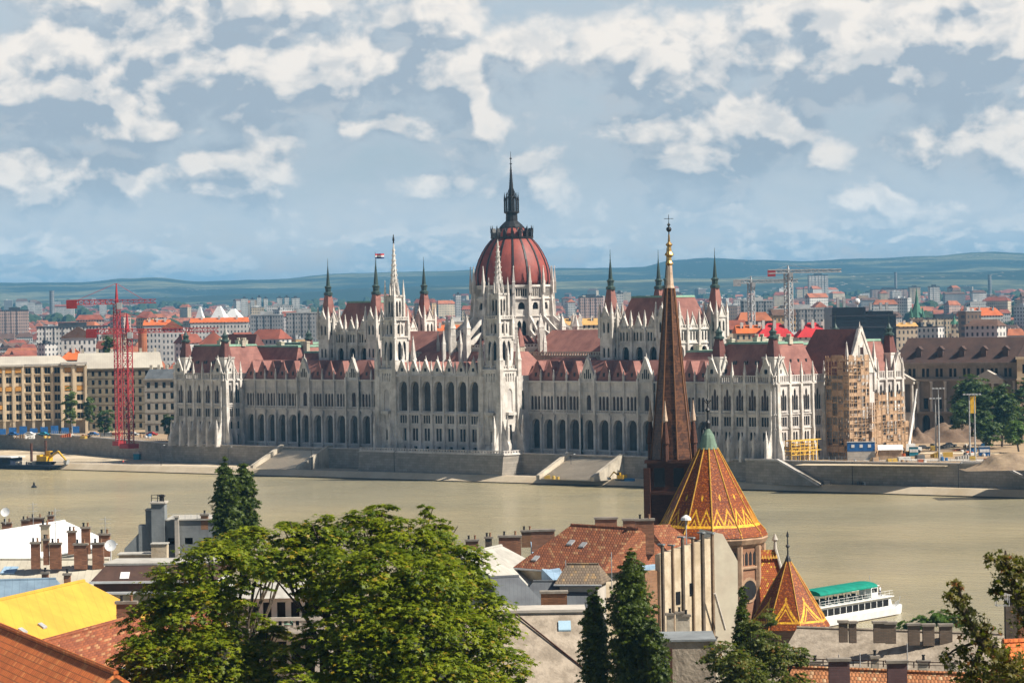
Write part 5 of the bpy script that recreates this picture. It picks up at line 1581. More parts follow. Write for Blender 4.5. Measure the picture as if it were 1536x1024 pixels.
park_tree(153, 612, 650, 1180, 30, M_park, 'low dark tree just left of the red crane mast', 11, 400)
park_tree(248, 620, 655, 1150, 22, M_park, 'low dark tree in the gap left of the parliament', 12, 300)
park_tree(160, 500, 540, 1290, 24, M_park, 'dark tree top behind the grey brown block', 13, 200)

def scaffold():
    t = thing('scaffolding', (141, 28, 0), 'tall tan timber scaffolding wrapped round the gabled south projection', 'scaffolding')
    def tower(x0, x1, y0, y1, zt, nm='scaffold_frame'):
        g = G()
        nx = max(1, round((x1-x0)/1.9)); ny = max(1, round((y1-y0)/1.9)); nz = int(zt/2.05)
        rn = random.Random(3)
        pts = [(x0+(x1-x0)*i/nx, y0) for i in range(nx+1)]+[(x1, y0+(y1-y0)*j/ny) for j in range(1, ny+1)]
        inner = [(x0+(x1-x0)*i/nx, y0+1.1) for i in range(nx+1)]+[(x1-1.1, y0+(y1-y0)*j/ny) for j in range(1, ny+1)]
        for (a, b), (c, d) in zip(pts, inner):
            g.tube((a, b, 0), (a, b, zt+0.8), 0.13, 4); g.tube((c, d, 0), (c, d, zt+0.8), 0.11, 4)
        for k in range(1, nz+1):
            z = k*2.05
            for (p, q) in list(zip(pts, pts[1:])):
                g.tube((*p, z+0.9), (*q, z+0.9), 0.08, 4); g.tube((*p, z), (*q, z), 0.10, 4)
            for (p, q) in zip(pts, inner): g.tube((*p, z), (*q, z), 0.08, 4)
            if k % 2:
                for i in range(0, len(pts)-1, 2): g.tube((*pts[i], z-2), (*pts[i+1], z), 0.07, 4)
        o = g.build(nm, mat('scaffold_poles', stained((0.48, 0.31, 0.18), (0.32, 0.20, 0.11), 0.8, True, 2.0)), t)
        g = G()
        for k in range(1, nz+1):
            z = k*2.05
            g.fr(0, 0, 0); g.n = (0, 1)
            g.box(x0, x1, y0+0.1, y0+1.1, z-0.08, z+0.04); g.box(x1-1.1, x1-0.1, y0+1.1, y1, z-0.08, z+0.04)
            for i in range(nx):
                if rn.random() < 0.6: a = x0+(x1-x0)*i/nx; g.box(a+0.1, a+(x1-x0)/nx-0.1, y0-0.02, y0+0.03, z+0.1, z+rn.choice((0.5, 1.0, 1.8)))
            for j in range(ny):
                if rn.random() < 0.55: a = y0+(y1-y0)*j/ny; g.box(x1-0.03, x1+0.02, a+0.1, a+(y1-y0)/ny-0.1, z+0.1, z+rn.choice((0.5, 1.0, 1.8)))
        g.build('scaffold_deck', M_wood, t)
    tower(135.5, 144.0, 22.0, 31.5, 29.5)
    tower(143.6, 144.9, 31.5, 36, 15.5)
    tower(136.0, 139.5, 40.0, 54.5, 18.0)
    tower(136.2, 138.2, 55.0, 60, 9.0)
    # yellow low scaffold beside the front buttress
    t2 = thing('scaffolding', (136, 6, 0), 'low bright yellow scaffolding at the foot of the right pavilion', 'scaffolding')
    g = G()
    for a in range(7):
        for b in (0, 2.2): g.tube((135.6+b, 2.5+a*2.0, 0), (135.6+b, 2.5+a*2.0, 6.2), 0.14, 4)
    for z in (2, 3.0, 4, 5, 6):
        for b in (0, 2.2): g.tube((135.6+b, 2.5, z), (135.6+b, 14.5, z), 0.12, 4)
    for a in range(6): g.tube((137.8, 2.5+a*2, 2 if a % 2 else 4), (137.8, 4.5+a*2, 4 if a % 2 else 2), 0.09, 4)
    g.fr(0, 0, 0); g.n = (0, 1)
    for z in (3.0, 6.1): g.box(135.6, 137.8, 2.5, 16.5, z, z+0.14)
    g.build('scaffold_frame', mat('yellow_scaffold', plain((0.75, 0.46, 0.08), 0.25, 1.0)), t2)
scaffold()

def stack_box(name, u, v, z, w, dp, h, ang, m, label, cat, extra=None):
    p = onZ(u, v, z)
    t = thing(name, (p.x, p.y, z), label, cat)
    g = G(); g.fr(p.x, p.y, ang); g.box(-w/2, w/2, -dp, 0, z, z+h); g.build('body', m, t)
    return t, p
def site_cabin(u, v, w, label, m, base=1.6):
    t, p = stack_box('site_cabin', u, v, 0, w, 2.6, base+0.02, 40, M_palest, label, 'cabin')
    g = G(); g.fr(p.x, p.y, 40); g.box(-w/2, w/2, -2.5, 0.05, base, base+2.6)
    c = g.build('cabin_body', m, t)
    g = G(); g.fr(p.x, p.y, 40)
    for a in (-w*0.3, 0, w*0.3): g.box(a-0.45, a+0.45, 0.05, 0.12, base+1.1, base+2.0)
    g.build('cabin_window', M_white, c)
    g = G(); g.fr(p.x, p.y, 40); g.box(-w/2-0.1, w/2+0.1, -2.7, 0.15, base+2.6, base+2.75); g.build('cabin_roof', M_grey, c)
site_cabin(1292, 690, 8.0, 'blue site cabin on a pale base before the tall scaffolding', M_blue, 2.6)
site_cabin(1371, 684, 2.6, 'small turquoise site cabin beside the white crane arm', mat('turquoise_paint', plain((0.03, 0.25, 0.36), 0.3)), 0.1)
site_cabin(1477, 684, 3.2, 'small dark blue container beside the banner mast at right', M_blue, 0.1)
def hut(u, v, label):
    t, p = stack_box('site_hut', u, v, 0, 6.5, 4, 3.0, 40, M_wood, label, 'hut')
    g = G(); g.fr(p.x, p.y, 40); g.hexa([(-3.6, 0.4, 3.0), (3.6, 0.4, 3.0), (3.6, -4.4, 3.0), (-3.6, -4.4, 3.0)], [(-3.6, -2, 4.4), (3.6, -2, 4.4), (3.6, -2.1, 4.4), (-3.6, -2.1, 4.4)], world=False); g.build('roof', M_white, t)
hut(1336, 690, 'timber site hut with white roof under the low scaffolding')

def heap(name, u, v, w, l, h, m, label, z=0.0, ang=0, seed=1):
    p = onZ(u, v, z); g = G(True); n = 26
    for i in range(n+1):
        for j in range(n+1):
            a = -1+2*i/n; b = -1+2*j/n
            r = min(1, math.sqrt(a*a+b*b))
            hh = h*max(0, (1-r)**0.9)*(1.0+0.6*fbm(a*2.4+seed, b*2.4))+0.18*fbm(a*9, b*9+seed)
            c, s = math.cos(R(ang)), math.sin(R(ang))
            g.v.append((p.x+a*w*c-b*l*s, p.y+a*w*s+b*l*c, z-0.1+max(0, hh) if r < 1 else z-0.1))
    for i in range(n):
        for j in range(n):
            k = i*(n+1)+j; g.f.append((k, k+1, k+n+2, k+n+1))
    tag(g.build(name, m), label, 'heap')
M_earth = mat('dug_earth', stained((0.19, 0.125, 0.08), (0.12, 0.078, 0.052), 0.25, False, 1.5, 0.6))
heap('earth_mound', 1425, 662, 13, 8, 7.5, M_earth, 'big brown earth mound in front of the classical building', 0, 45, 1)
heap('earth_mound', 1375, 664, 7, 5, 4.2, M_earth, 'smaller brown earth mound beside the white crane arm', 0, 45, 2)
heap('sand_heap', 1515, 703, 13, 6, 4.2, mat('sand_pile', stained((0.30, 0.22, 0.14), (0.21, 0.15, 0.10), 0.3, False, 1.5, 0.5)), 'broad pale sand heap at the right edge above the embankment', 0, 45, 3)
heap('rubble_heap', 1385, 727, 4.5, 2.2, 2.6, mat('rubble', stained((0.40, 0.33, 0.25), (0.20, 0.17, 0.14), 1.2, False, 3, 0.8)), 'grey rubble heap against the embankment wall at right', -6, 5, 4)
heap('rubble_heap', 822, 711, 4.5, 2.0, 2.2, mat('rubble'), 'pale rubble heap on the quay left of the right stairs', -6, 0, 5)
heap('rubble_heap', 965, 716, 4.0, 2.0, 1.6, mat('rubble'), 'low rubble heap on the quay behind the yellow digger', -6, 0, 6)
heap('gravel_heap', 524, 699, 7, 2.5, 2.2, M_asph, 'dark gravel heap against the terrace base left of centre', -6, 0, 7)
def construction_pads():
    for i, (u, v, w, l, m) in enumerate(((1310, 697, 22, 4, M_quay), (1400, 690, 20, 5, M_palest), (1380, 676, 16, 8, M_sand), (1440, 680, 12, 5, M_quay))):
        p = onZ(u, v, 0); g = G(); g.fr(p.x, p.y, 20); g.box(-w, w, -l, l, -0.1, 0.05+i*0.03)
        o = g.build('construction_pad', m); tag(o, kind='structure')
construction_pads()
rn_ = random.Random(23)
FIG = [mat('clutter_%d' % i, plain(c, 0.2)) for i, c in enumerate(((0.6, 0.58, 0.54), (0.55, 0.15, 0.05), (0.03, 0.15, 0.35), (0.6, 0.4, 0.08), (0.1, 0.1, 0.1), (0.4, 0.27, 0.16)))]
CN = ('pale', 'orange', 'blue', 'yellow', 'black', 'brown')
def clutter(n, u0, u1, v0, v1, z, where):
    for k in range(n):
        u = rn_.uniform(u0, u1); p = onZ(u, rn_.uniform(v0, v1), z); i = rn_.randrange(6)
        g = G(); a = rn_.uniform(0, 90); w = rn_.uniform(0.6, 2.2); g.fr(p.x, p.y, a)
        h = rn_.uniform(0.5, 1.6)
        typ = rn_.random()
        if typ < 0.4:
            for q in range(4): g.box(-w, w, -0.7+q*0.05, 0.7-q*0.06, z+q*h/4, z+(q+1)*h/4-0.04)
            nm = 'pallet_stack'; w_ = 'stack of materials'
        elif typ < 0.7:
            for q in range(5): g.box(-w+q*w*0.4, -w+q*w*0.4+0.25, -0.9, 0.9, z, z+h*(0.6+0.1*q))
            g.box(-w, w, -0.2, 0.2, z+h*0.5, z+h*0.6); nm = 'formwork_panels'; w_ = 'set of formwork panels'
        else:
            g.lathe(0, 0, [(0.5, z), (0.55, z+0.1), (0.5, z+h), (0.2, z+h+0.1)], 10); g.lathe(1.3, 0.2, [(0.45, z), (0.45, z+h*0.8)], 10); nm = 'barrel_pair'; w_ = 'pair of barrels'
        lab = 'small %s %s %s' % (CN[i], w_, where)
        tag(g.build(nm, FIG[i]), lab, 'building material', lab)
clutter(26, 1300, 1390, 676, 694, 0, 'on the building ground below the scaffolding')
clutter(22, 1395, 1480, 668, 692, 0, 'on the building ground around the lamp masts')
clutter(22, 5, 240, 654, 658, 0.4, 'along the left embankment top')
clutter(14, 820, 1100, 716, 722, -6, 'along the quay right of the centre block')
clutter(10, 1160, 1330, 722, 728, -6, 'on the quay below the right pavilion')

def fence_line(pts, label, h=1.1, step=2.0, m=None):
    t = thing('railing', pts[0], label, 'railing'); g = G()
    for a, b in zip(pts, pts[1:]):
        a, b = Vector(a), Vector(b); n = max(1, int((b-a).length/step))
        for i in range(n+1): q = a.lerp(b, i/n); g.tube(q, q+Vector((0, 0, h)), 0.05, 4)
        g.tube(a+Vector((0, 0, h)), b+Vector((0, 0, h)), 0.05, 4); g.tube(a+Vector((0, 0, h*.5)), b+Vector((0, 0, h*.5)), 0.035, 4)
    g.build('rail', m or M_grey, t)
fence_line([(-250, 36.6, .75), (-180, 14.2, .75), (-140, 1, .75)], 'thin grey railing on the left embankment top')
fence_line([(137, 1, .75), (230, 14.6, .75), (300, 22, .75)], 'thin grey railing on the right embankment top')

def mast(u, vb, vt, z, label, head=1, banner=False):
    p = onZ(u, vb, z); d = (p-CAM).dot(FW); zt = (CAM+ray(u, vt)*d).z
    t = thing('lamp_mast', tuple(p), label, 'lamp post')
    g = G(); g.tube(p, (p.x, p.y, zt), 0.28, 8, 0.14); g.build('pole', M_grey, t)
    g = G(); g.fr(p.x, p.y, 45); g.box(-1.6, 1.6, -0.15, 0.15, zt, zt+0.2)
    for a in (-1.5, -0.5, 0.5, 1.5): g.box(a-0.3, a+0.3, -0.3, 0.6, zt-0.05, zt+0.35)
    g.build('lamp_head', M_grey, t)
    return t, p, zt
mast(1409, 692, 583, 0, 'tall grey floodlight mast, leftmost of the masts at right')
mast(1404, 676, 598, 0, 'shorter grey mast just behind the tall floodlight mast')
mast(1463, 690, 592, 0, 'tall grey mast right of the yellow banner')
t, p, zt = mast(1455, 686, 592, 0, 'grey mast carrying a long yellow banner')
g = G(); g.fr(p.x, p.y, 45); g.box(0.3, 1.9, -0.04, 0.04, zt-5.4, zt-0.4); g.build('banner', M_yel, t)
mast(1483, 672, 635, 0, 'short plain mast among the trees at right')
mast(108, 652, 628, 0, 'short white pole in front of the office block')
def quay_lamp(x):
    y = edge_y(x)+2.6; t = thing('street_lamp', (x, y, -6), '', 'street lamp', 'street lamps along the quay road')
    g = G(); g.tube((x, y, -6), (x, y, 0.6), 0.1, 6, 0.06); g.tube((x, y, 0.5), (x, y+1.4, 1.0), 0.06, 5); g.build('pole', M_blk, t)
    g = G(); g.fr(x, y+1.4, 0); g.box(-0.2, 0.2, -0.4, 0.3, 0.9, 1.1); g.build('lamp_head', M_grey, t)
    t['label'] = 'thin dark street lamp on the quay road at the water edge'
for x in (-120, -88, -50, -14, 22, 58, 92, 126, 160, 195): quay_lamp(x)

def mobile_crane():
    p = onZ(1362, 680, 0); d = (p-CAM).dot(FW)
    t = thing('mobile_crane', tuple(p), 'white mobile crane with telescopic arm raised beside the south front', 'crane')
    g = G(); g.fr(p.x, p.y, 50); g.box(-4, 4, -1.3, 1.3, 0.9, 1.9); g.box(-4, -2.2, -1.3, 1.3, 1.9, 3.2); g.box(-1, 2, -1.2, 1.2, 1.9, 3.0); g.build('chassis', M_white, t)
    for a in (-3, -1.4, 1.4, 3):
        g = G(); g.fr(p.x, p.y, 50)
        for s in (-1.3, 1.1):
            q0 = Vector(g.P(a, s, 0.6)); q1 = Vector(g.P(a, s+0.3, 0.6)); g.tube(q0, q1, 0.6, 12)
        g.build('wheel', M_blk, t)
    tip = CAM+ray(1375, 583)*d; b = Vector((p.x, p.y, 2.6))
    g = G(); g.tube(b, b.lerp(tip, 0.5), 0.75, 4, 0.7); g.tube(b.lerp(tip, 0.45), b.lerp(tip, 0.78), 0.5, 4); g.tube(b.lerp(tip, 0.75), tip, 0.34, 4, 0.25); g.build('boom', M_white, t)
mobile_crane()

def car(x, y, z, ang, m, label, L=4.2):
    t = thing('parked_car', (x, y, z), label, 'car')
    g = G(); g.fr(x, y, ang); h = 0.85
    g.extr([(-h, z+0.3), (h, z+0.3), (h, z+0.75), (h*0.95, z+0.85), (-h*0.95, z+0.85), (-h, z+0.75)], -L/2, L/2)
    g.hexa([(-L*0.36, -0.78, z+0.85), (L*0.27, -0.78, z+0.85), (L*0.27, 0.78, z+0.85), (-L*0.36, 0.78, z+0.85)], [(-L*0.26, -0.6, z+1.4), (L*0.1, -0.6, z+1.4), (L*0.1, 0.6, z+1.4), (-L*0.26, 0.6, z+1.4)], world=False)
    g.build('body', m, t)
    g = G(); g.fr(x, y, ang); g.hexa([(-L*0.3, -0.8, z+0.92), (L*0.2, -0.8, z+0.92), (L*0.2, 0.8, z+0.92), (-L*0.3, 0.8, z+0.92)], [(-L*0.25, -0.65, z+1.3), (L*0.1, -0.65, z+1.3), (L*0.1, 0.65, z+1.3), (-L*0.25, 0.65, z+1.3)], world=False); g.build('side_window', M_glass, t)
    for a in (-L*0.31, L*0.31):
        for s in (-0.86, 0.66):
            g = G(); g.fr(x, y, ang); g.tube(g.P(a, s, z+0.32), g.P(a, s+0.2, z+0.32), 0.32, 10); g.build('wheel', M_blk, t)
p = onZ(1425, 670, 0); car(p.x, p.y, 0, 40, M_white, 'white car standing alone on the building ground at right')
p = onZ(1385, 674, 0); car(p.x, p.y, 0, 60, M_blk, 'dark car beside the smaller earth mound')
p = onZ(1533, 724, -6); car(p.x, p.y, -6, 4, M_grey, 'silver car at the right edge on the quay road')
for i, (u, m, c) in enumerate(((20, M_blue, 'dark blue'), (45, M_white, 'white'), (66, mat('turquoise_paint'), 'turquoise'), (140, M_blue, 'bright blue'), (162, M_white, 'cream'), (200, M_grey, 'silver'), (228, M_red, 'red'))):
    p = onZ(u, 653, 0.0); car(p.x, p.y, 0, 20, m, '%s car parked on the left embankment top' % c)

def digger(u, v, z, label, arm_up, s=1.0, ang=0, wheels=False):
    p = onZ(u, v, z)
    t = thing('excavator', tuple(p), label, 'excavator')
    for sd in (-1.1, 0.5):
        g = G(); g.fr(p.x, p.y, ang); g.extr([(sd*s, z+0.1), (sd*s, z+0.7*s), ((sd+.6)*s, z+0.7*s), ((sd+.6)*s, z+0.1)], -1.9*s, 1.9*s); g.build('track', M_blk, t)
    g = G(); g.fr(p.x, p.y, ang); g.box(-1.8*s, 1.0*s, -1.1*s, 1.1*s, z+0.8*s, z+1.9*s); g.box(-1.8*s, -0.8*s, -1.1*s, 1.1*s, z+1.9*s, z+2.2*s); g.build('body', M_yel, t)
    g = G(); g.fr(p.x, p.y, ang); g.box(-0.2*s, 1.0*s, -1.1*s, -0.1*s, z+1.9*s, z+3.0*s); g.build('cab', M_yel, t)
    g = G(); g.fr(p.x, p.y, ang); g.box(-0.1*s, 1.03*s, -1.13*s, -0.2*s, z+2.1*s, z+2.8*s); g.build('cab_window', M_glass, t)
    g = G(); g.fr(p.x, p.y, ang)
    a, b, c = g.P(0.9*s, 0.2*s, z+1.5*s), g.P(3.6*s, 0.2*s, z+(1.5+arm_up)*s), g.P(6.0*s, 0.2*s, z+0.9*s)
    g.tube(a, b, 0.3*s, 4, 0.25*s); g.tube(b, c, 0.25*s, 4, 0.15*s); g.build('boom', M_yel, t)
    g = G(); g.fr(p.x, p.y, ang); g.hexa([(5.4*s, -0.3*s, z+1.0*s), (6.4*s, -0.3*s, z+1.2*s), (6.2*s, -0.3*s, z+0.2*s), (5.5*s, -0.3*s, z+0.3*s)], [(5.4*s, 0.7*s, z+1.0*s), (6.4*s, 0.7*s, z+1.2*s), (6.2*s, 0.7*s, z+0.2*s), (5.5*s, 0.7*s, z+0.3*s)], world=False); g.build('bucket', M_grey, t)
digger(932, 721, -6, 'yellow digger at work on the quay right of the right stairs', 1.6, 0.85, 180)

def work_barge():
    x0, x1 = -246, -184
    c = onZ(40, 703, -8); ang = 8
    t = thing('work_barge', (c.x, c.y, -8), 'dark blue work barge with white cabin roof moored at the left bank', 'boat')
    g = G(); g.fr(c.x, c.y, ang)
    g.hexa([(-20, -4, -8.2), (14, -4, -8.2), (14, 4, -8.2), (-20, 4, -8.2)], [(-22, -4.4, -6.4), (17, -4.4, -6.4), (17, 4.4, -6.4), (-22, 4.4, -6.4)], world=False)
    g.build('hull', mat('navy_hull', plain((0.012, 0.02, 0.045), 0.3)), t)
    g = G(); g.fr(c.x, c.y, ang); g.box(-20, -5, -3, 3, -6.4, -4.0); g.build('cabin', mat('navy_hull'), t)
    g = G(); g.fr(c.x, c.y, ang); g.box(-21, -4, -3.6, 3.6, -4.0, -3.7); g.build('cabin_roof', M_white, t)
    for a in (-18, -14.5, -11, -7.5):
        g = G(); g.fr(c.x, c.y, ang); g.box(a-1.2, a+1.2, 3.0, 3.1, -5.8, -4.5); g.build('cabin_window', M_glass, t)
    for (a, h) in ((0.5, 9), (7.5, 10)):
        g = G(); g.fr(c.x, c.y, ang); q = g.P(a, -2, 0); g.tube((q[0], q[1], -8), (q[0], q[1], -8+h), 0.45, 8); g.build('spud_pole', mat('rust', plain((0.12, 0.05, 0.03), 0.4)), t)
    for a in (-3, -1, 3, 5):
        g = G(); g.fr(c.x, c.y, ang); g.box(a, a+1.3, -1.5, 2.5, -6.4, -5.4+(a % 3)*0.2); g.build('deck_crate', M_old, t)
    q = Vector(g.P(9.5, 0, -6.4))
    uv = ((q-CAM).dot(RT)/(q-CAM).dot(FW)*FPX+768, 512-(q-CAM).dot(UP)/(q-CAM).dot(FW)*FPX)
    digger(uv[0], uv[1], -6.4, 'long armed yellow excavator on the barge at the left bank', 1.5, 1.6, 12)
work_barge()
# floating buoy
p = onZ(51, 731, -8); g = G(); g.fr(p.x, p.y, 0); g.lathe(0, 0, [(0.2, -8.4), (0.9, -8.1), (0.9, -7.6), (0.35, -7.2), (0.3, -6.6), (0.05, -6.2)], 10)
tag(g.build('buoy', M_blk), 'small dark buoy floating in the river at left', 'buoy')
# turquoise kiosk on the quay and bins
p = onZ(207, 689, -6); t = thing('kiosk', (p.x, p.y, -6), 'small turquoise kiosk on the quay below the left wall', 'kiosk')
g = G(); g.fr(p.x, p.y, 20); g.box(-1.2, 1.2, -1.2, 1.2, -6, -3.9); g.build('body', mat('turquoise_paint'), t)
g = G(); g.fr(p.x, p.y, 20); g.lathe(0, 0, [(2.1, -3.9), (0.2, -3.1)], 4, math.pi/4); g.build('roof', M_palest, t)

def person(x, y, z, ang, col_top, col_leg, label, h=1.75, m_skin=None):
    """walking figure, one continuous skinned body"""
    me = bpy.data.meshes.new('person'); k = h/1.75
    c, s = math.cos(R(ang)), math.sin(R(ang))
    J = {'pel': (0, 0, .93), 'chest': (0, 0.02, 1.25), 'neck': (0, 0.02, 1.5), 'head': (0, 0.04, 1.66), 'lh': (-.1, 0, .88), 'lk': (-.11, .16, .5), 'lf': (-.11, .1, .06), 'lt': (-.11, .26, .04),
         'rh': (.1, 0, .88), 'rk': (.11, -.02, .5), 'rf': (.11, -.22, .08), 'rt': (.11, -.08, .03), 'ls': (-.19, .02, 1.43), 'le': (-.25, -.08, 1.15), 'lw': (-.26, .06, .92), 'rs': (.19, .02, 1.43), 're': (.25, 0.0, 1.14), 'rw': (.26, .18, .93)}
    E_ = [('pel', 'chest'), ('chest', 'neck'), ('neck', 'head'), ('pel', 'lh'), ('lh', 'lk'), ('lk', 'lf'), ('lf', 'lt'), ('pel', 'rh'), ('rh', 'rk'), ('rk', 'rf'), ('rf', 'rt'), ('chest', 'ls'), ('ls', 'le'), ('le', 'lw'), ('chest', 'rs'), ('rs', 're'), ('re', 'rw')]
    rad = {'pel': .15, 'chest': .17, 'neck': .06, 'head': .11, 'lh': .1, 'rh': .1, 'lk': .065, 'rk': .065, 'lf': .045, 'rf': .045, 'lt': .04, 'rt': .04, 'ls': .07, 'rs': .07, 'le': .045, 're': .045, 'lw': .035, 'rw': .035}
    names = list(J); vs = [(J[n][0]*k*c-J[n][1]*k*s, J[n][0]*k*s+J[n][1]*k*c, J[n][2]*k) for n in names]
    me.from_pydata(vs, [(names.index(a), names.index(b)) for a, b in E_], [])
    ob = bpy.data.objects.new('person', me); col.objects.link(ob); ob.location = (x, y, z)
    md = ob.modifiers.new('skin', 'SKIN'); md.use_smooth_shade = True
    for i, n in enumerate(names):
        sv = me.skin_vertices[0].data[i]; sv.radius = (rad[n]*k, rad[n]*k*0.8)
    me.skin_vertices[0].data[0].use_root = True
    def fn(w, b):
        _, _, zz = w.sep(objc(w))
        cc = w.mix(w.math('GREATER_THAN', zz, 0.95*k), col_leg, col_top); cc = w.mix(w.math('GREATER_THAN', zz, 1.5*k), cc, (0.5, 0.28, 0.18)); cc = w.mix(w.math('GREATER_THAN', zz, 1.69*k), cc, (0.04, 0.025, 0.02))
        w.put(b.inputs['Base Color'], cc)
    me.materials.append(mat('clothes_%s' % label[:28], fn))
    tag(ob, label, 'person')
for (u, v, ct, cl, lab) in ((423, 700, (0.02, 0.02, 0.03), (0.03, 0.03, 0.04), 'person in dark clothes walking on the quay by the left stairs'),
                            (848, 714, (0.03, 0.02, 0.02), (0.02, 0.02, 0.03), 'person in black standing at the foot of the right stairs'),
                            (185, 697, (0.5, 0.1, 0.08), (0.05, 0.05, 0.08), 'person in red top walking on the left quay'),
                            (905, 717, (0.5, 0.5, 0.5), (0.04, 0.05, 0.1), 'person in a white top on the quay right of the right stairs'),
                            (476, 662, (0.1, 0.1, 0.3), (0.03, 0.03, 0.04), 'person in blue standing at the top of the left stairs')):
    p = onZ(u, v, -6 if v > 680 else 0.6); person(p.x, p.y, p.z, 60, ct, cl, lab)
# ================================================================ near bank
def tz(d):
    pts = [(0, 40), (60, 33), (120, 22), (180, 13), (230, 8), (300, 3), (350, 0), (400, -2.5), (480, -4.2), (900, -5)]
    for (a, x), (b, y) in zip(pts, pts[1:]):
        if d <= b: return x+(y-x)*(d-a)/(b-a)
    return -5
def near_ground():
    g = G(); us = [-900+i*100 for i in range(35)]; ds = [3, 30, 60, 90, 120, 150, 180, 230, 300, 350, 400, 450, 500, 560, 640, 740]
    for u in us:
        for d in ds:
            p = XY(u, d); y = p.y
            if y > -335: p.y = -335; z = -4.5
            else: z = tz(d)
            g.v.append((p.x, p.y, z))
    n = len(ds)
    for i in range(len(us)-1):
        for j in range(n-1):
            k = i*n+j; g.f.append((k, k+1, k+n+1, k+n))
    g.f = [f for f in g.f]
    tag(g.build('hillside', mat('garden_ground', stained((0.10, 0.10, 0.05), (0.06, 0.055, 0.035), 0.1, False, 1.0))), kind='structure')
    g = G(); g.hexa([(-3000, -339, -9.5), (2500, -339, -9.5), (2500, -334, -9.5), (-3000, -334, -9.5)], [(-3000, -339, -4.4), (2500, -339, -4.4), (2500, -335, -4.4), (-3000, -335, -4.4)])
    tag(g.build('bank_wall', M_wallstone), 'stone bank wall along the near shore', 'wall')
near_ground()

CA = 43.8
M_orange = mat('orange_clay_tiles', tiles((0.62, 0.17, 0.04), (0.48, 0.115, 0.03), (0.66, 0.24, 0.07), 25, 0.24, 0.28))
M_brtile = mat('weathered_brown_tiles', tiles((0.33, 0.10, 0.04), (0.18, 0.055, 0.03), (0.40, 0.20, 0.09), 50, 0.13, 0.28))
M_brtile2 = mat('mossy_brown_tiles', tiles((0.31, 0.105, 0.045), (0.16, 0.055, 0.03), (0.36, 0.19, 0.09), 44, 0.24, 0.28))
M_yroof = mat('yellow_sheet_roof', seams((0.60, 0.345, 0.045), (0.50, 0.28, 0.04), 60, 1.0, 0.25, 0.18, 0.3))
M_broof = mat('blue_grey_sheet_roof', seams((0.19, 0.27, 0.34), (0.14, 0.20, 0.26), 50, 0.8, 0.3, 0.3))
M_blueflash = mat('pale_blue_sheet', seams((0.33, 0.47, 0.60), (0.24, 0.36, 0.48), 44, 0.7, 0.3, 0.3))
M_slate = mat('grey_slate_roof', seams((0.115, 0.125, 0.135), (0.085, 0.09, 0.10), 44, 0.4, 0.3, 0.3))
M_beige = mat('beige_concrete_roof', stained((0.42, 0.35, 0.27), (0.24, 0.195, 0.145), 0.5, True, 2.5, 0.4))
M_palegrey = mat('pale_felt_roof', stained((0.48, 0.46, 0.41), (0.36, 0.34, 0.30), 0.3, True, 2.0, 0.2))
M_wroof = mat('white_sheet_roof', seams((0.74, 0.74, 0.73), (0.62, 0.62, 0.62), 40, 0.8, 0.2, 0.2))
M_gconc = mat('grey_concrete', stained((0.25, 0.27, 0.275), (0.18, 0.19, 0.195), 0.3, True, 1.5, 0.2))
M_brick = mat('dark_red_brick', blocks((0.36, 0.16, 0.085), (0.20, 0.085, 0.05), CA, 0.5, 0.14, (0.16, 0.13, 0.1), 0.012))
M_brick2 = mat('tan_brick', blocks((0.34, 0.17, 0.085), (0.24, 0.12, 0.065), CA, 0.5, 0.14, (0.2, 0.16, 0.12), 0.012))
M_crwall = mat('stained_cream_wall', stained((0.60, 0.50, 0.36), (0.40, 0.31, 0.20), 0.35, True, 2.0, 0.3))
M_dstain = mat('sooty_flue_wall', stained((0.13, 0.10, 0.075), (0.07, 0.055, 0.04), 0.6, True, 2.0, 0.3))
M_dkwood = mat('dark_timber', stained((0.10, 0.045, 0.03), (0.06, 0.03, 0.02), 0.6, True, 2.0))

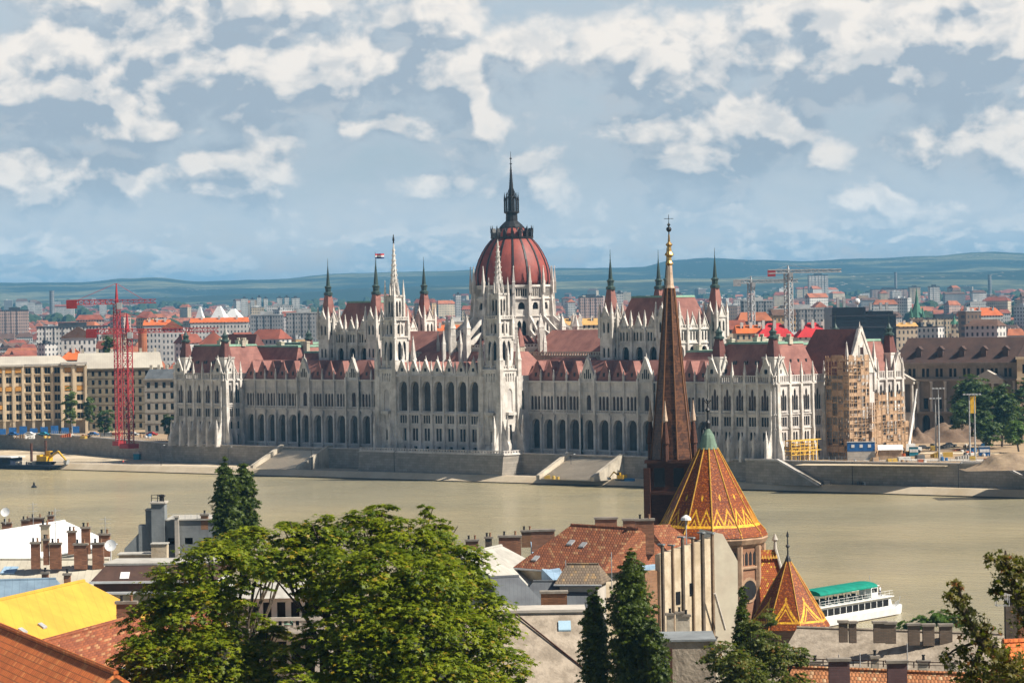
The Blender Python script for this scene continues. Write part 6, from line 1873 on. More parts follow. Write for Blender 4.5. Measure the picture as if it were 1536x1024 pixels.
def ridge_house(name, label, a, b, zr, hw, drop, rm, wm, hip0=0, hip1=0, over=0.5, zb=None, cat='house', thick=0.25):
    """house from its ridge: two image points at ridge height zr, half width, eave drop"""
    A, B = onZ(*a, zr), onZ(*b, zr)
    d = (A-CAM).dot(FW); zb = tz(d)-3 if zb is None else zb
    t0 = (B-A).normalized(); L = (B-A).length; ang = math.degrees(math.atan2(t0.y, t0.x))
    t = thing(name, (A.x, A.y, zb), label, cat)
    g = G(); g.fr(A.x, A.y, ang)
    g.box(-hip0*0.0, L, -hw+over, hw-over, zb, zr-drop+0.05) if not (hip0 or hip1) else g.box(-hip0+over, L+hip1-over, -hw+over, hw-over, zb, zr-drop+0.05)
    if not hip0: g.hexa([(0.05, -hw+over, zr-drop), (0.05, hw-over, zr-drop), (0.05, 0, zr-0.25)], [(0.35, -hw+over, zr-drop), (0.35, hw-over, zr-drop), (0.35, 0, zr-0.25)], world=False)
    if not hip1: g.hexa([(L-0.05, -hw+over, zr-drop), (L-0.05, hw-over, zr-drop), (L-0.05, 0, zr-0.25)], [(L-0.35, -hw+over, zr-drop), (L-0.35, hw-over, zr-drop), (L-0.35, 0, zr-0.25)], world=False)
    g.build('wall', wm, t)
    g = G(); g.fr(A.x, A.y, ang); e = zr-drop
    x0, x1 = (-hip0 if hip0 else -0.3), (L+hip1 if hip1 else L+0.3)
    r0, r1 = (0 if hip0 else -0.3), (L if hip1 else L+0.3)
    if hip0 or hip1:
        g.hexa([(x0, -hw, e), (x1, -hw, e), (x1, hw, e), (x0, hw, e)], [(r0, -0.05, zr), (r1, -0.05, zr), (r1, 0.05, zr), (r0, 0.05, zr)], world=False)
    else:
        for s in (-1, 1):
            g.hexa([(x0, s*hw, e-thick), (x1, s*hw, e-thick), (x1, 0, zr-thick), (x0, 0, zr-thick)], [(x0, s*hw, e), (x1, s*hw, e), (x1, 0, zr), (x0, 0, zr)], world=False)
    r = g.build('roof', rm, t)
    g = G(); q0, q1 = Vector(G.P(_f(A, ang), r0, 0, zr+0.03)), Vector(G.P(_f(A, ang), r1, 0, zr+0.03)); g.tube(q0, q1, 0.16, 6); g.build('ridge_cap', rm, r)
    g = G(); f = _f(A, ang)
    for s in (-1, 1): g.tube(f.P(x0, s*(hw+0.1), e-0.1), f.P(x1, s*(hw+0.1), e-0.1), 0.12, 6)
    g.build('gutter', M_grey, r)
    return t, f, L, r
def _f(A, ang):
    g = G(); g.fr(A.x, A.y, ang); return g
def chimney(u, vt, vb, d, w, m, label, pots=3, ang=CA, dep=None, group=None):
    """free chimney block set on a roof: own thing"""
    p = XY(u, d); z = lambda v: (CAM+ray(u, v)*d).z
    zt, zb = z(vt), z(vb)-1.2
    t = thing('chimney', (p.x, p.y, zb), label, 'chimney', group)
    dep = dep or max(0.7, w*0.45)
    g = G(); g.fr(p.x, p.y, ang); g.box(-w/2, w/2, -dep, 0, zb, zt-0.2); g.build('stack', m, t)
    g = G(); g.fr(p.x, p.y, ang); g.box(-w/2-0.12, w/2+0.12, -dep-0.12, 0.12, zt-0.22, zt); g.build('cap', mat('chimney_cap', stained((0.30, 0.26, 0.21), (0.18, 0.155, 0.13), 0.8, True, 3)), t)
    for i in range(pots):
        g = G(); g.fr(p.x, p.y, ang); a = -w/2+w*(i+0.5)/pots; g.lathe(a, -dep/2, [(0.13, zt), (0.11, zt+0.35), (0.15, zt+0.4), (0.15, zt+0.46)], 8); g.build('chimney_pot', M_brick2 if i % 2 else M_blk, t)
    return t
def antenna(u, vt, vb, d, label, bars=3):
    p = XY(u, d); z = lambda v: (CAM+ray(u, v)*d).z
    g = G(); g.tube((p.x, p.y, z(vb)-1), (p.x, p.y, z(vt)), 0.045, 5)
    g.fr(p.x, p.y, CA+20)
    for i in range(bars):
        zz = z(vt)-0.3-0.5*i; g.tube(g.P(-0.7, 0, zz), g.P(0.7, 0, zz), 0.025, 4)
        for k in range(5): g.tube(g.P(-0.6+k*0.3, -0.35, zz), g.P(-0.6+k*0.3, 0.35, zz), 0.018, 4)
    tag(g.build('aerial', M_grey), label, 'aerial')
def skylight(f, a, n, z, slope, parent, w=0.9, h=1.2, m=None):
    g = G(); g.o, g.t, g.n = f.o, f.t, f.n
    s = 1 if n > 0 else -1
    dz = h*slope
    g.hexa([(a-w/2, n, z+0.05), (a+w/2, n, z+0.05), (a+w/2, n-s*h, z+dz+0.05), (a-w/2, n-s*h, z+dz+0.05)],
           [(a-w/2, n, z+0.2), (a+w/2, n, z+0.2), (a+w/2, n-s*h, z+dz+0.2), (a-w/2, n-s*h, z+dz+0.2)], world=False)
    g.build('skylight', m or M_blueflash, parent)

def left_roofs():
    # orange roof at the corner
    t, f, L, r = ridge_house('tiled_house', 'bright orange tiled roof filling the bottom left corner', (-120, 888), (172, 1008), 27, 9, 6.5, M_orange, M_cream, over=0.4)
    # yellow roof
    t, f, L, r = ridge_house('yellow_roofed_house', 'house with a vivid yellow sheet metal hipped roof at left', (-90, 920), (126, 871), 23, 6.2, 3.9, M_yroof, M_palest, hip1=3.4)
    for a in (3.5, 8, 12): skylight(f, a, 3.8, 23-3.9*3.8/6.2, 3.9/6.2, r, 0.8, 0.5, M_grey)
    chimney(181, 902, 922, 262, 1.6, M_brick, 'squat dark brick chimney at the right end of the yellow roof', 2)
    # mossy tile roof between yellow and tree
    ridge_house('tiled_house', 'brown tiled roof with a bright orange eave below the yellow roof', (66, 961), (205, 923), 21.7, 4.6, 2.4, M_brtile, M_crwall)
    # blue roof
    ridge_house('blue_roofed_house', 'low blue grey sheet metal roof behind the yellow roof', (-60, 872), (84, 868), 17.5, 5.5, 2.6, M_broof, M_palest, hip1=2.0)
    # long pale roof with chimney row
    t, f, L, r = ridge_house('pale_roofed_house', 'long pale metal roof with skylights under a row of brick chimneys at left', (-40, 839), (160, 839), 18, 7.5, 3.2, mat('pale_beige_sheet', seams((0.52, 0.48, 0.38), (0.42, 0.38, 0.30), CA, 0.8, 0.3, 0.3)), M_crwall)
    for a, c in ((10.5, M_blk), (13.5, M_blueflash), (17.0, M_blueflash), (3, M_blk)): skylight(f, L-a if a != 3 else 5, 3.4, 18-3.2*3.4/7.5, 3.2/7.5, r, 0.9, 1.5, M_blueflash)
    for i, (u, w, vt, vb) in enumerate(((46, 1.0, 813, 838), (62, 0.6, 808, 832), (76, 1.3, 814, 838), (101, 0.9, 796, 816), (122, 1.0, 790, 816), (114, 1.5, 815, 838), (140, 1.3, 814, 838), (150, 1.3, 800, 820), (61, 1.0, 787, 812))):
        nm = ('first', 'second', 'third', 'narrow back', 'tall back', 'wide', 'last front', 'last back', 'tall pale')[i]
        chimney(u, vt, vb, 368-(8 if i in (3, 4, 7, 8) else 0)*-1, w, M_brick if i != 8 else M_crwall, '%s brick chimney in the row on the long pale roof at left' % nm if i != 8 else 'tall cream chimney behind the brick row on the pale roof', 2)
    for i, (u, v) in enumerate(((60, 858), (93, 860))): chimney(u, v, v+12, 352, 0.7, M_brick, ('small brick vent chimney low on the pale roof, left one', 'small brick vent chimney low on the pale roof, right one')[i], 1)
    # mansard block with dark slope and timber wall
    p = XY(236, 352); t = thing('mansard_house', (p.x, p.y, 0), 'house with dark brown mansard and pale flat top left of the big tree', 'house')
    g = G(); g.fr(p.x, p.y, CA-4); z = lambda v, d=350: (CAM+ray(190, v)*d).z
    g.box(-8, 6, -9, 0, 0, z(893)); g.build('wall', M_crwall, t)
    g = G(); g.fr(p.x, p.y, CA-4); g.box(-7.6, 6, -9, 0.15, z(893)+0.25, z(877)); g.build('timber_wall', M_dkwood, t)
    g = G(); g.fr(p.x, p.y, CA-4); g.box(-8.2, 6.4, -9, 0.8, z(893), z(893)+0.25); g.box(-8.0, 6.2, -9, 0.6, z(877), z(877)+0.25); g.build('eave', M_white, t)
    g = G(); g.fr(p.x, p.y, CA-4); g.hexa([(-7.9, 0.4, z(877)+0.25), (6.1, 0.4, z(877)+0.25), (6.1, -9, z(877)+0.25), (-7.9, -9, z(877)+0.25)], [(-6.6, -1.6, z(852)), (6.1, -1.6, z(852)), (6.1, -8, z(852)), (-6.6, -8, z(852))], world=False); r = g.build('roof', mat('brown_felt_roof', stained((0.10, 0.055, 0.04), (0.06, 0.035, 0.03), 0.4, True, 2.0)), t)
    g = G(); g.fr(p.x, p.y, CA-4); g.box(-6.8, 6.3, -9, -1.5, z(852), z(852)+0.22); g.build('flat_top', M_palegrey, r)
    for a in (-4.2, 0.2):
        g = G(); g.fr(p.x, p.y, CA-4); g.hexa([(a-0.5, 0.0, z(870)), (a+0.5, 0.0, z(870)), (a+0.5, -0.9, z(861)), (a-0.5, -0.9, z(861))], [(a-0.5, 0.2, z(870)), (a+0.5, 0.2, z(870)), (a+0.5, -0.6, z(861)), (a-0.5, -0.6, z(861))], world=False); g.build('skylight', M_white, r)
    # far white roof and its chimneys
    t, f, L, r = ridge_house('white_roofed_house', 'white sheet metal roof at left, closest to the river', (-60, 806), (97, 781), 17, 6.5, 3.4, M_wroof, M_palest, hip1=3.2)
    for i, (u, w, vt) in enumerate(((48, 2.2, 776), (32, 1.2, 779), (70, 0.9, 772), (4, 1.4, 783))):
        chimney(u, vt, vt+10, 470, w, M_brick, ('wide', 'middle', 'thin capped', 'leftmost')[i]+' brick chimney on the white sheet metal roof', 2)
    antenna(44, 753, 785, 462, 'tall aerial left on the white roof'); antenna(77, 762, 815, 380, 'tall aerial between the brick chimneys at left', 4); antenna(152, 775, 800, 380, 'thin aerial right of the brick chimney row')
    for (u, v, d, lab) in ((166, 818, 360, 'white satellite dish at the right end of the chimney row'), (8, 768, 470, 'large white satellite dish at the left edge')):
        p = CAM+ray(u, v)*d; g = G(True); k = 14
        n = (Vector((0.6, -0.75, 0.35))).normalized(); uu = n.orthogonal().normalized(); vv = n.cross(uu)
        for j in range(4):
            rr = (j+0.01)/3*0.68
            for i in range(k): g.v.append(tuple(p+uu*rr*math.cos(6.283*i/k)+vv*rr*math.sin(6.283*i/k)+n*(rr*rr*0.3)))
        for j in range(3):
            for i in range(k): g.f.append((j*k+i, j*k+(i+1) % k, (j+1)*k+(i+1) % k, (j+1)*k+i))
        t = thing('satellite_dish', tuple(p), lab, 'satellite dish'); g.build('dish', M_white, t)
        g = G(); g.tube(p-n*0.1, p-Vector((0, 0, 1.8)), 0.06, 5); g.tube(p, p+n*0.8, 0.03, 4); g.build('bracket', M_grey, t)
left_roofs()

def grey_concrete_house():
    d = 400; p = XY(183, d); t = thing('concrete_house', (p.x, p.y, -2), 'grey concrete building with a tall square chimney tower beside the poplars', 'building')
    s = d/FPX; z = lambda v: (CAM+ray(240, v)*d).z; X = lambda u: (u-183)*s
    g = G(); win = []; g.fr(p.x, p.y, CA)
    sub_row(g, win, X(243), X(320), z(850), z(781), [(X(251), 0.9, z(817), z(807), 0), (X(277), 1.0, z(817), z(807), 0), (X(305), 1.0, z(817), z(807), 0)], 0.2)
    g.box(X(243), X(320), -8, -0.4, -3, z(781)); g.box(X(243), X(320), -0.4, 0, -3, z(850))
    g.hexa([(X(180), 0, -3), (X(216), 0, -3), (X(216), 0, z(797)), (X(204), 0, z(797)), (X(180), 0, z(822))], [(X(180), -7, -3), (X(216), -7, -3), (X(216), -7, z(797)), (X(204), -7, z(797)), (X(180), -7, z(822))], world=False)
    g.build('wall', M_gconc, t); put_windows(win, t)
    g = G(); g.fr(p.x, p.y, CA)
    g.box(X(222), X(242), -2.4, 0.5, -3, z(755)); g.box(X(213), X(222), -2.2, 0.2, -3, z(765)); g.box(X(202), X(213), -2, 0.1, -3, z(787))
    g.build('chimney_tower', M_gconc, t)
    g = G(); g.fr(p.x, p.y, CA); g.box(X(220), X(244), -2.6, 0.7, z(755), z(752.5)); g.box(X(212), X(222), -2.4, 0.3, z(765), z(763.4)); g.build('tower_cap', M_palest, t)
    g = G(); g.fr(p.x, p.y, CA)
    for a in (X(222), X(231), X(240)):
        g.tube(g.P(a, -0.2, z(753)), g.P(a, -0.2, z(742)), 0.05, 4)
    for v in (742, 747): g.tube(g.P(X(222), -0.2, z(v)), g.P(X(240), -0.2, z(v)), 0.04, 4)
    g.lathe(X(236), -1.2, [(0.3, z(753)), (0.3, z(746)), (0.55, z(744)), (0.1, z(742))], 8)
    g.build('roof_rail', M_blk, t)
    g = G(); g.fr(p.x, p.y, CA); g.box(X(257), X(263), 0.1, 0.7, -3, z(776)); g.box(X(256), X(264), 0.0, 0.8, z(776), z(773)); g.build('flue', M_palest, t)
    g = G(); g.fr(p.x, p.y, CA); g.box(X(243), X(321), -8.2, 0.2, z(781), z(779)); g.build('roof', M_palegrey, t)
    g = G(); g.fr(p.x, p.y, CA)
    for a in range(9): g.tube(g.P(X(245+a*9), -0.1, z(779)), g.P(X(245+a*9), -0.1, z(771)), 0.03, 4)
    g.tube(g.P(X(245), -0.1, z(771)), g.P(X(317), -0.1, z(771)), 0.03, 4); g.build('railing', M_grey, t)
    chimney(301, 771, 780, 400, 0.9, M_brick2, 'small tan brick chimney on the grey concrete building', 1)
    p2 = XY(200, 372); t = thing('roof_cabin', (p2.x, p2.y, 5), 'small cream roof cabin and stair head in front of the concrete tower', 'building')
    g = G(); g.fr(p2.x, p2.y, CA); zz = lambda v: (CAM+ray(200, v)*372).z
    g.box(-2.2, 2.6, -3, 0, zz(860), zz(832)); g.box(1.6, 3.4, -2, 0.2, zz(860), zz(817)); g.build('wall', M_crwall, t)
    g = G(); g.fr(p2.x, p2.y, CA); g.box(-2.4, 1.6, -3.2, 0.2, zz(832), zz(830.5)); g.box(1.5, 3.5, -2.1, 0.3, zz(817), zz(815.5)); g.build('roof', M_palegrey, t)
    g = G(); g.fr(p2.x, p2.y, CA); g.box(-1.4, 0.8, 0, 0.06, zz(852), zz(840)); g.build('window', M_glass, t)
grey_concrete_house()

def villa():
    """cream villa glimpsed through the gap in the big trees"""
    d = 235; p = XY(352, d); t = thing('villa', (p.x, p.y, 5), 'cream villa with tall windows and balcony glimpsed through the big tree', 'house')
    s = d/FPX; z = lambda v: (CAM+ray(420, v)*d).z; X = lambda u: (u-352)*s
    g = G(); win = []; g.fr(p.x, p.y, CA)
    sub_row(g, win, 0, X(500), z(945), z(896), [(X(c), 0.62, z(938), z(903), 0) for c in range(372, 500, 21)], 0.25)
    sub_row(g, win, 0, X(500), z(1060), z(945), [(X(c), 0.7, z(1010), z(962), 0) for c in range(372, 500, 21)], 0.25)
    g.box(0, X(500), -7, -0.5, 3, z(896)); g.build('wall', mat('white_render', stained((0.66, 0.60, 0.52), (0.50, 0.44, 0.37), 0.3, True, 2.0)), t); put_windows(win, t)
    g = G(); g.fr(p.x, p.y, CA); g.hexa([(-0.5, 0.7, z(896)), (X(505), 0.7, z(896)), (X(505), -7, z(896)), (-0.5, -7, z(896))], [(1.5, -2.5, z(876)), (X(470), -2.5, z(876)), (X(470), -5, z(876)), (1.5, -5, z(876))], world=False); g.build('roof', M_palegrey, t)
    g = G(); g.fr(p.x, p.y, CA); g.box(0.5, X(500), 0, 1.4, z(948), z(944)); balustrade(g, 0.5, X(500), z(944), 1.0, 1.1, 1.3, 0.4); g.build('balcony', M_palest, t)
    g = G(); g.fr(p.x, p.y, CA); g.lathe(X(425), 0.9, [(0.5, z(934)), (0.02, z(925))], 8); g.build('parasol', M_cop, t)
    chimney(262, 928, 960, 225, 1.6, M_brick2, 'orange brick chimney half hidden behind the left edge of the big tree', 2)
    ridge_house('pale_roofed_house', 'pale wall and roof glimpsed at the left edge of the big tree', (170, 925), (330, 918), 17.5, 5, 3, M_brtile, mat('white_render'))
villa()

def centre_roofs():
    # pale felt roofs left of the tiled one
    t, f, L, r = ridge_house('pale_roofed_house', 'pale grey gabled roof with brick chimneys right of the big tree', (690, 832), (752, 818), 19.5, 9, 5.5, M_palegrey, M_palest, hip1=4.5)
    g = G(); g.o, g.t, g.n = f.o, f.t, f.n
    t, f2, L, r = ridge_house('tiled_house', 'brown red tiled hipped roof with chimneys in front of the church', (857, 787), (956, 793), 22, 6.2, 4.5, M_brtile2, M_crwall, hip0=3.0)
    for a, n_ in ((2.6, 2.2), (4.8, 2.4), (-0.6, 4.6)): skylight(f2, a, n_+0.6, 22-4.5*(n_+0.6)/6.2, 4.5/6.2, r, 0.8, 0.6, M_grey)
    g = G(); g.o, g.t, g.n = f2.o, f2.t, f2.n
    # pale blue valley flashings either side of the tiled roof
    for (pts, lab) in ((((796, 812), (812, 810), (850, 868), (836, 876), (800, 840)), 0), (((955, 800), (1010, 812), (1020, 845), (958, 850)), 1)):
        q = G(); zz = (17.6, 18.0)[lab]
        top = [onZ(u, v, zz+(0.8 if i < 2 else 0)) for i, (u, v) in enumerate(pts)]
        bot = [Vector((p_.x, p_.y, 2)) for p_ in top]
        q.hexa(bot, top)
        tag(q.build('sheet_metal_roof', M_blueflash), ('pale blue sheet metal roof at the left foot of the tiled hipped roof', 'pale blue sheet metal roof between the tiled roof and the ribbed wall')[lab], 'roof')
    for i, (u, w, vt, vb, d, m) in enumerate(((904, 2.5, 776, 795, 366, M_brick), (940, 1.6, 778, 795, 366, M_brick), (962, 2.0, 778, 815, 350, M_brick), (759, 2.6, 803, 828, 372, M_brick), (785, 1.4, 795, 806, 385, M_brick2), (809, 2.7, 794, 812, 372, M_brick), (702, 1.5, 809, 822, 380, M_brick2), (727, 0.8, 805, 822, 380, M_dstain))):
        nm = ('wide dark brick chimney on the ridge of the tiled roof', 'narrower dark brick chimney on the ridge of the tiled roof', 'tall brick chimney at the right end of the tiled roof', 'brick chimney on the pale roof right of the big tree', 'small tan chimney behind the pale roof', 'wide low brick chimney above the pale blue flashing', 'small tan chimney just right of the big tree', 'slim sooty chimney just right of the big tree')[i]
        chimney(u, vt, vb, d, w, m, nm, 0 if i in (0, 1, 5) else 2)
    # small tiled roof behind, right of the chimneys
    ridge_house('tiled_house', 'small red tiled roof tucked under the patterned church roof', (975, 790), (1005, 788), 21, 4.5, 3.2, M_brtile2, M_palest, hip1=2.5)
    # dormer-like low house in the middle
    t, f, L, r = ridge_house('slate_house', 'dark grey slate roofed house just right of the big tree', (738, 866), (778, 864), 19.0, 4.4, 3.8, M_slate, M_palest, hip1=2.2)
    t, f, L, r = ridge_house('slate_house', 'grey sheet roof with pale dormer behind the brick chimney in the middle', (800, 872), (876, 872), 18.3, 4.2, 2.4, M_slate, M_palest, hip0=1.5, hip1=1.5)
    t, f, L, r = ridge_house('tiled_house', 'lichen covered small brown roof below the tiled hipped roof', (850, 846), (898, 846), 20.0, 3.0, 1.8, mat('grey_brown_shingle', tiles((0.20, 0.15, 0.10), (0.13, 0.10, 0.075), (0.3, 0.2, 0.1), CA, 0.24, 0.28)), M_palest, hip0=0.8, hip1=0.8)
    # recess window band on pale roof
    p = XY(772, 360); t = thing('roof_dormer', (p.x, p.y, 12), 'long flat dormer with dark windows in the pale roof', 'dormer')
    z = lambda v, u=772, d=360: (CAM+ray(u, v)*d).z
    g = G(); g.fr(p.x, p.y, CA); g.box(-1.7, 1.7, -3, 0.6, z(876), z(856)); g.build('body', M_crwall, t)
    g = G(); g.fr(p.x, p.y, CA); g.box(-1.9, 1.9, -3, 0.9, z(856), z(854)); g.build('roof', M_dkwood, t)
    for a in (-1.0, 0.1, 1.1): g = G(); g.fr(p.x, p.y, CA); g.box(a-0.35, a+0.35, 0.6, 0.65, z(872), z(859)); g.build('window', M_glass, t)
    chimney(824, 887, 914, 318, 2.6, mat('banded_brick', blocks((0.36, 0.16, 0.07), (0.2, 0.085, 0.045), CA, 0.9, 0.12, (0.12, 0.07, 0.04), 0.02)), 'broad banded brick chimney on the pale flat ledge in the middle', 0, dep=1.4)
    # flat ledge and broad beige roof below
    p = XY(868, 312); t = thing('beige_house', (p.x, p.y, 4), 'large plain beige roof slope with a skylight between the big tree and the poplars', 'house')
    z = lambda v, u=820, d=312: (CAM+ray(u, v)*d).z
    s = 312/FPX; g = G(); g.fr(p.x, p.y, CA)
    g.box(-(868-700)*s, 0, -4.5, 0.2, 0, z(918)); g.build('wall', M_palest, t)
    g = G(); g.fr(p.x, p.y, CA); g.box(-(868-700)*s, 0.2, -4.6, 0.5, z(918), z(914)); g.build('ledge', M_palest, t)
    zt = z(921); g = G(); g.fr(p.x, p.y, CA)
    g.hexa([(-(868-690)*s, 0.3, 0), (1.2, 0.3, 0), (2.5, 9, 0), (-(868-690)*s, 9, 0)], [(-(868-690)*s, 0.3, zt), (0.6, 0.3, zt), (2.2, 9, zt-6.2), (-(868-690)*s, 9, zt-6.2)], world=False)
    r = g.build('roof', M_beige, t)
    skylight(g, -1.9, 2.4, zt-1.5, 0.7, r, 1.2, 1.1, mat('skylight_glass', plain((0.35, 0.5, 0.6), 0.1)))
    q = G(); q.tube(g.P(-6.6, 0.5, zt+0.1), g.P(0.9, 8, zt-5.4), 0.09, 5); q.build('conductor_rail', M_dkwood, r)
    for (u, vt, vb, d) in ((842, 840, 900, 330), (911, 828, 870, 340), (877, 868, 900, 330)): antenna(u, vt, vb, d, {842: 'thin aerial left of the small brown roof', 911: 'thin aerial in front of the tiled hipped roof', 877: 'low aerial behind the banded chimney'}[u], 0 if u != 877 else 2)
centre_roofs()

def ribbed_wall():
    """tall party wall with a row of flues"""
    d0 = 330; a, b = XY(984, 322), XY(1064, 330); t0 = (b-a); L = Vector((t0.x, t0.y)).length; ang = math.degrees(math.atan2(t0.y, t0.x))
    z = lambda u, v: (CAM+ray(u, v)*(322+(u-984)*8/80)).z
    t = thing('party_wall', (a.x, a.y, 0), 'tall stained cream party wall with a row of dark flues beside the church', 'wall')
    g = G(); g.fr(a.x, a.y, ang)
    za, zb = z(984, 832), z(1064, 806)
    g.hexa([(0, 0, 0), (L, 0, 0), (L, -0.6, 0), (0, -0.6, 0)], [(0, 0, za), (L, 0, zb), (L, -0.6, zb), (0, -0.6, za)], world=False)
    g.box(0, L, -4, -0.6, 0, za-2)
    g.build('wall', M_crwall, t)
    n = 6
    for i in range(n):
        s = L*(0.03+0.94*i/(n-1)); w = (0.30, 0.22, 0.34, 0.24, 0.40, 0.30)[i]; zz = za+(zb-za)*s/L+(0.9, 0.5, 1.0, 0.6, 0.8, 0.4)[i]
        g = G(); g.fr(a.x, a.y, ang); g.box(s-w/2, s+w/2, 0.0, 0.22, 1, zz); g.build('flue', M_dstain if i % 2 == 0 else mat('brown_flue', stained((0.24, 0.17, 0.11), (0.13, 0.09, 0.06), 0.5, True, 2.0)), t)
        g = G(); g.fr(a.x, a.y, ang); g.box(s-w/2-0.08, s+w/2+0.08, -0.4, 0.32, zz, zz+0.15); g.build('flue_cap', M_gconc, t)
    for (s, v0) in ((L*0.32, 905), (L*0.58, 895)):
        g = G(); g.fr(a.x, a.y, ang); zz = z(1020, v0); g.box(s-0.4, s+0.4, 0.0, 0.06, zz, zz+1.3); g.build('window', M_glass, t)
    g = G(); q = G(); q.fr(a.x, a.y, ang); g.tube(q.P(L*0.86, 1.0, z(1050, 890)), q.P(L*1.05, 1.0, z(1062, 945)), 0.13, 6); g.build('drain_pipe', M_palest, t)
    # sunlit narrow end, brick
    g = G(); g.fr(a.x, a.y, ang); g.box(-2.3, 0, -3.5, -0.3, 0, za-1.6); g.build('side_wall', M_brick2, t)
    # blank cream gable facing the sun
    e = thing('party_wall', (b.x, b.y, 0), 'smooth blank cream gable wall between the flues and the church', 'wall')
    g = G(); g.fr(b.x, b.y, CA+14); s = 322/FPX; zz = lambda v: (CAM+ray(1080, v)*322).z
    pr = [(0.1, 0), (2.55, 0), (2.65, zz(852)), (1.1, zz(810)), (0.1, zz(806))]
    g.hexa([(x, -0.05, zv) for x, zv in pr], [(x, -5, zv) for x, zv in pr], world=False)
    g.build('wall', mat('smooth_cream', stained((0.66, 0.60, 0.46), (0.58, 0.50, 0.38), 0.3, False, 1.0)), e)
    for i, (u, v) in enumerate(((998, 912), (1012, 910), (1022, 914))):
        chimney(u, v+8, v+35, 318, 0.7, M_old, ('left', 'middle', 'right')[i]+' little pot chimney at the foot of the ribbed wall', 1)
    # flat roof and beige wall beneath
    p = XY(985, 285); t = thing('beige_house', (p.x, p.y, 5), 'flat roofed beige building with a drainpipe right of the twin poplars', 'house')
    s = 285/FPX; z2 = lambda v: (CAM+ray(1030, v)*285).z
    g = G(); g.fr(p.x, p.y, CA); g.box(-1, 80*s, -5.5, 0, 0, z2(962)); g.build('wall', M_beige, t)
    g = G(); g.fr(p.x, p.y, CA); g.box(-1.2, 82*s, -0.2, 0.2, z2(962), z2(959)); g.hexa([(-1, -0.2, z2(962)), (82*s, -0.2, z2(962)), (82*s, -6, z2(962)), (-1, -6, z2(962))], [(-1, -0.3, z2(961)), (82*s, -0.3, z2(961)), (82*s, -6, z2(957)), (-1, -6, z2(957))], world=False); g.build('flat_roof', M_gconc, t)
    g = G(); g.fr(p.x, p.y, CA); g.box(13*s-0.12, 13*s+0.12, 0, 0.25, 0, z2(972)); g.build('drain_pipe', M_dkwood, t)
    # lamp-like vent cowl
    p = CAM+ray(1029, 776)*330; t = thing('roof_cowl', tuple(p-Vector((0, 0, 4))), 'white mushroom shaped vent cowl on a pole in front of the church roof', 'vent')
    g = G(); g.fr(p.x, p.y, 0); g.lathe(0, 0, [(0.55, p.z-0.25), (0.5, p.z), (0.25, p.z+0.2), (0.03, p.z+0.3)], 12); g.build('hood', M_white, t)
    g = G(); g.tube(p-Vector((0, 0, 5)), p, 0.06, 6); g.lathe(0, 0, [(0.2, 0), (0.1, 0.01)], 3) if False else None; g.build('pole', M_grey, t)
ribbed_wall()

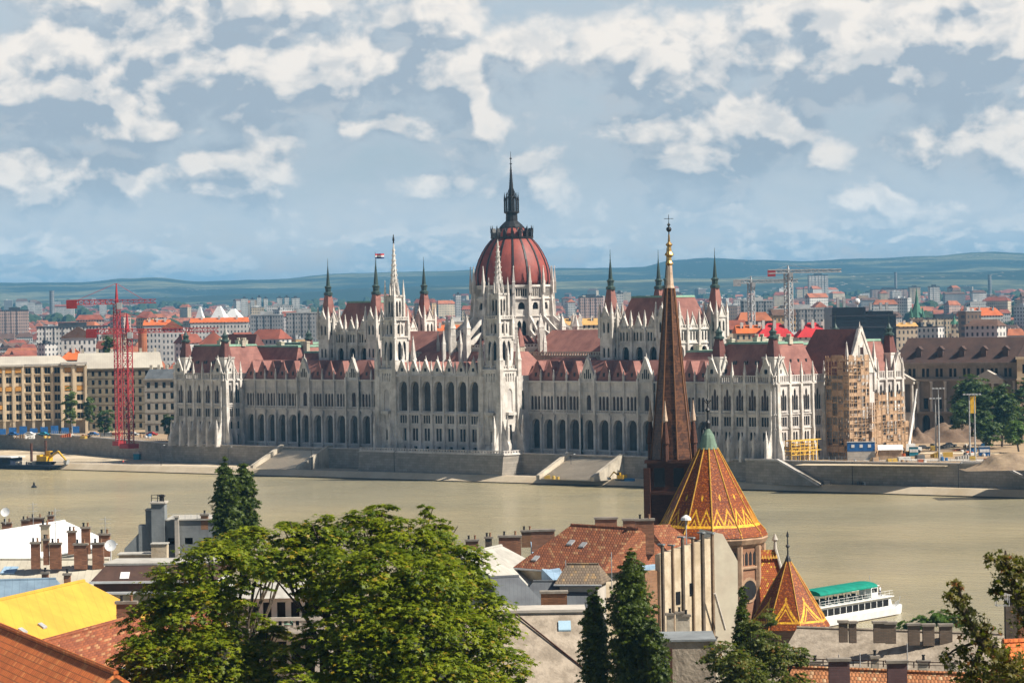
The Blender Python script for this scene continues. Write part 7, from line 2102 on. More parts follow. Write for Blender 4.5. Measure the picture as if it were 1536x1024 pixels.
def right_roofs():
    t, f, L, r = ridge_house('beige_house', 'long beige roof with a row of chimneys along its ridge at bottom right', (1200, 941), (1500, 951), 14.5, 8.5, 4.6, M_beige, M_crwall)
    for i, (u, w, v) in enumerate(((1258, 0.8, 931), (1272, 0.7, 932), (1313, 1.2, 932), (1329, 1.0, 933), (1364, 1.1, 935), (1386, 1.1, 936), (1412, 1.2, 936))):
        chimney(u, v, v+14, 306, w, mat('grey_brown_brick', blocks((0.20, 0.14, 0.10), (0.14, 0.10, 0.075), CA, 0.5, 0.14)), ('first', 'second', 'third', 'fourth', 'fifth', 'sixth', 'last')[i]+' chimney from the left on the ridge of the long beige roof', 0)
    t, f, L, r = ridge_house('tiled_house', 'orange tiled roof strip below the long beige roof', (1185, 1000), (1480, 1012), 17.5, 3.6, 2.6, mat('faded_orange_tiles', tiles((0.50, 0.21, 0.085), (0.34, 0.14, 0.065), (0.55, 0.36, 0.2), CA, 0.24, 0.28)), M_crwall)
    for i, (u, v, w) in enumerate(((1251, 988, 1.6), (1338, 991, 1.5))):
        chimney(u, v, v+24, 247, w, mat('plum_brick', blocks((0.16, 0.085, 0.085), (0.12, 0.065, 0.065), CA, 0.5, 0.14, (0.1, 0.08, 0.08), 0.012)), ('squat plum brick chimney on the orange roof strip, left one', 'squat plum brick chimney on the orange roof strip, right one')[i], 0)
    for i, (u, v, w) in enumerate(((1215, 992, 0.9), (1305, 984, 0.6), (1378, 991, 0.9), (1418, 993, 0.9))):
        chimney(u, v, v+12, 268, w, M_old, ('leftmost', 'slim capped', 'third', 'rightmost')[i]+' small pale vent chimney behind the orange roof strip', 1)
    for (u, vt, vb) in ((1353, 965, 1015), (1282, 980, 1000), (1250, 982, 990)): antenna(u, vt, vb, 262, {1353: 'tall thin aerial right on the orange roof strip', 1282: 'short thin aerial in the middle of the orange strip', 1250: 'tiny aerial on the plum chimney'}[u], 0)
    g0 = XY(1130, 300)
    # rail along the lower roof
    a = onZ(1190, 996, 16.5); b = onZ(1440, 1003, 16.5); fence_line([tuple(a), tuple(b)], 'thin snow rail between the beige roof and the orange strip', 0.5, 1.2, M_dkwood)
    # plastered base roof left of the ridge, where the small patterned roof meets
    chimney(1511, 893, 950, 210, 0.8, M_dstain, 'tall dark square chimney behind the leaves at right', 0)
    p = XY(1507, 208); z = lambda v: (CAM+ray(1500, v)*208).z
    g = G(); g.fr(p.x, p.y, CA)
    for a in (-0.9, -0.1):
        for b_ in (0, 0.7): g.tube(g.P(a, b_, z(908)), g.P(a, b_, z(889)), 0.025, 4)
    for v in (890, 898, 907):
        g.tube(g.P(-0.9, 0, z(v)), g.P(-0.1, 0, z(v)), 0.025, 4); g.tube(g.P(-0.9, 0.7, z(v)), g.P(-0.1, 0.7, z(v)), 0.025, 4); g.tube(g.P(-0.9, 0, z(v)), g.P(-0.9, 0.7, z(v)), 0.025, 4)
    tag(g.build('roof_platform', M_grey), 'small railed sweep platform on the tall dark chimney', 'platform')
    ridge_house('tiled_house', 'orange tiled roof at the right edge behind the leaves', (1512, 962), (1600, 958), 26, 3.4, 3.2, M_orange, M_brick)
    chimney(1532, 902, 950, 200, 0.9, M_brick, 'brick chimney at the right edge behind the leaves', 0)
right_roofs()

# ---- the reformed church: brown spire, patterned roofs -------------------
def zig(w, b, c_field):
    """glazed tile pattern helper is written inside church()"""
def church():
    d = 480; s = d/FPX
    def pt(u, v=None, dd=d): return XY(u, dd)
    base = XY(1050, d)
    t = thing('church', (base.x, base.y, -4.5), 'brick church with a very tall brown tiled spire and orange yellow patterned roofs', 'church')
    z = lambda v, u=1040, dd=d: (CAM+ray(u, v)*dd).z
    M_cbrick = mat('church_brick', blocks((0.36, 0.17, 0.09), (0.26, 0.12, 0.065), CA, 0.6, 0.16, (0.3, 0.2, 0.13), 0.02))
    M_dbrick = mat('dark_tower_brick', blocks((0.12, 0.045, 0.028), (0.08, 0.032, 0.02), CA, 0.6, 0.2, (0.06, 0.03, 0.02), 0.02))
    M_ctrim = mat('carved_church_stone', stained((0.45, 0.30, 0.19), (0.30, 0.18, 0.11), 0.6, True, 2.0, 0.3))
    def spirefn(w, b):
        x, y, zz = w.sep(worldc(w)); p = worldc(w)
        row_ = w.math('FLOOR', w.math('DIVIDE', zz, 0.45))
        v = w.node('ShaderNodeTexVoronoi'); w.put(v.inputs['Vector'], p); v.inputs['Scale'].default_value = 2.2
        c = w.mix(w.rng(v.outputs['Color'], 0.2, 0.8), (0.13, 0.055, 0.028), (0.055, 0.025, 0.016))
        f = w.math('FRACT', w.math('DIVIDE', zz, 0.45)); c = w.mix(w.rng(f, 0, 0.3, 0.6, 0), c, (0.02, 0.01, 0.008))
        n = w.noise(p, 0.9, 4, 0.6); c = w.mix(w.rng(n, 0.55, 0.7, 0, 0.5), c, (0.20, 0.085, 0.03))
        w.put(b.inputs['Base Color'], c)
    M_spire = mat('brown_glazed_tiles', spirefn, rough=0.4)
    # --- tower shaft and spire
    tu = 1005; tp = XY(tu, 492); zt = lambda v: (CAM+ray(tu, v)*492).z
    g = G(); g.fr(tp.x, tp.y, CA-12)
    hw = 3.4
    g.box(-hw, hw, -hw, hw, -5, zt(688))
    for a in (-hw, hw):
        for b_ in (-hw, hw): g.box(a-0.5, a+0.5, b_-0.5, b_+0.5, -5, zt(700))
    for zz in (zt(688), zt(735)): g.box(-hw-0.35, hw+0.35, -hw-0.35, hw+0.35, zz-0.5, zz)
    tw = g.build('tower_shaft', M_dbrick, t)
    for k in (-1.5, 1.5):
        g = G(); g.fr(tp.x, tp.y, CA-12); g.box(k-0.8, k+0.8, hw, hw+0.06, zt(728), zt(700)); g.build('belfry_opening', M_blk, tw)
    g = G(); g.fr(tp.x, tp.y, CA-12); g.box(-hw-0.06, -hw, -1.2, 1.2, zt(728), zt(700)); g.build('belfry_opening', M_blk, tw)
    g = G(); g.fr(tp.x, tp.y, CA-12)
    g.lathe(0, 0, [(hw*0.99, zt(688)), (hw*0.87, zt(650)), (hw*0.64, zt(580)), (0.74, zt(432))], 8, math.pi/8)
    sp = g.build('spire', M_spire, t)
    for q in range(8):
        g = G(); a = math.pi/8+q*math.pi/4; f = _f(tp, CA-12)
        for (r0, z0), (r1, z1) in zip([(hw*1.0, zt(688)), (hw*0.88, zt(650)), (hw*0.65, zt(580)), (0.76, zt(432))], [(hw*0.88, zt(650)), (hw*0.65, zt(580)), (0.76, zt(432))]):
            g.tube(f.P(r0*math.cos(a), r0*math.sin(a), z0), f.P(r1*math.cos(a), r1*math.sin(a), z1), 0.11, 5)
        g.build('spire_rib', mat('rib_tile', plain((0.22, 0.10, 0.045), 0.3)), sp)
    g = G(); g.fr(tp.x, tp.y, CA-12)
    g.lathe(0, 0, [(0.78, zt(432)), (0.62, zt(427)), (0.42, zt(398))], 8, math.pi/8); g.build('stone_tip', mat('pale_spire_stone', stained((0.60, 0.45, 0.33), (0.4, 0.27, 0.18), 1, True, 2)), sp)
    g = G(); g.fr(tp.x, tp.y, 0)
    g.lathe(0, 0, [(0.42, zt(398)), (0.62, zt(395)), (0.36, zt(391)), (0.34, zt(386)), (0.72, zt(382)), (0.4, zt(377)), (0.3, zt(370)), (0.55, zt(367)), (0.2, zt(363)), (0.12, zt(352))], 8); g.build('gilded_finial', mat('gilded_metal', stained((0.50, 0.32, 0.10), (0.2, 0.12, 0.05), 2, False, 3), metal=0.5, rough=0.4), sp)
    g = G(); g.fr(tp.x, tp.y, 0)
    g.lathe(0, 0, [(0.1, zt(355)), (0.08, zt(340)), (0.28, zt(337)), (0.05, zt(334)), (0.04, zt(322))], 6); g.tube((tp.x-.5, tp.y-.5, zt(328)), (tp.x+.5, tp.y+.5, zt(328)), 0.05, 4); g.ball((tp.x, tp.y, zt(344)), 0.42, 8, 6); g.build('weathervane', M_blk, sp)
    # corner pinnacles
    for a in (110, 200, 290, 20):
        g = G(); g.fr(tp.x, tp.y, CA); x, y = 3.45*math.cos(R(a)), 3.45*math.sin(R(a))
        g.lathe(x, y, [(0.5, zt(690)), (0.46, zt(665)), (0.62, zt(664)), (0.58, zt(660)), (0.24, zt(632))], 8); o = g.build('corner_turret', M_dbrick, tw)
        g = G(); g.fr(tp.x, tp.y, CA); g.lathe(x, y, [(0.25, zt(632)), (0.42, zt(630)), (0.17, zt(612)), (0.05, zt(600))], 8); g.build('turret_tip', mat('pale_spire_stone'), o)
    # --- apse: polygonal drum, patterned tent roof
    au = 1059; ap = XY(au, d); za = lambda v: (CAM+ray(au, v)*d).z
    ra = 82*s/0.97
    NA = 12
    zr0, zr1 = za(800), za(672)
    def roofpat(cxw, cyw, zlo, zhi, NF, rot, small=False):
        def fn(w, b):
            p = worldc(w); x, y, zz = w.sep(p)
            th = w.math('ARCTAN2', w.math('SUBTRACT', y, cyw), w.math('SUBTRACT', x, cxw))
            fa = w.math('FRACT', w.math('ADD', w.math('MULTIPLY', w.math('SUBTRACT', th, rot), NF/(2*math.pi)), 8.0))
            h = w.math('DIVIDE', w.math('SUBTRACT', zz, zlo), zhi-zlo)
            tri = w.math('ABSOLUTE', w.math('SUBTRACT', fa, 0.5))     # 0 at face centre, .5 at hips
            rowh = w.math('FRACT', w.math('MULTIPLY', zz, 2.6))
            vx = w.node('ShaderNodeTexVoronoi'); w.put(vx.inputs['Vector'], p); vx.inputs['Scale'].default_value = 3.4
            field = w.mix(w.rng(vx.outputs['Color'], 0.15, 0.85), (0.36, 0.065, 0.007), (0.58, 0.16, 0.008))
            field = w.mix(w.rng(vx.outputs['Distance'], 0.15, 0.45, 0.0, 0.75), field, (0.10, 0.02, 0.006))
            field = w.mix(w.rng(rowh, 0, 0.3, 0.45, 0), field, (0.06, 0.015, 0.006))
            Y = (0.78, 0.44, 0.02)
            gap = lambda val, lo, hi: w.math('MULTIPLY', w.math('GREATER_THAN', val, lo), w.math('LESS_THAN', val, hi))
            # zigzag of triangles in the lower band
            sc_ = 2.0 if not small else 1.0
            ft = w.math('ABSOLUTE', w.math('SUBTRACT', w.math('FRACT', w.math('MULTIPLY', fa, sc_)), 0.5))
            edge = w.math('SUBTRACT', h, w.math('MULTIPLY_ADD', ft, -0.34, 0.30) if not small else w.math('MULTIPLY_ADD', ft, -0.66, 0.42))
            lo_, hi_ = (-0.03, 0.022) if not small else (-0.055, 0.02)
            m = w.math('MULTIPLY', gap(edge, lo_, hi_), w.math('GREATER_THAN', h, 0.115))
            m2 = gap(edge, -0.13, -0.095); m2 = w.math('MULTIPLY', m2, w.math('GREATER_THAN', h, 0.115))
            band = gap(h, 0.095, 0.125)
            hipw = w.math('GREATER_THAN', tri, w.math('SUBTRACT', 0.5, w.math('DIVIDE', 0.018, w.math('SUBTRACT', 1.12, h))))
            dash = w.math('GREATER_THAN', w.math('FRACT', w.math('MULTIPLY', zz, 1.6)), 0.3)
            hip = w.math('MULTIPLY', hipw, dash)
            dia = w.math('LESS_THAN', w.math('ADD', w.math('MULTIPLY', tri, 1.0), w.math('MULTIPLY', w.math('ABSOLUTE', w.math('SUBTRACT', h, 0.44)), 1.6)), 0.07)
            tot = w.math('MAXIMUM', w.math('MAXIMUM', w.math('MAXIMUM', m, m2), band), w.math('MAXIMUM', hip, dia))
            # lightly broken up by missing or dirty tiles
            nn = w.noise(p, 3.0, 3, 0.6)
            tot = w.math('MULTIPLY', tot, w.rng(nn, 0.3, 0.42, 0.55, 1.0))
            yel = w.mix(w.rng(vx.outputs['Color'], 0.2, 0.9), Y, (0.50, 0.22, 0.025))
            c = w.mix(tot, field, yel)
            w.put(b.inputs['Base Color'], c); b.inputs['Roughness'].default_value = 0.55
            bn = w.node('ShaderNodeBump'); bn.inputs['Strength'].default_value = 0.5; bn.inputs['Distance'].default_value = 0.08
            w.put(bn.inputs['Height'], w.math('ADD', rowh, vx.outputs['Distance'])); w.put(b.inputs['Normal'], bn.outputs[0])
        return fn
    rot = R(CA)+math.pi/NA*0
    g = G(); g.fr(ap.x, ap.y, 0); g.n = (0, 1)
    rw = ra*0.93
    g.lathe(0, 0, [(rw, -5), (rw, za(812))], NA, rot); g.build('apse_wall', M_cbrick, t)
    g = G(); g.fr(ap.x, ap.y, 0); g.n = (0, 1)
    g.lathe(0, 0, [(ra*1.04, zr0-0.25), (ra*1.0, zr0+0.35), (ra*0.86, zr0+(zr1-zr0)*0.13), (1.4, zr1)], NA, rot)
    g.build('apse_roof', mat('patterned_glazed_tiles', roofpat(ap.x, ap.y, zr0, zr1, NA, rot), spec=0.25), t)
    g = G(); g.fr(ap.x, ap.y, 0); g.n = (0, 1)
    for k in range(NA):
        a = rot+2*math.pi*k/NA
        pr = [(ra*1.0, zr0+0.35), (ra*0.86, zr0+(zr1-zr0)*0.13), (1.4, zr1)]
        for (r0, z0), (r1, z1) in zip(pr, pr[1:]): g.tube((ap.x+r0*math.cos(a), ap.y+r0*math.sin(a), z0+0.05), (ap.x+r1*math.cos(a), ap.y+r1*math.sin(a), z1+0.05), 0.10, 5)
    g.build('hip_tiles', mat('yellow_hip_tiles', plain((0.60, 0.33, 0.05), 0.35, 2.0)), t)
    g = G(); g.fr(ap.x, ap.y, 0); g.n = (0, 1)
    g.lathe(0, 0, [(1.55, zr1-0.1), (1.42, zr1+0.1), (0.9, za(652)), (0.3, za(643))], 12); cp = g.build('copper_cap', mat('dull_copper', stained((0.17, 0.25, 0.18), (0.10, 0.15, 0.115), 0.8, True, 2)), t)
    g = G(); g.fr(ap.x, ap.y, 0); g.n = (0, 1)
    g.lathe(0, 0, [(0.3, za(643)), (0.42, za(634)), (0.18, za(630)), (0.16, za(618)), (0.4, za(615)), (0.14, za(611)), (0.12, za(602)), (0.3, za(600)), (0.08, za(597)), (0.03, za(570))], 8)
    for a in range(4): g.tube((ap.x, ap.y, za(606)), (ap.x+0.75*math.cos(a*1.57), ap.y+0.75*math.sin(a*1.57), za(600)), 0.06, 4)
    g.build('finial', M_blk, cp)
    # cornice, blind arcade, round windows
    g = G(); g.fr(ap.x, ap.y, 0); g.n = (0, 1)
    g.lathe(0, 0, [(rw+0.05, za(818)), (ra*1.0, za(813)), (ra*1.04, za(806)), (ra*1.02, za(803))], NA, rot)
    g.lathe(0, 0, [(rw+0.25, za(850)), (rw+0.3, za(848)), (rw+0.25, za(846))], NA, rot)
    for k in range(NA):
        a = rot+2*math.pi*k/NA; g.tube((ap.x+rw*math.cos(a), ap.y+rw*math.sin(a), -5), (ap.x+rw*math.cos(a), ap.y+rw*math.sin(a), za(816)), 0.55, 6)
    g.build('cornice', M_ctrim, t)
    for k in range(NA):
        a = rot+2*math.pi*(k+0.5)/NA; apo = rw*math.cos(math.pi/NA); nx, ny = math.cos(a), math.sin(a)
        if nx*(-FW.x)+ny*(-FW.y) < 0.0: continue
        cx_, cy_ = ap.x+apo*nx, ap.y+apo*ny
        ang = math.degrees(a)+90
        for j in range(4):
            g = G(); g.fr(cx_, cy_, ang); x = -1.35+0.9*j
            g.hexa([(x-0.27, -0.05, za(844)), (x+0.27, -0.05, za(844)), (x+0.27, -0.05, za(828)), (x, -0.05, za(824)), (x-0.27, -0.05, za(828))], [(x-0.27, 0.06, za(844)), (x+0.27, 0.06, za(844)), (x+0.27, 0.06, za(828)), (x, 0.06, za(824)), (x-0.27, 0.06, za(828))], world=False)
            g.build('gallery_window', M_blk, t)
        c = (cx_+nx*0.05, cy_+ny*0.05, za(881))
        for rr, off, m, nm in ((1.9, 0.10, M_ctrim, 'rose_window_frame'), (1.45, 0.2, M_blk, 'rose_window')):
            g = G(); tt = Vector((-ny, nx, 0)); k2 = 16
            lo = [Vector(c)+tt*rr*math.cos(6.283*i/k2)+Vector((0, 0, rr*math.sin(6.283*i/k2))) for i in range(k2)]
            g.hexa([tuple(q) for q in lo], [(q.x+nx*off, q.y+ny*off, q.z) for q in lo]); g.build(nm, m, t)
    # --- small chapel roof to the right
    cu = 1176; cp_ = XY(cu, 468); zc = lambda v: (CAM+ray(cu, v)*468).z; rc = 6.0
    g = G(); g.fr(cp_.x, cp_.y, 0); g.n = (0, 1); g.lathe(0, 0, [(rc*0.93, -5), (rc*0.93, zc(936))], 8, R(CA)+0.2); g.build('chapel_wall', M_cbrick, t)
    g = G(); g.fr(cp_.x, cp_.y, 0); g.n = (0, 1); g.lathe(0, 0, [(rc*1.05, zc(940)), (rc*0.9, zc(925)), (0.45, zc(842))], 8, R(CA)+0.2)
    g.build('chapel_roof', mat('small_patterned_tiles', roofpat(cp_.x, cp_.y, zc(940), zc(842), 8, R(CA)+0.2, True), spec=0.25), t)
    g = G(); g.fr(cp_.x, cp_.y, 0); g.n = (0, 1)
    for k in range(8):
        a = R(CA)+0.2+2*math.pi*k/8; g.tube((cp_.x+rc*0.9*math.cos(a), cp_.y+rc*0.9*math.sin(a), zc(925)), (cp_.x+0.45*math.cos(a), cp_.y+0.45*math.sin(a), zc(842)), 0.08, 4)
    g.build('hip_tiles', mat('yellow_hip_tiles'), t)
    g = G(); g.fr(cp_.x, cp_.y, 0); g.n = (0, 1); g.lathe(0, 0, [(0.5, zc(842)), (0.3, zc(836)), (0.12, zc(832)), (0.1, zc(822)), (0.34, zc(819)), (0.1, zc(816)), (0.08, zc(806)), (0.22, zc(804)), (0.03, zc(796))], 8); g.build('finial', M_blk, t)
    # wing roof between, with patterned ridge band and pale gable edge
    A = CAM+ray(1150, 828)*478; g = G()
    f = _f(A, CA+6); w_ = 4.2
    g.fr(A.x, A.y, CA+6); zr = zc(832)
    g.hexa([(-1.5, 3.2, zc(925)), (3.2, 3.2, zc(925)), (3.2, -3.2, zc(925)), (-1.5, -3.2, zc(925))], [(-1.5, 0, zr), (1.2, 0, zr), (1.2, -0.3, zr), (-1.5, -0.3, zr)], world=False)
    g.build('transept_roof', mat('orange_glazed_tiles', tiles((0.40, 0.10, 0.02), (0.28, 0.06, 0.015), (0.6, 0.34, 0.04), CA, 0.3, 0.3)), t)
    g = G(); g.fr(A.x, A.y, CA+6)
    g.box(-1.5, 2.2, -3.0, 3.0, -5, zc(925)); g.build('transept_wall', M_cbrick, t)
    g = G(); f = _f(A, CA+6)
    g.tube(f.P(1.3, 0.2, zr+0.2), f.P(3.3, 3.4, zc(925)), 0.22, 6); g.tube(f.P(1.3, -0.2, zr+0.2), f.P(3.3, -3.4, zc(925)), 0.22, 6)
    g.build('gable_coping', M_palest, t)
    g = G(); g.fr(A.x, A.y, CA+6); g.lathe(1.3, 0, [(0.3, zr), (0.2, zr+1.2), (0.45, zr+1.5), (0.06, zr+2.4)], 8); g.build('gable_finial', M_palest, t)
    for k in range(7):
        g = G(); g.fr(A.x, A.y, CA+6); a = -1.4+k*0.42
        g.hexa([(a, 0.8, zr-1.2), (a+0.4, 0.8, zr-1.2), (a+0.2, 0.55, zr-0.6)], [(a, 0.9, zr-1.2), (a+0.4, 0.9, zr-1.2), (a+0.2, 0.65, zr-0.6)], world=False); g.build('tile_ornament', mat('yellow_hip_tiles'), t)
church()

def tour_boat():
    b = onZ(1222, 940, -8); e = onZ(1352, 917, -8)
    t0 = (e-b); L = t0.length; ang = math.degrees(math.atan2(t0.y, t0.x))
    b = b-t0.normalized()*2.5; L += 2.5
    t = thing('tour_boat', (b.x, b.y, -8), 'white river boat with a long green canopy moored beside the patterned roof', 'boat')
    hw = 2.6
    def hull(z0, z1, k0, k1):
        pl = lambda k: [(0, -hw*k), (L*0.8, -hw*k), (L*0.93, -hw*0.55*k), (L*(0.97+0.03*k), 0), (L*0.93, hw*0.55*k), (L*0.8, hw*k), (0, hw*k)]
        return [(x, n, z0) for x, n in pl(k0)], [(x, n, z1) for x, n in pl(k1)]
    g = G(); g.fr(b.x, b.y, ang); g.hexa(*hull(-8.3, -6.6, 0.86, 1.0), world=False); g.build('hull', M_white, t)
    g = G(); g.fr(b.x, b.y, ang); g.hexa(*hull(-8.2, -7.8, 0.89, 0.9), world=False); g.build('waterline_band', mat('dark_waterline', plain((0.05, 0.03, 0.02), 0.2)), t)
    g = G(); g.fr(b.x, b.y, ang); g.box(0.5, L*0.76, -hw*0.85, hw*0.85, -6.6, -4.6); g.hexa([(L*0.76, -hw*.85, -6.6), (L*0.83, -hw*.5, -6.6), (L*.83, hw*.5, -6.6), (L*.76, hw*.85, -6.6)], [(L*0.76, -hw*.85, -4.6), (L*0.81, -hw*.5, -4.6), (L*.81, hw*.5, -4.6), (L*.76, hw*.85, -4.6)], world=False); c = g.build('cabin', M_white, t)
    n = 11
    for i in range(n):
        a = 1.0+i*(L*0.74-1)/n
        g = G(); g.fr(b.x, b.y, ang); w_ = (L*0.74-1)/n
        g.box(a+0.12, a+w_-0.12, hw*0.85, hw*0.85+0.04, -6.1, -5.0); g.build('cabin_window', M_glass, c)
    g = G(); g.fr(b.x, b.y, ang); g.box(0.2, L*0.78, -hw, hw, -4.6, -4.45); g.build('upper_deck', M_white, t)
    g = G(); f = _f(b, ang)
    for i in range(16):
        a = 0.3+i*(L*0.77)/16
        for s in (-hw*0.97, hw*0.97): g.tube(f.P(a, s, -4.45), f.P(a, s, -3.5), 0.03, 4)
    for s in (-hw*0.97, hw*0.97):
        for zz in (-3.5, -3.95): g.tube(f.P(0.3, s, zz), f.P(L*0.77, s, zz), 0.03, 4)
    g.build('deck_rail', M_white, t)
    for i in range(9):
        a = 0.8+i*L*0.065
        for s in (-hw*0.6, hw*0.25):
            g = G(); g.fr(b.x, b.y, ang); g.box(a, a+0.5, s, s+0.9, -4.45, -4.0); g.box(a, a+0.1, s, s+0.9, -4.0, -3.6); g.build('deck_seat', mat('dark_green_seats', plain((0.02, 0.05, 0.05), 0.3)), t)
    g = G(); f = _f(b, ang)
    for i in range(7):
        a = 0.4+i*L*0.57/6
        for s in (-hw*0.85, hw*0.85): g.tube(f.P(a, s, -4.45), f.P(a, s, -2.3), 0.05, 4)
    g.build('canopy_post', M_white, t)
    g = G(); g.fr(b.x, b.y, ang); k = 8
    pr = [(hw*1.02*math.cos(math.pi*i/k), -2.35+0.75*math.sin(math.pi*i/k)) for i in range(k+1)]
    g.extr([(hw*1.02, -2.55)]+pr+[(-hw*1.02, -2.55)], 0.0, L*0.60); g.build('canopy', mat('green_canvas', stained((0.0, 0.23, 0.16), (0.0, 0.17, 0.12), 0.6, True, 2.0)), t)
    g = G(); g.fr(b.x, b.y, ang); g.box(L*0.61, L*0.68, -1.2, 1.2, -4.45, -2.6); g.box(L*0.605, L*0.69, -1.35, 1.35, -2.6, -2.45); w = g.build('wheelhouse', M_white, t)
    g = G(); g.fr(b.x, b.y, ang); g.box(L*0.618, L*0.67, 1.2, 1.25, -3.6, -2.9); g.build('wheelhouse_window', M_glass, w)
    g = G(); f = _f(b, ang); g.tube(f.P(L*0.66, 0, -2.5), f.P(L*0.66, 0, -0.8), 0.05, 5); g.tube(f.P(L*0.97, 0, -6.6), f.P(L*0.99, 0, -5.2), 0.05, 5); g.build('flag_mast', M_grey, t)
    g = G(); f = _f(b, ang)
    for i in range(7):
        a = L*(0.80+0.025*i); s = hw*max(0.1, 0.9-0.13*i)
        for q in (-s, s): g.tube(f.P(a, q, -6.6), f.P(a, q, -5.8), 0.03, 4)
    for q in (-1, 1): g.tube(f.P(L*0.80, q*hw*0.9, -5.8), f.P(L*0.95, q*hw*0.12, -5.8), 0.03, 4)
    g.build('bow_rail', M_grey, t)
    for i, (a, s) in enumerate(((0.72, 0.9), (0.75, -0.6))):
        q = f.P(L*a, s, 0); person(q[0], q[1], -4.45, 100+i*60, (0.5, 0.1, 0.1) if i else (0.6, 0.6, 0.6), (0.05, 0.05, 0.1), ('person in a white top standing on the upper deck of the boat', 'person in a red top standing on the upper deck of the boat')[i])
tour_boat()

# ---- trees of the near bank ------------------------------------------------
def pix_clumps(spec, d0):
    """spec: (u, v, radius px, depth offset) -> ellipsoids in metres"""
    out = []
    for (u, v, r, dd) in spec:
        d = d0+dd; c = CAM+ray(u, v)*d; R_ = r*d/FPX
        out.append((c, (R_, R_, R_*0.82)))
    return out
TD = 185
A_ = [(372, 822, 46, 3), (318, 850, 58, 0), (262, 880, 52, 1), (226, 935, 46, 0), (300, 925, 66, -2), (245, 985, 62, -3), (330, 990, 70, -4), (210, 1000, 44, -1), (385, 865, 30, 2), (392, 990, 40, -2), (280, 1040, 80, -4), (380, 1045, 60, -4), (350, 905, 34, 1), (190, 1030, 30, 0)]
A_ += [(410, 845, 26, 4), (425, 860, 24, 5), (385, 935, 26, 3), (412, 960, 30, 2)]
p = XY(300, TD); clump_tree('chestnut_tree', (p.x, p.y, tz(TD)-1), pix_clumps(A_, TD), 30000, 0.19, M_leaf, 'left of the two huge sunlit green chestnut trees, nearer the yellow roof', 'tree', None, 0.5, 0.8, 21, 0.6, 30)
B_ = [(432, 800, 34, 2), (480, 805, 42, 2), (545, 800, 46, 3), (572, 776, 28, 4), (610, 815, 50, 2), (655, 800, 34, 4), (690, 850, 48, 2), (500, 860, 56, 0), (570, 865, 62, -2), (640, 880, 66, -2), (712, 905, 50, 1), (540, 930, 62, -3), (620, 950, 74, -4), (700, 960, 60, -2), (745, 945, 34, 2), (755, 1000, 40, 1), (560, 1010, 70, -4), (650, 1030, 80, -5), (720, 1040, 56, -2), (500, 1000, 44, -3), (450, 835, 36, 1), (440, 1030, 40, -5), (415, 850, 30, 1), (770, 1040, 30, 1), (470, 1045, 50, -4), (640, 765, 14, 4), (476, 900, 30, 1), (466, 955, 28, 0), (440, 985, 32, -2), (458, 870, 26, 1)]
p = XY(590, TD-5); clump_tree('chestnut_tree', (p.x, p.y, tz(TD)-1), pix_clumps(B_, TD-5), 52000, 0.19, M_leaf, 'right of the two huge sunlit green chestnut trees, the broader one', 'tree', None, 0.6, 0.8, 22, 0.6, 30)
def poplar(u, vt, vb, d, wpx, m, label, seed, n=5000, lr=0.16, name='poplar_tree', group=None, cone=1.0):
    z = lambda v: (CAM+ray(u, v)*d).z
    zt, zb = z(vt), tz(d)-1; p = XY(u, d); Rr = wpx/FPX*d/2; rn = random.Random(seed)
    lo = max(z(vb), zb+1.5); cl = []; k = 26
    for i in range(k):
        t_ = i/(k-1); zz = lo+(zt-lo)*(0.03+0.93*t_)
        prof = (1-t_)**0.55*1.0 if cone > 1.5 else min(1.0, 0.72+0.6*t_ if t_ < 0.45 else 1.0)*max(0.02, 1-max(0, (t_-0.5)/0.51)**2)**0.45
        r = Rr*prof
        for q in range(4 if prof > 0.4 else 2):
            a = rn.uniform(0, 6.28); off = Rr*prof*rn.uniform(0.15, 0.38)
            cl.append((Vector((p.x+off*math.cos(a), p.y+off*math.sin(a), zz+rn.uniform(-.3, .3))), (max(0.3, r*0.74), max(0.3, r*0.74), (zt-lo)/k*1.9)))
    return clump_tree(name, (p.x, p.y, zb), cl, n, lr, m, label, 'tree', group, 0.22, 0.3, seed, 0.35, 12)
poplar(334, 690, 850, 380, 48, M_pop, 'left stem of the dark twin poplar standing against the river at left', 31, 11000, 0.26)
poplar(360, 696, 850, 384, 52, M_pop, 'right stem of the dark twin poplar standing against the river at left', 32, 12000, 0.26)
poplar(884, 880, 1120, 250, 50, M_pop, 'shorter dark poplar left of the tallest poplar in the middle', 33, 13000, 0.19)
poplar(940, 828, 1120, 248, 84, M_pop, 'tallest dark poplar in the middle foreground', 34, 26000, 0.19)
poplar(972, 930, 1120, 246, 54, M_pop, 'dark poplar merging with the right side of the tallest poplar', 35, 12000, 0.19)
poplar(1107, 880, 1060, 232, 56, M_pop, 'dark pointed cypress like tree rising from the leafy tree at bottom', 36, 9000, 0.17, 'conifer_tree', None, 2)
C_ = [(1080, 985, 30, 0), (1110, 1000, 34, -2), (1145, 965, 30, 0), (1165, 990, 34, 0), (1195, 985, 22, 1), (1130, 1035, 50, -2), (1185, 1030, 34, 0), (1085, 1035, 34, 0), (1152, 925, 16, 2), (1125, 940, 18, 1)]
p = XY(1130, 226); clump_tree('broadleaf_tree', (p.x, p.y, tz(226)-1), pix_clumps(C_, 226), 11000, 0.17, mat('olive_leaves', foliage((0.05, 0.075, 0.012), (0.12, 0.13, 0.02), (0.20, 0.10, 0.02))), 'leafy olive green tree at the bottom beneath the patterned church roof', 'tree', None, 0.3, 0.45, 41, 0.45)
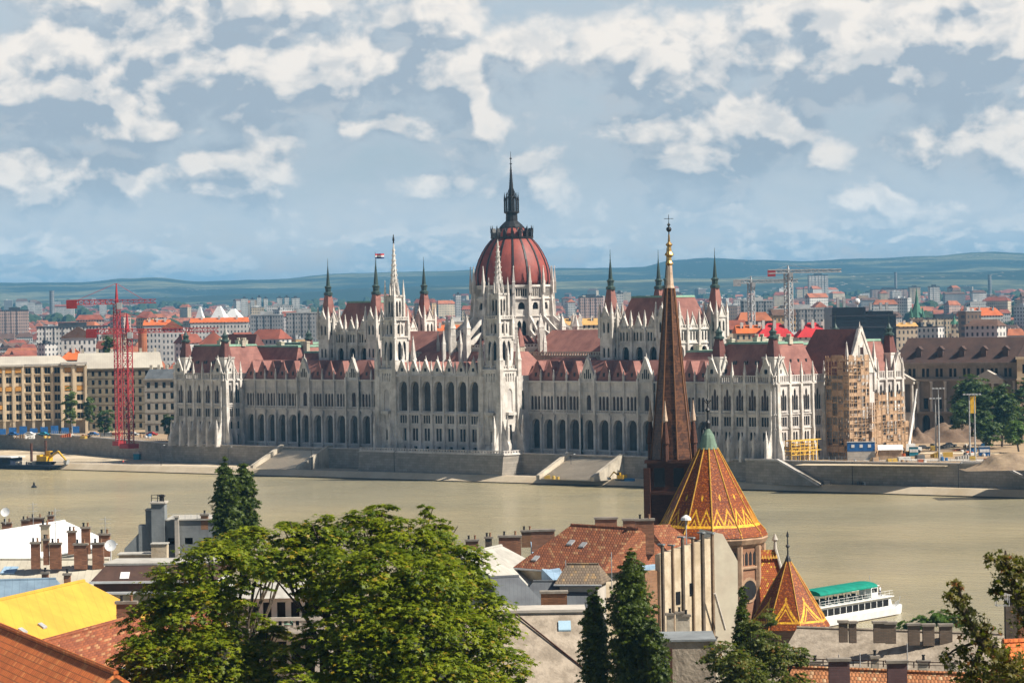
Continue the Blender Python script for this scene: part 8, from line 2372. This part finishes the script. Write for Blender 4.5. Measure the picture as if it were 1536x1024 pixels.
D_ = [(1440, 905, 16, 0), (1434, 880, 9, 0), (1455, 935, 18, 0), (1475, 950, 20, 0), (1500, 990, 26, -1), (1530, 1010, 30, -1), (1470, 1000, 18, 0), (1450, 1010, 22, 0), (1490, 1030, 26, 0), (1515, 870, 20, 0), (1505, 845, 15, 0), (1530, 850, 18, 0), (1495, 885, 9, 0), (1425, 893, 8, 0), (1483, 836, 6, 0), (1535, 895, 18, 0), (1540, 930, 20, 0), (1420, 985, 8, 0), (1445, 975, 10, 0)]
def right_tree():
    d = 84; cl = pix_clumps(D_, d); base = XY(1560, d); rn = random.Random(9)
    t = thing('chestnut_tree', (base.x, base.y, tz(d)-2), 'near dark chestnut branches with brownish leaves at the right edge', 'tree')
    g = G(); P_ = lambda u, v, r: (CAM+ray(u, v)*d, r)
    for path in (((1600, 1100, .28), (1530, 1015, .22), (1475, 962, .17), (1450, 925, .12), (1440, 892, .06), (1436, 868, .02)), ((1580, 1060, .2), (1545, 940, .17), (1525, 890, .12), (1510, 850, .08), (1508, 825, .02)),
                 ((1475, 962, .1), (1462, 1000, .08), (1455, 1040, .05)), ((1525, 890, .06), (1500, 885, .03), (1480, 888, .015)), ((1512, 855, .05), (1490, 838, .03), (1474, 834, .012)), ((1450, 925, .05), (1425, 900, .02), (1415, 890, .01)), ((1470, 960, .05), (1430, 975, .03), (1418, 985, .01))):
        pts = [P_(*q) for q in path]
        for (a, ra_), (b, rb) in zip(pts, pts[1:]): g.tube(a, b, ra_, 6, rb)
    g.build('trunk', M_bark, t)
    g = G()
    for c, rad in cl:
        for i in range(int(150*(rad[0]/0.35)**1.6)+14):
            q = Vector((rn.gauss(0, 1), rn.gauss(0, 1), rn.gauss(0, 1)))*rad[0]*0.55
            nn = (Vector((0.2, 0, 0.5))+Vector((rn.uniform(-1, 1), rn.uniform(-1, 1), rn.uniform(-1, 1)))*0.7).normalized()
            leaf(g, c+q, rn.uniform(0.06, 0.12), nn, rn)
    g.build('crown', M_rusty, t)
right_tree()
E_ = [(1360, 938, 12, 0), (1385, 932, 15, 0), (1410, 925, 18, 0), (1435, 930, 14, 0), (1345, 945, 8, 0)]
p = XY(1395, 420); clump_tree('broadleaf_tree', (p.x, p.y, tz(420)), pix_clumps(E_, 420), 2200, 0.3, mat('bright_park_leaves'), 'bright green tree top behind the ridge chimneys at right', 'tree', None, 0.3, 0.4, 51, 0.4)
# ---------------------------------------------------------------- haze
def haze():
    g = G(); g.fr(0, 0, 0); g.box(-20500, 9000, -20500, 9000, -10.5, 420)
    g.fr(-6000, 6000, 0)
    g.v = []; g.f = []; g.box(-15500, 15500, -15500, 15500, -10.5, 300)
    m = bpy.data.materials.new('haze'); m.use_nodes = True
    w = NT(m.node_tree); w.n.clear()
    v = w.node('ShaderNodeVolumePrincipled'); o = w.node('ShaderNodeOutputMaterial')
    v.inputs['Color'].default_value = (0.17, 0.45, 0.72, 1)
    v.inputs['Density'].default_value = 7.4e-5
    v.inputs['Anisotropy'].default_value = 0.0
    w.l.new(v.outputs[0], o.inputs['Volume'])
    ob = g.build('haze', m); tag(ob, 'thin blue haze over the plain and hills', 'haze', None, 'stuff')
    ob.display_type = 'WIRE'
haze()
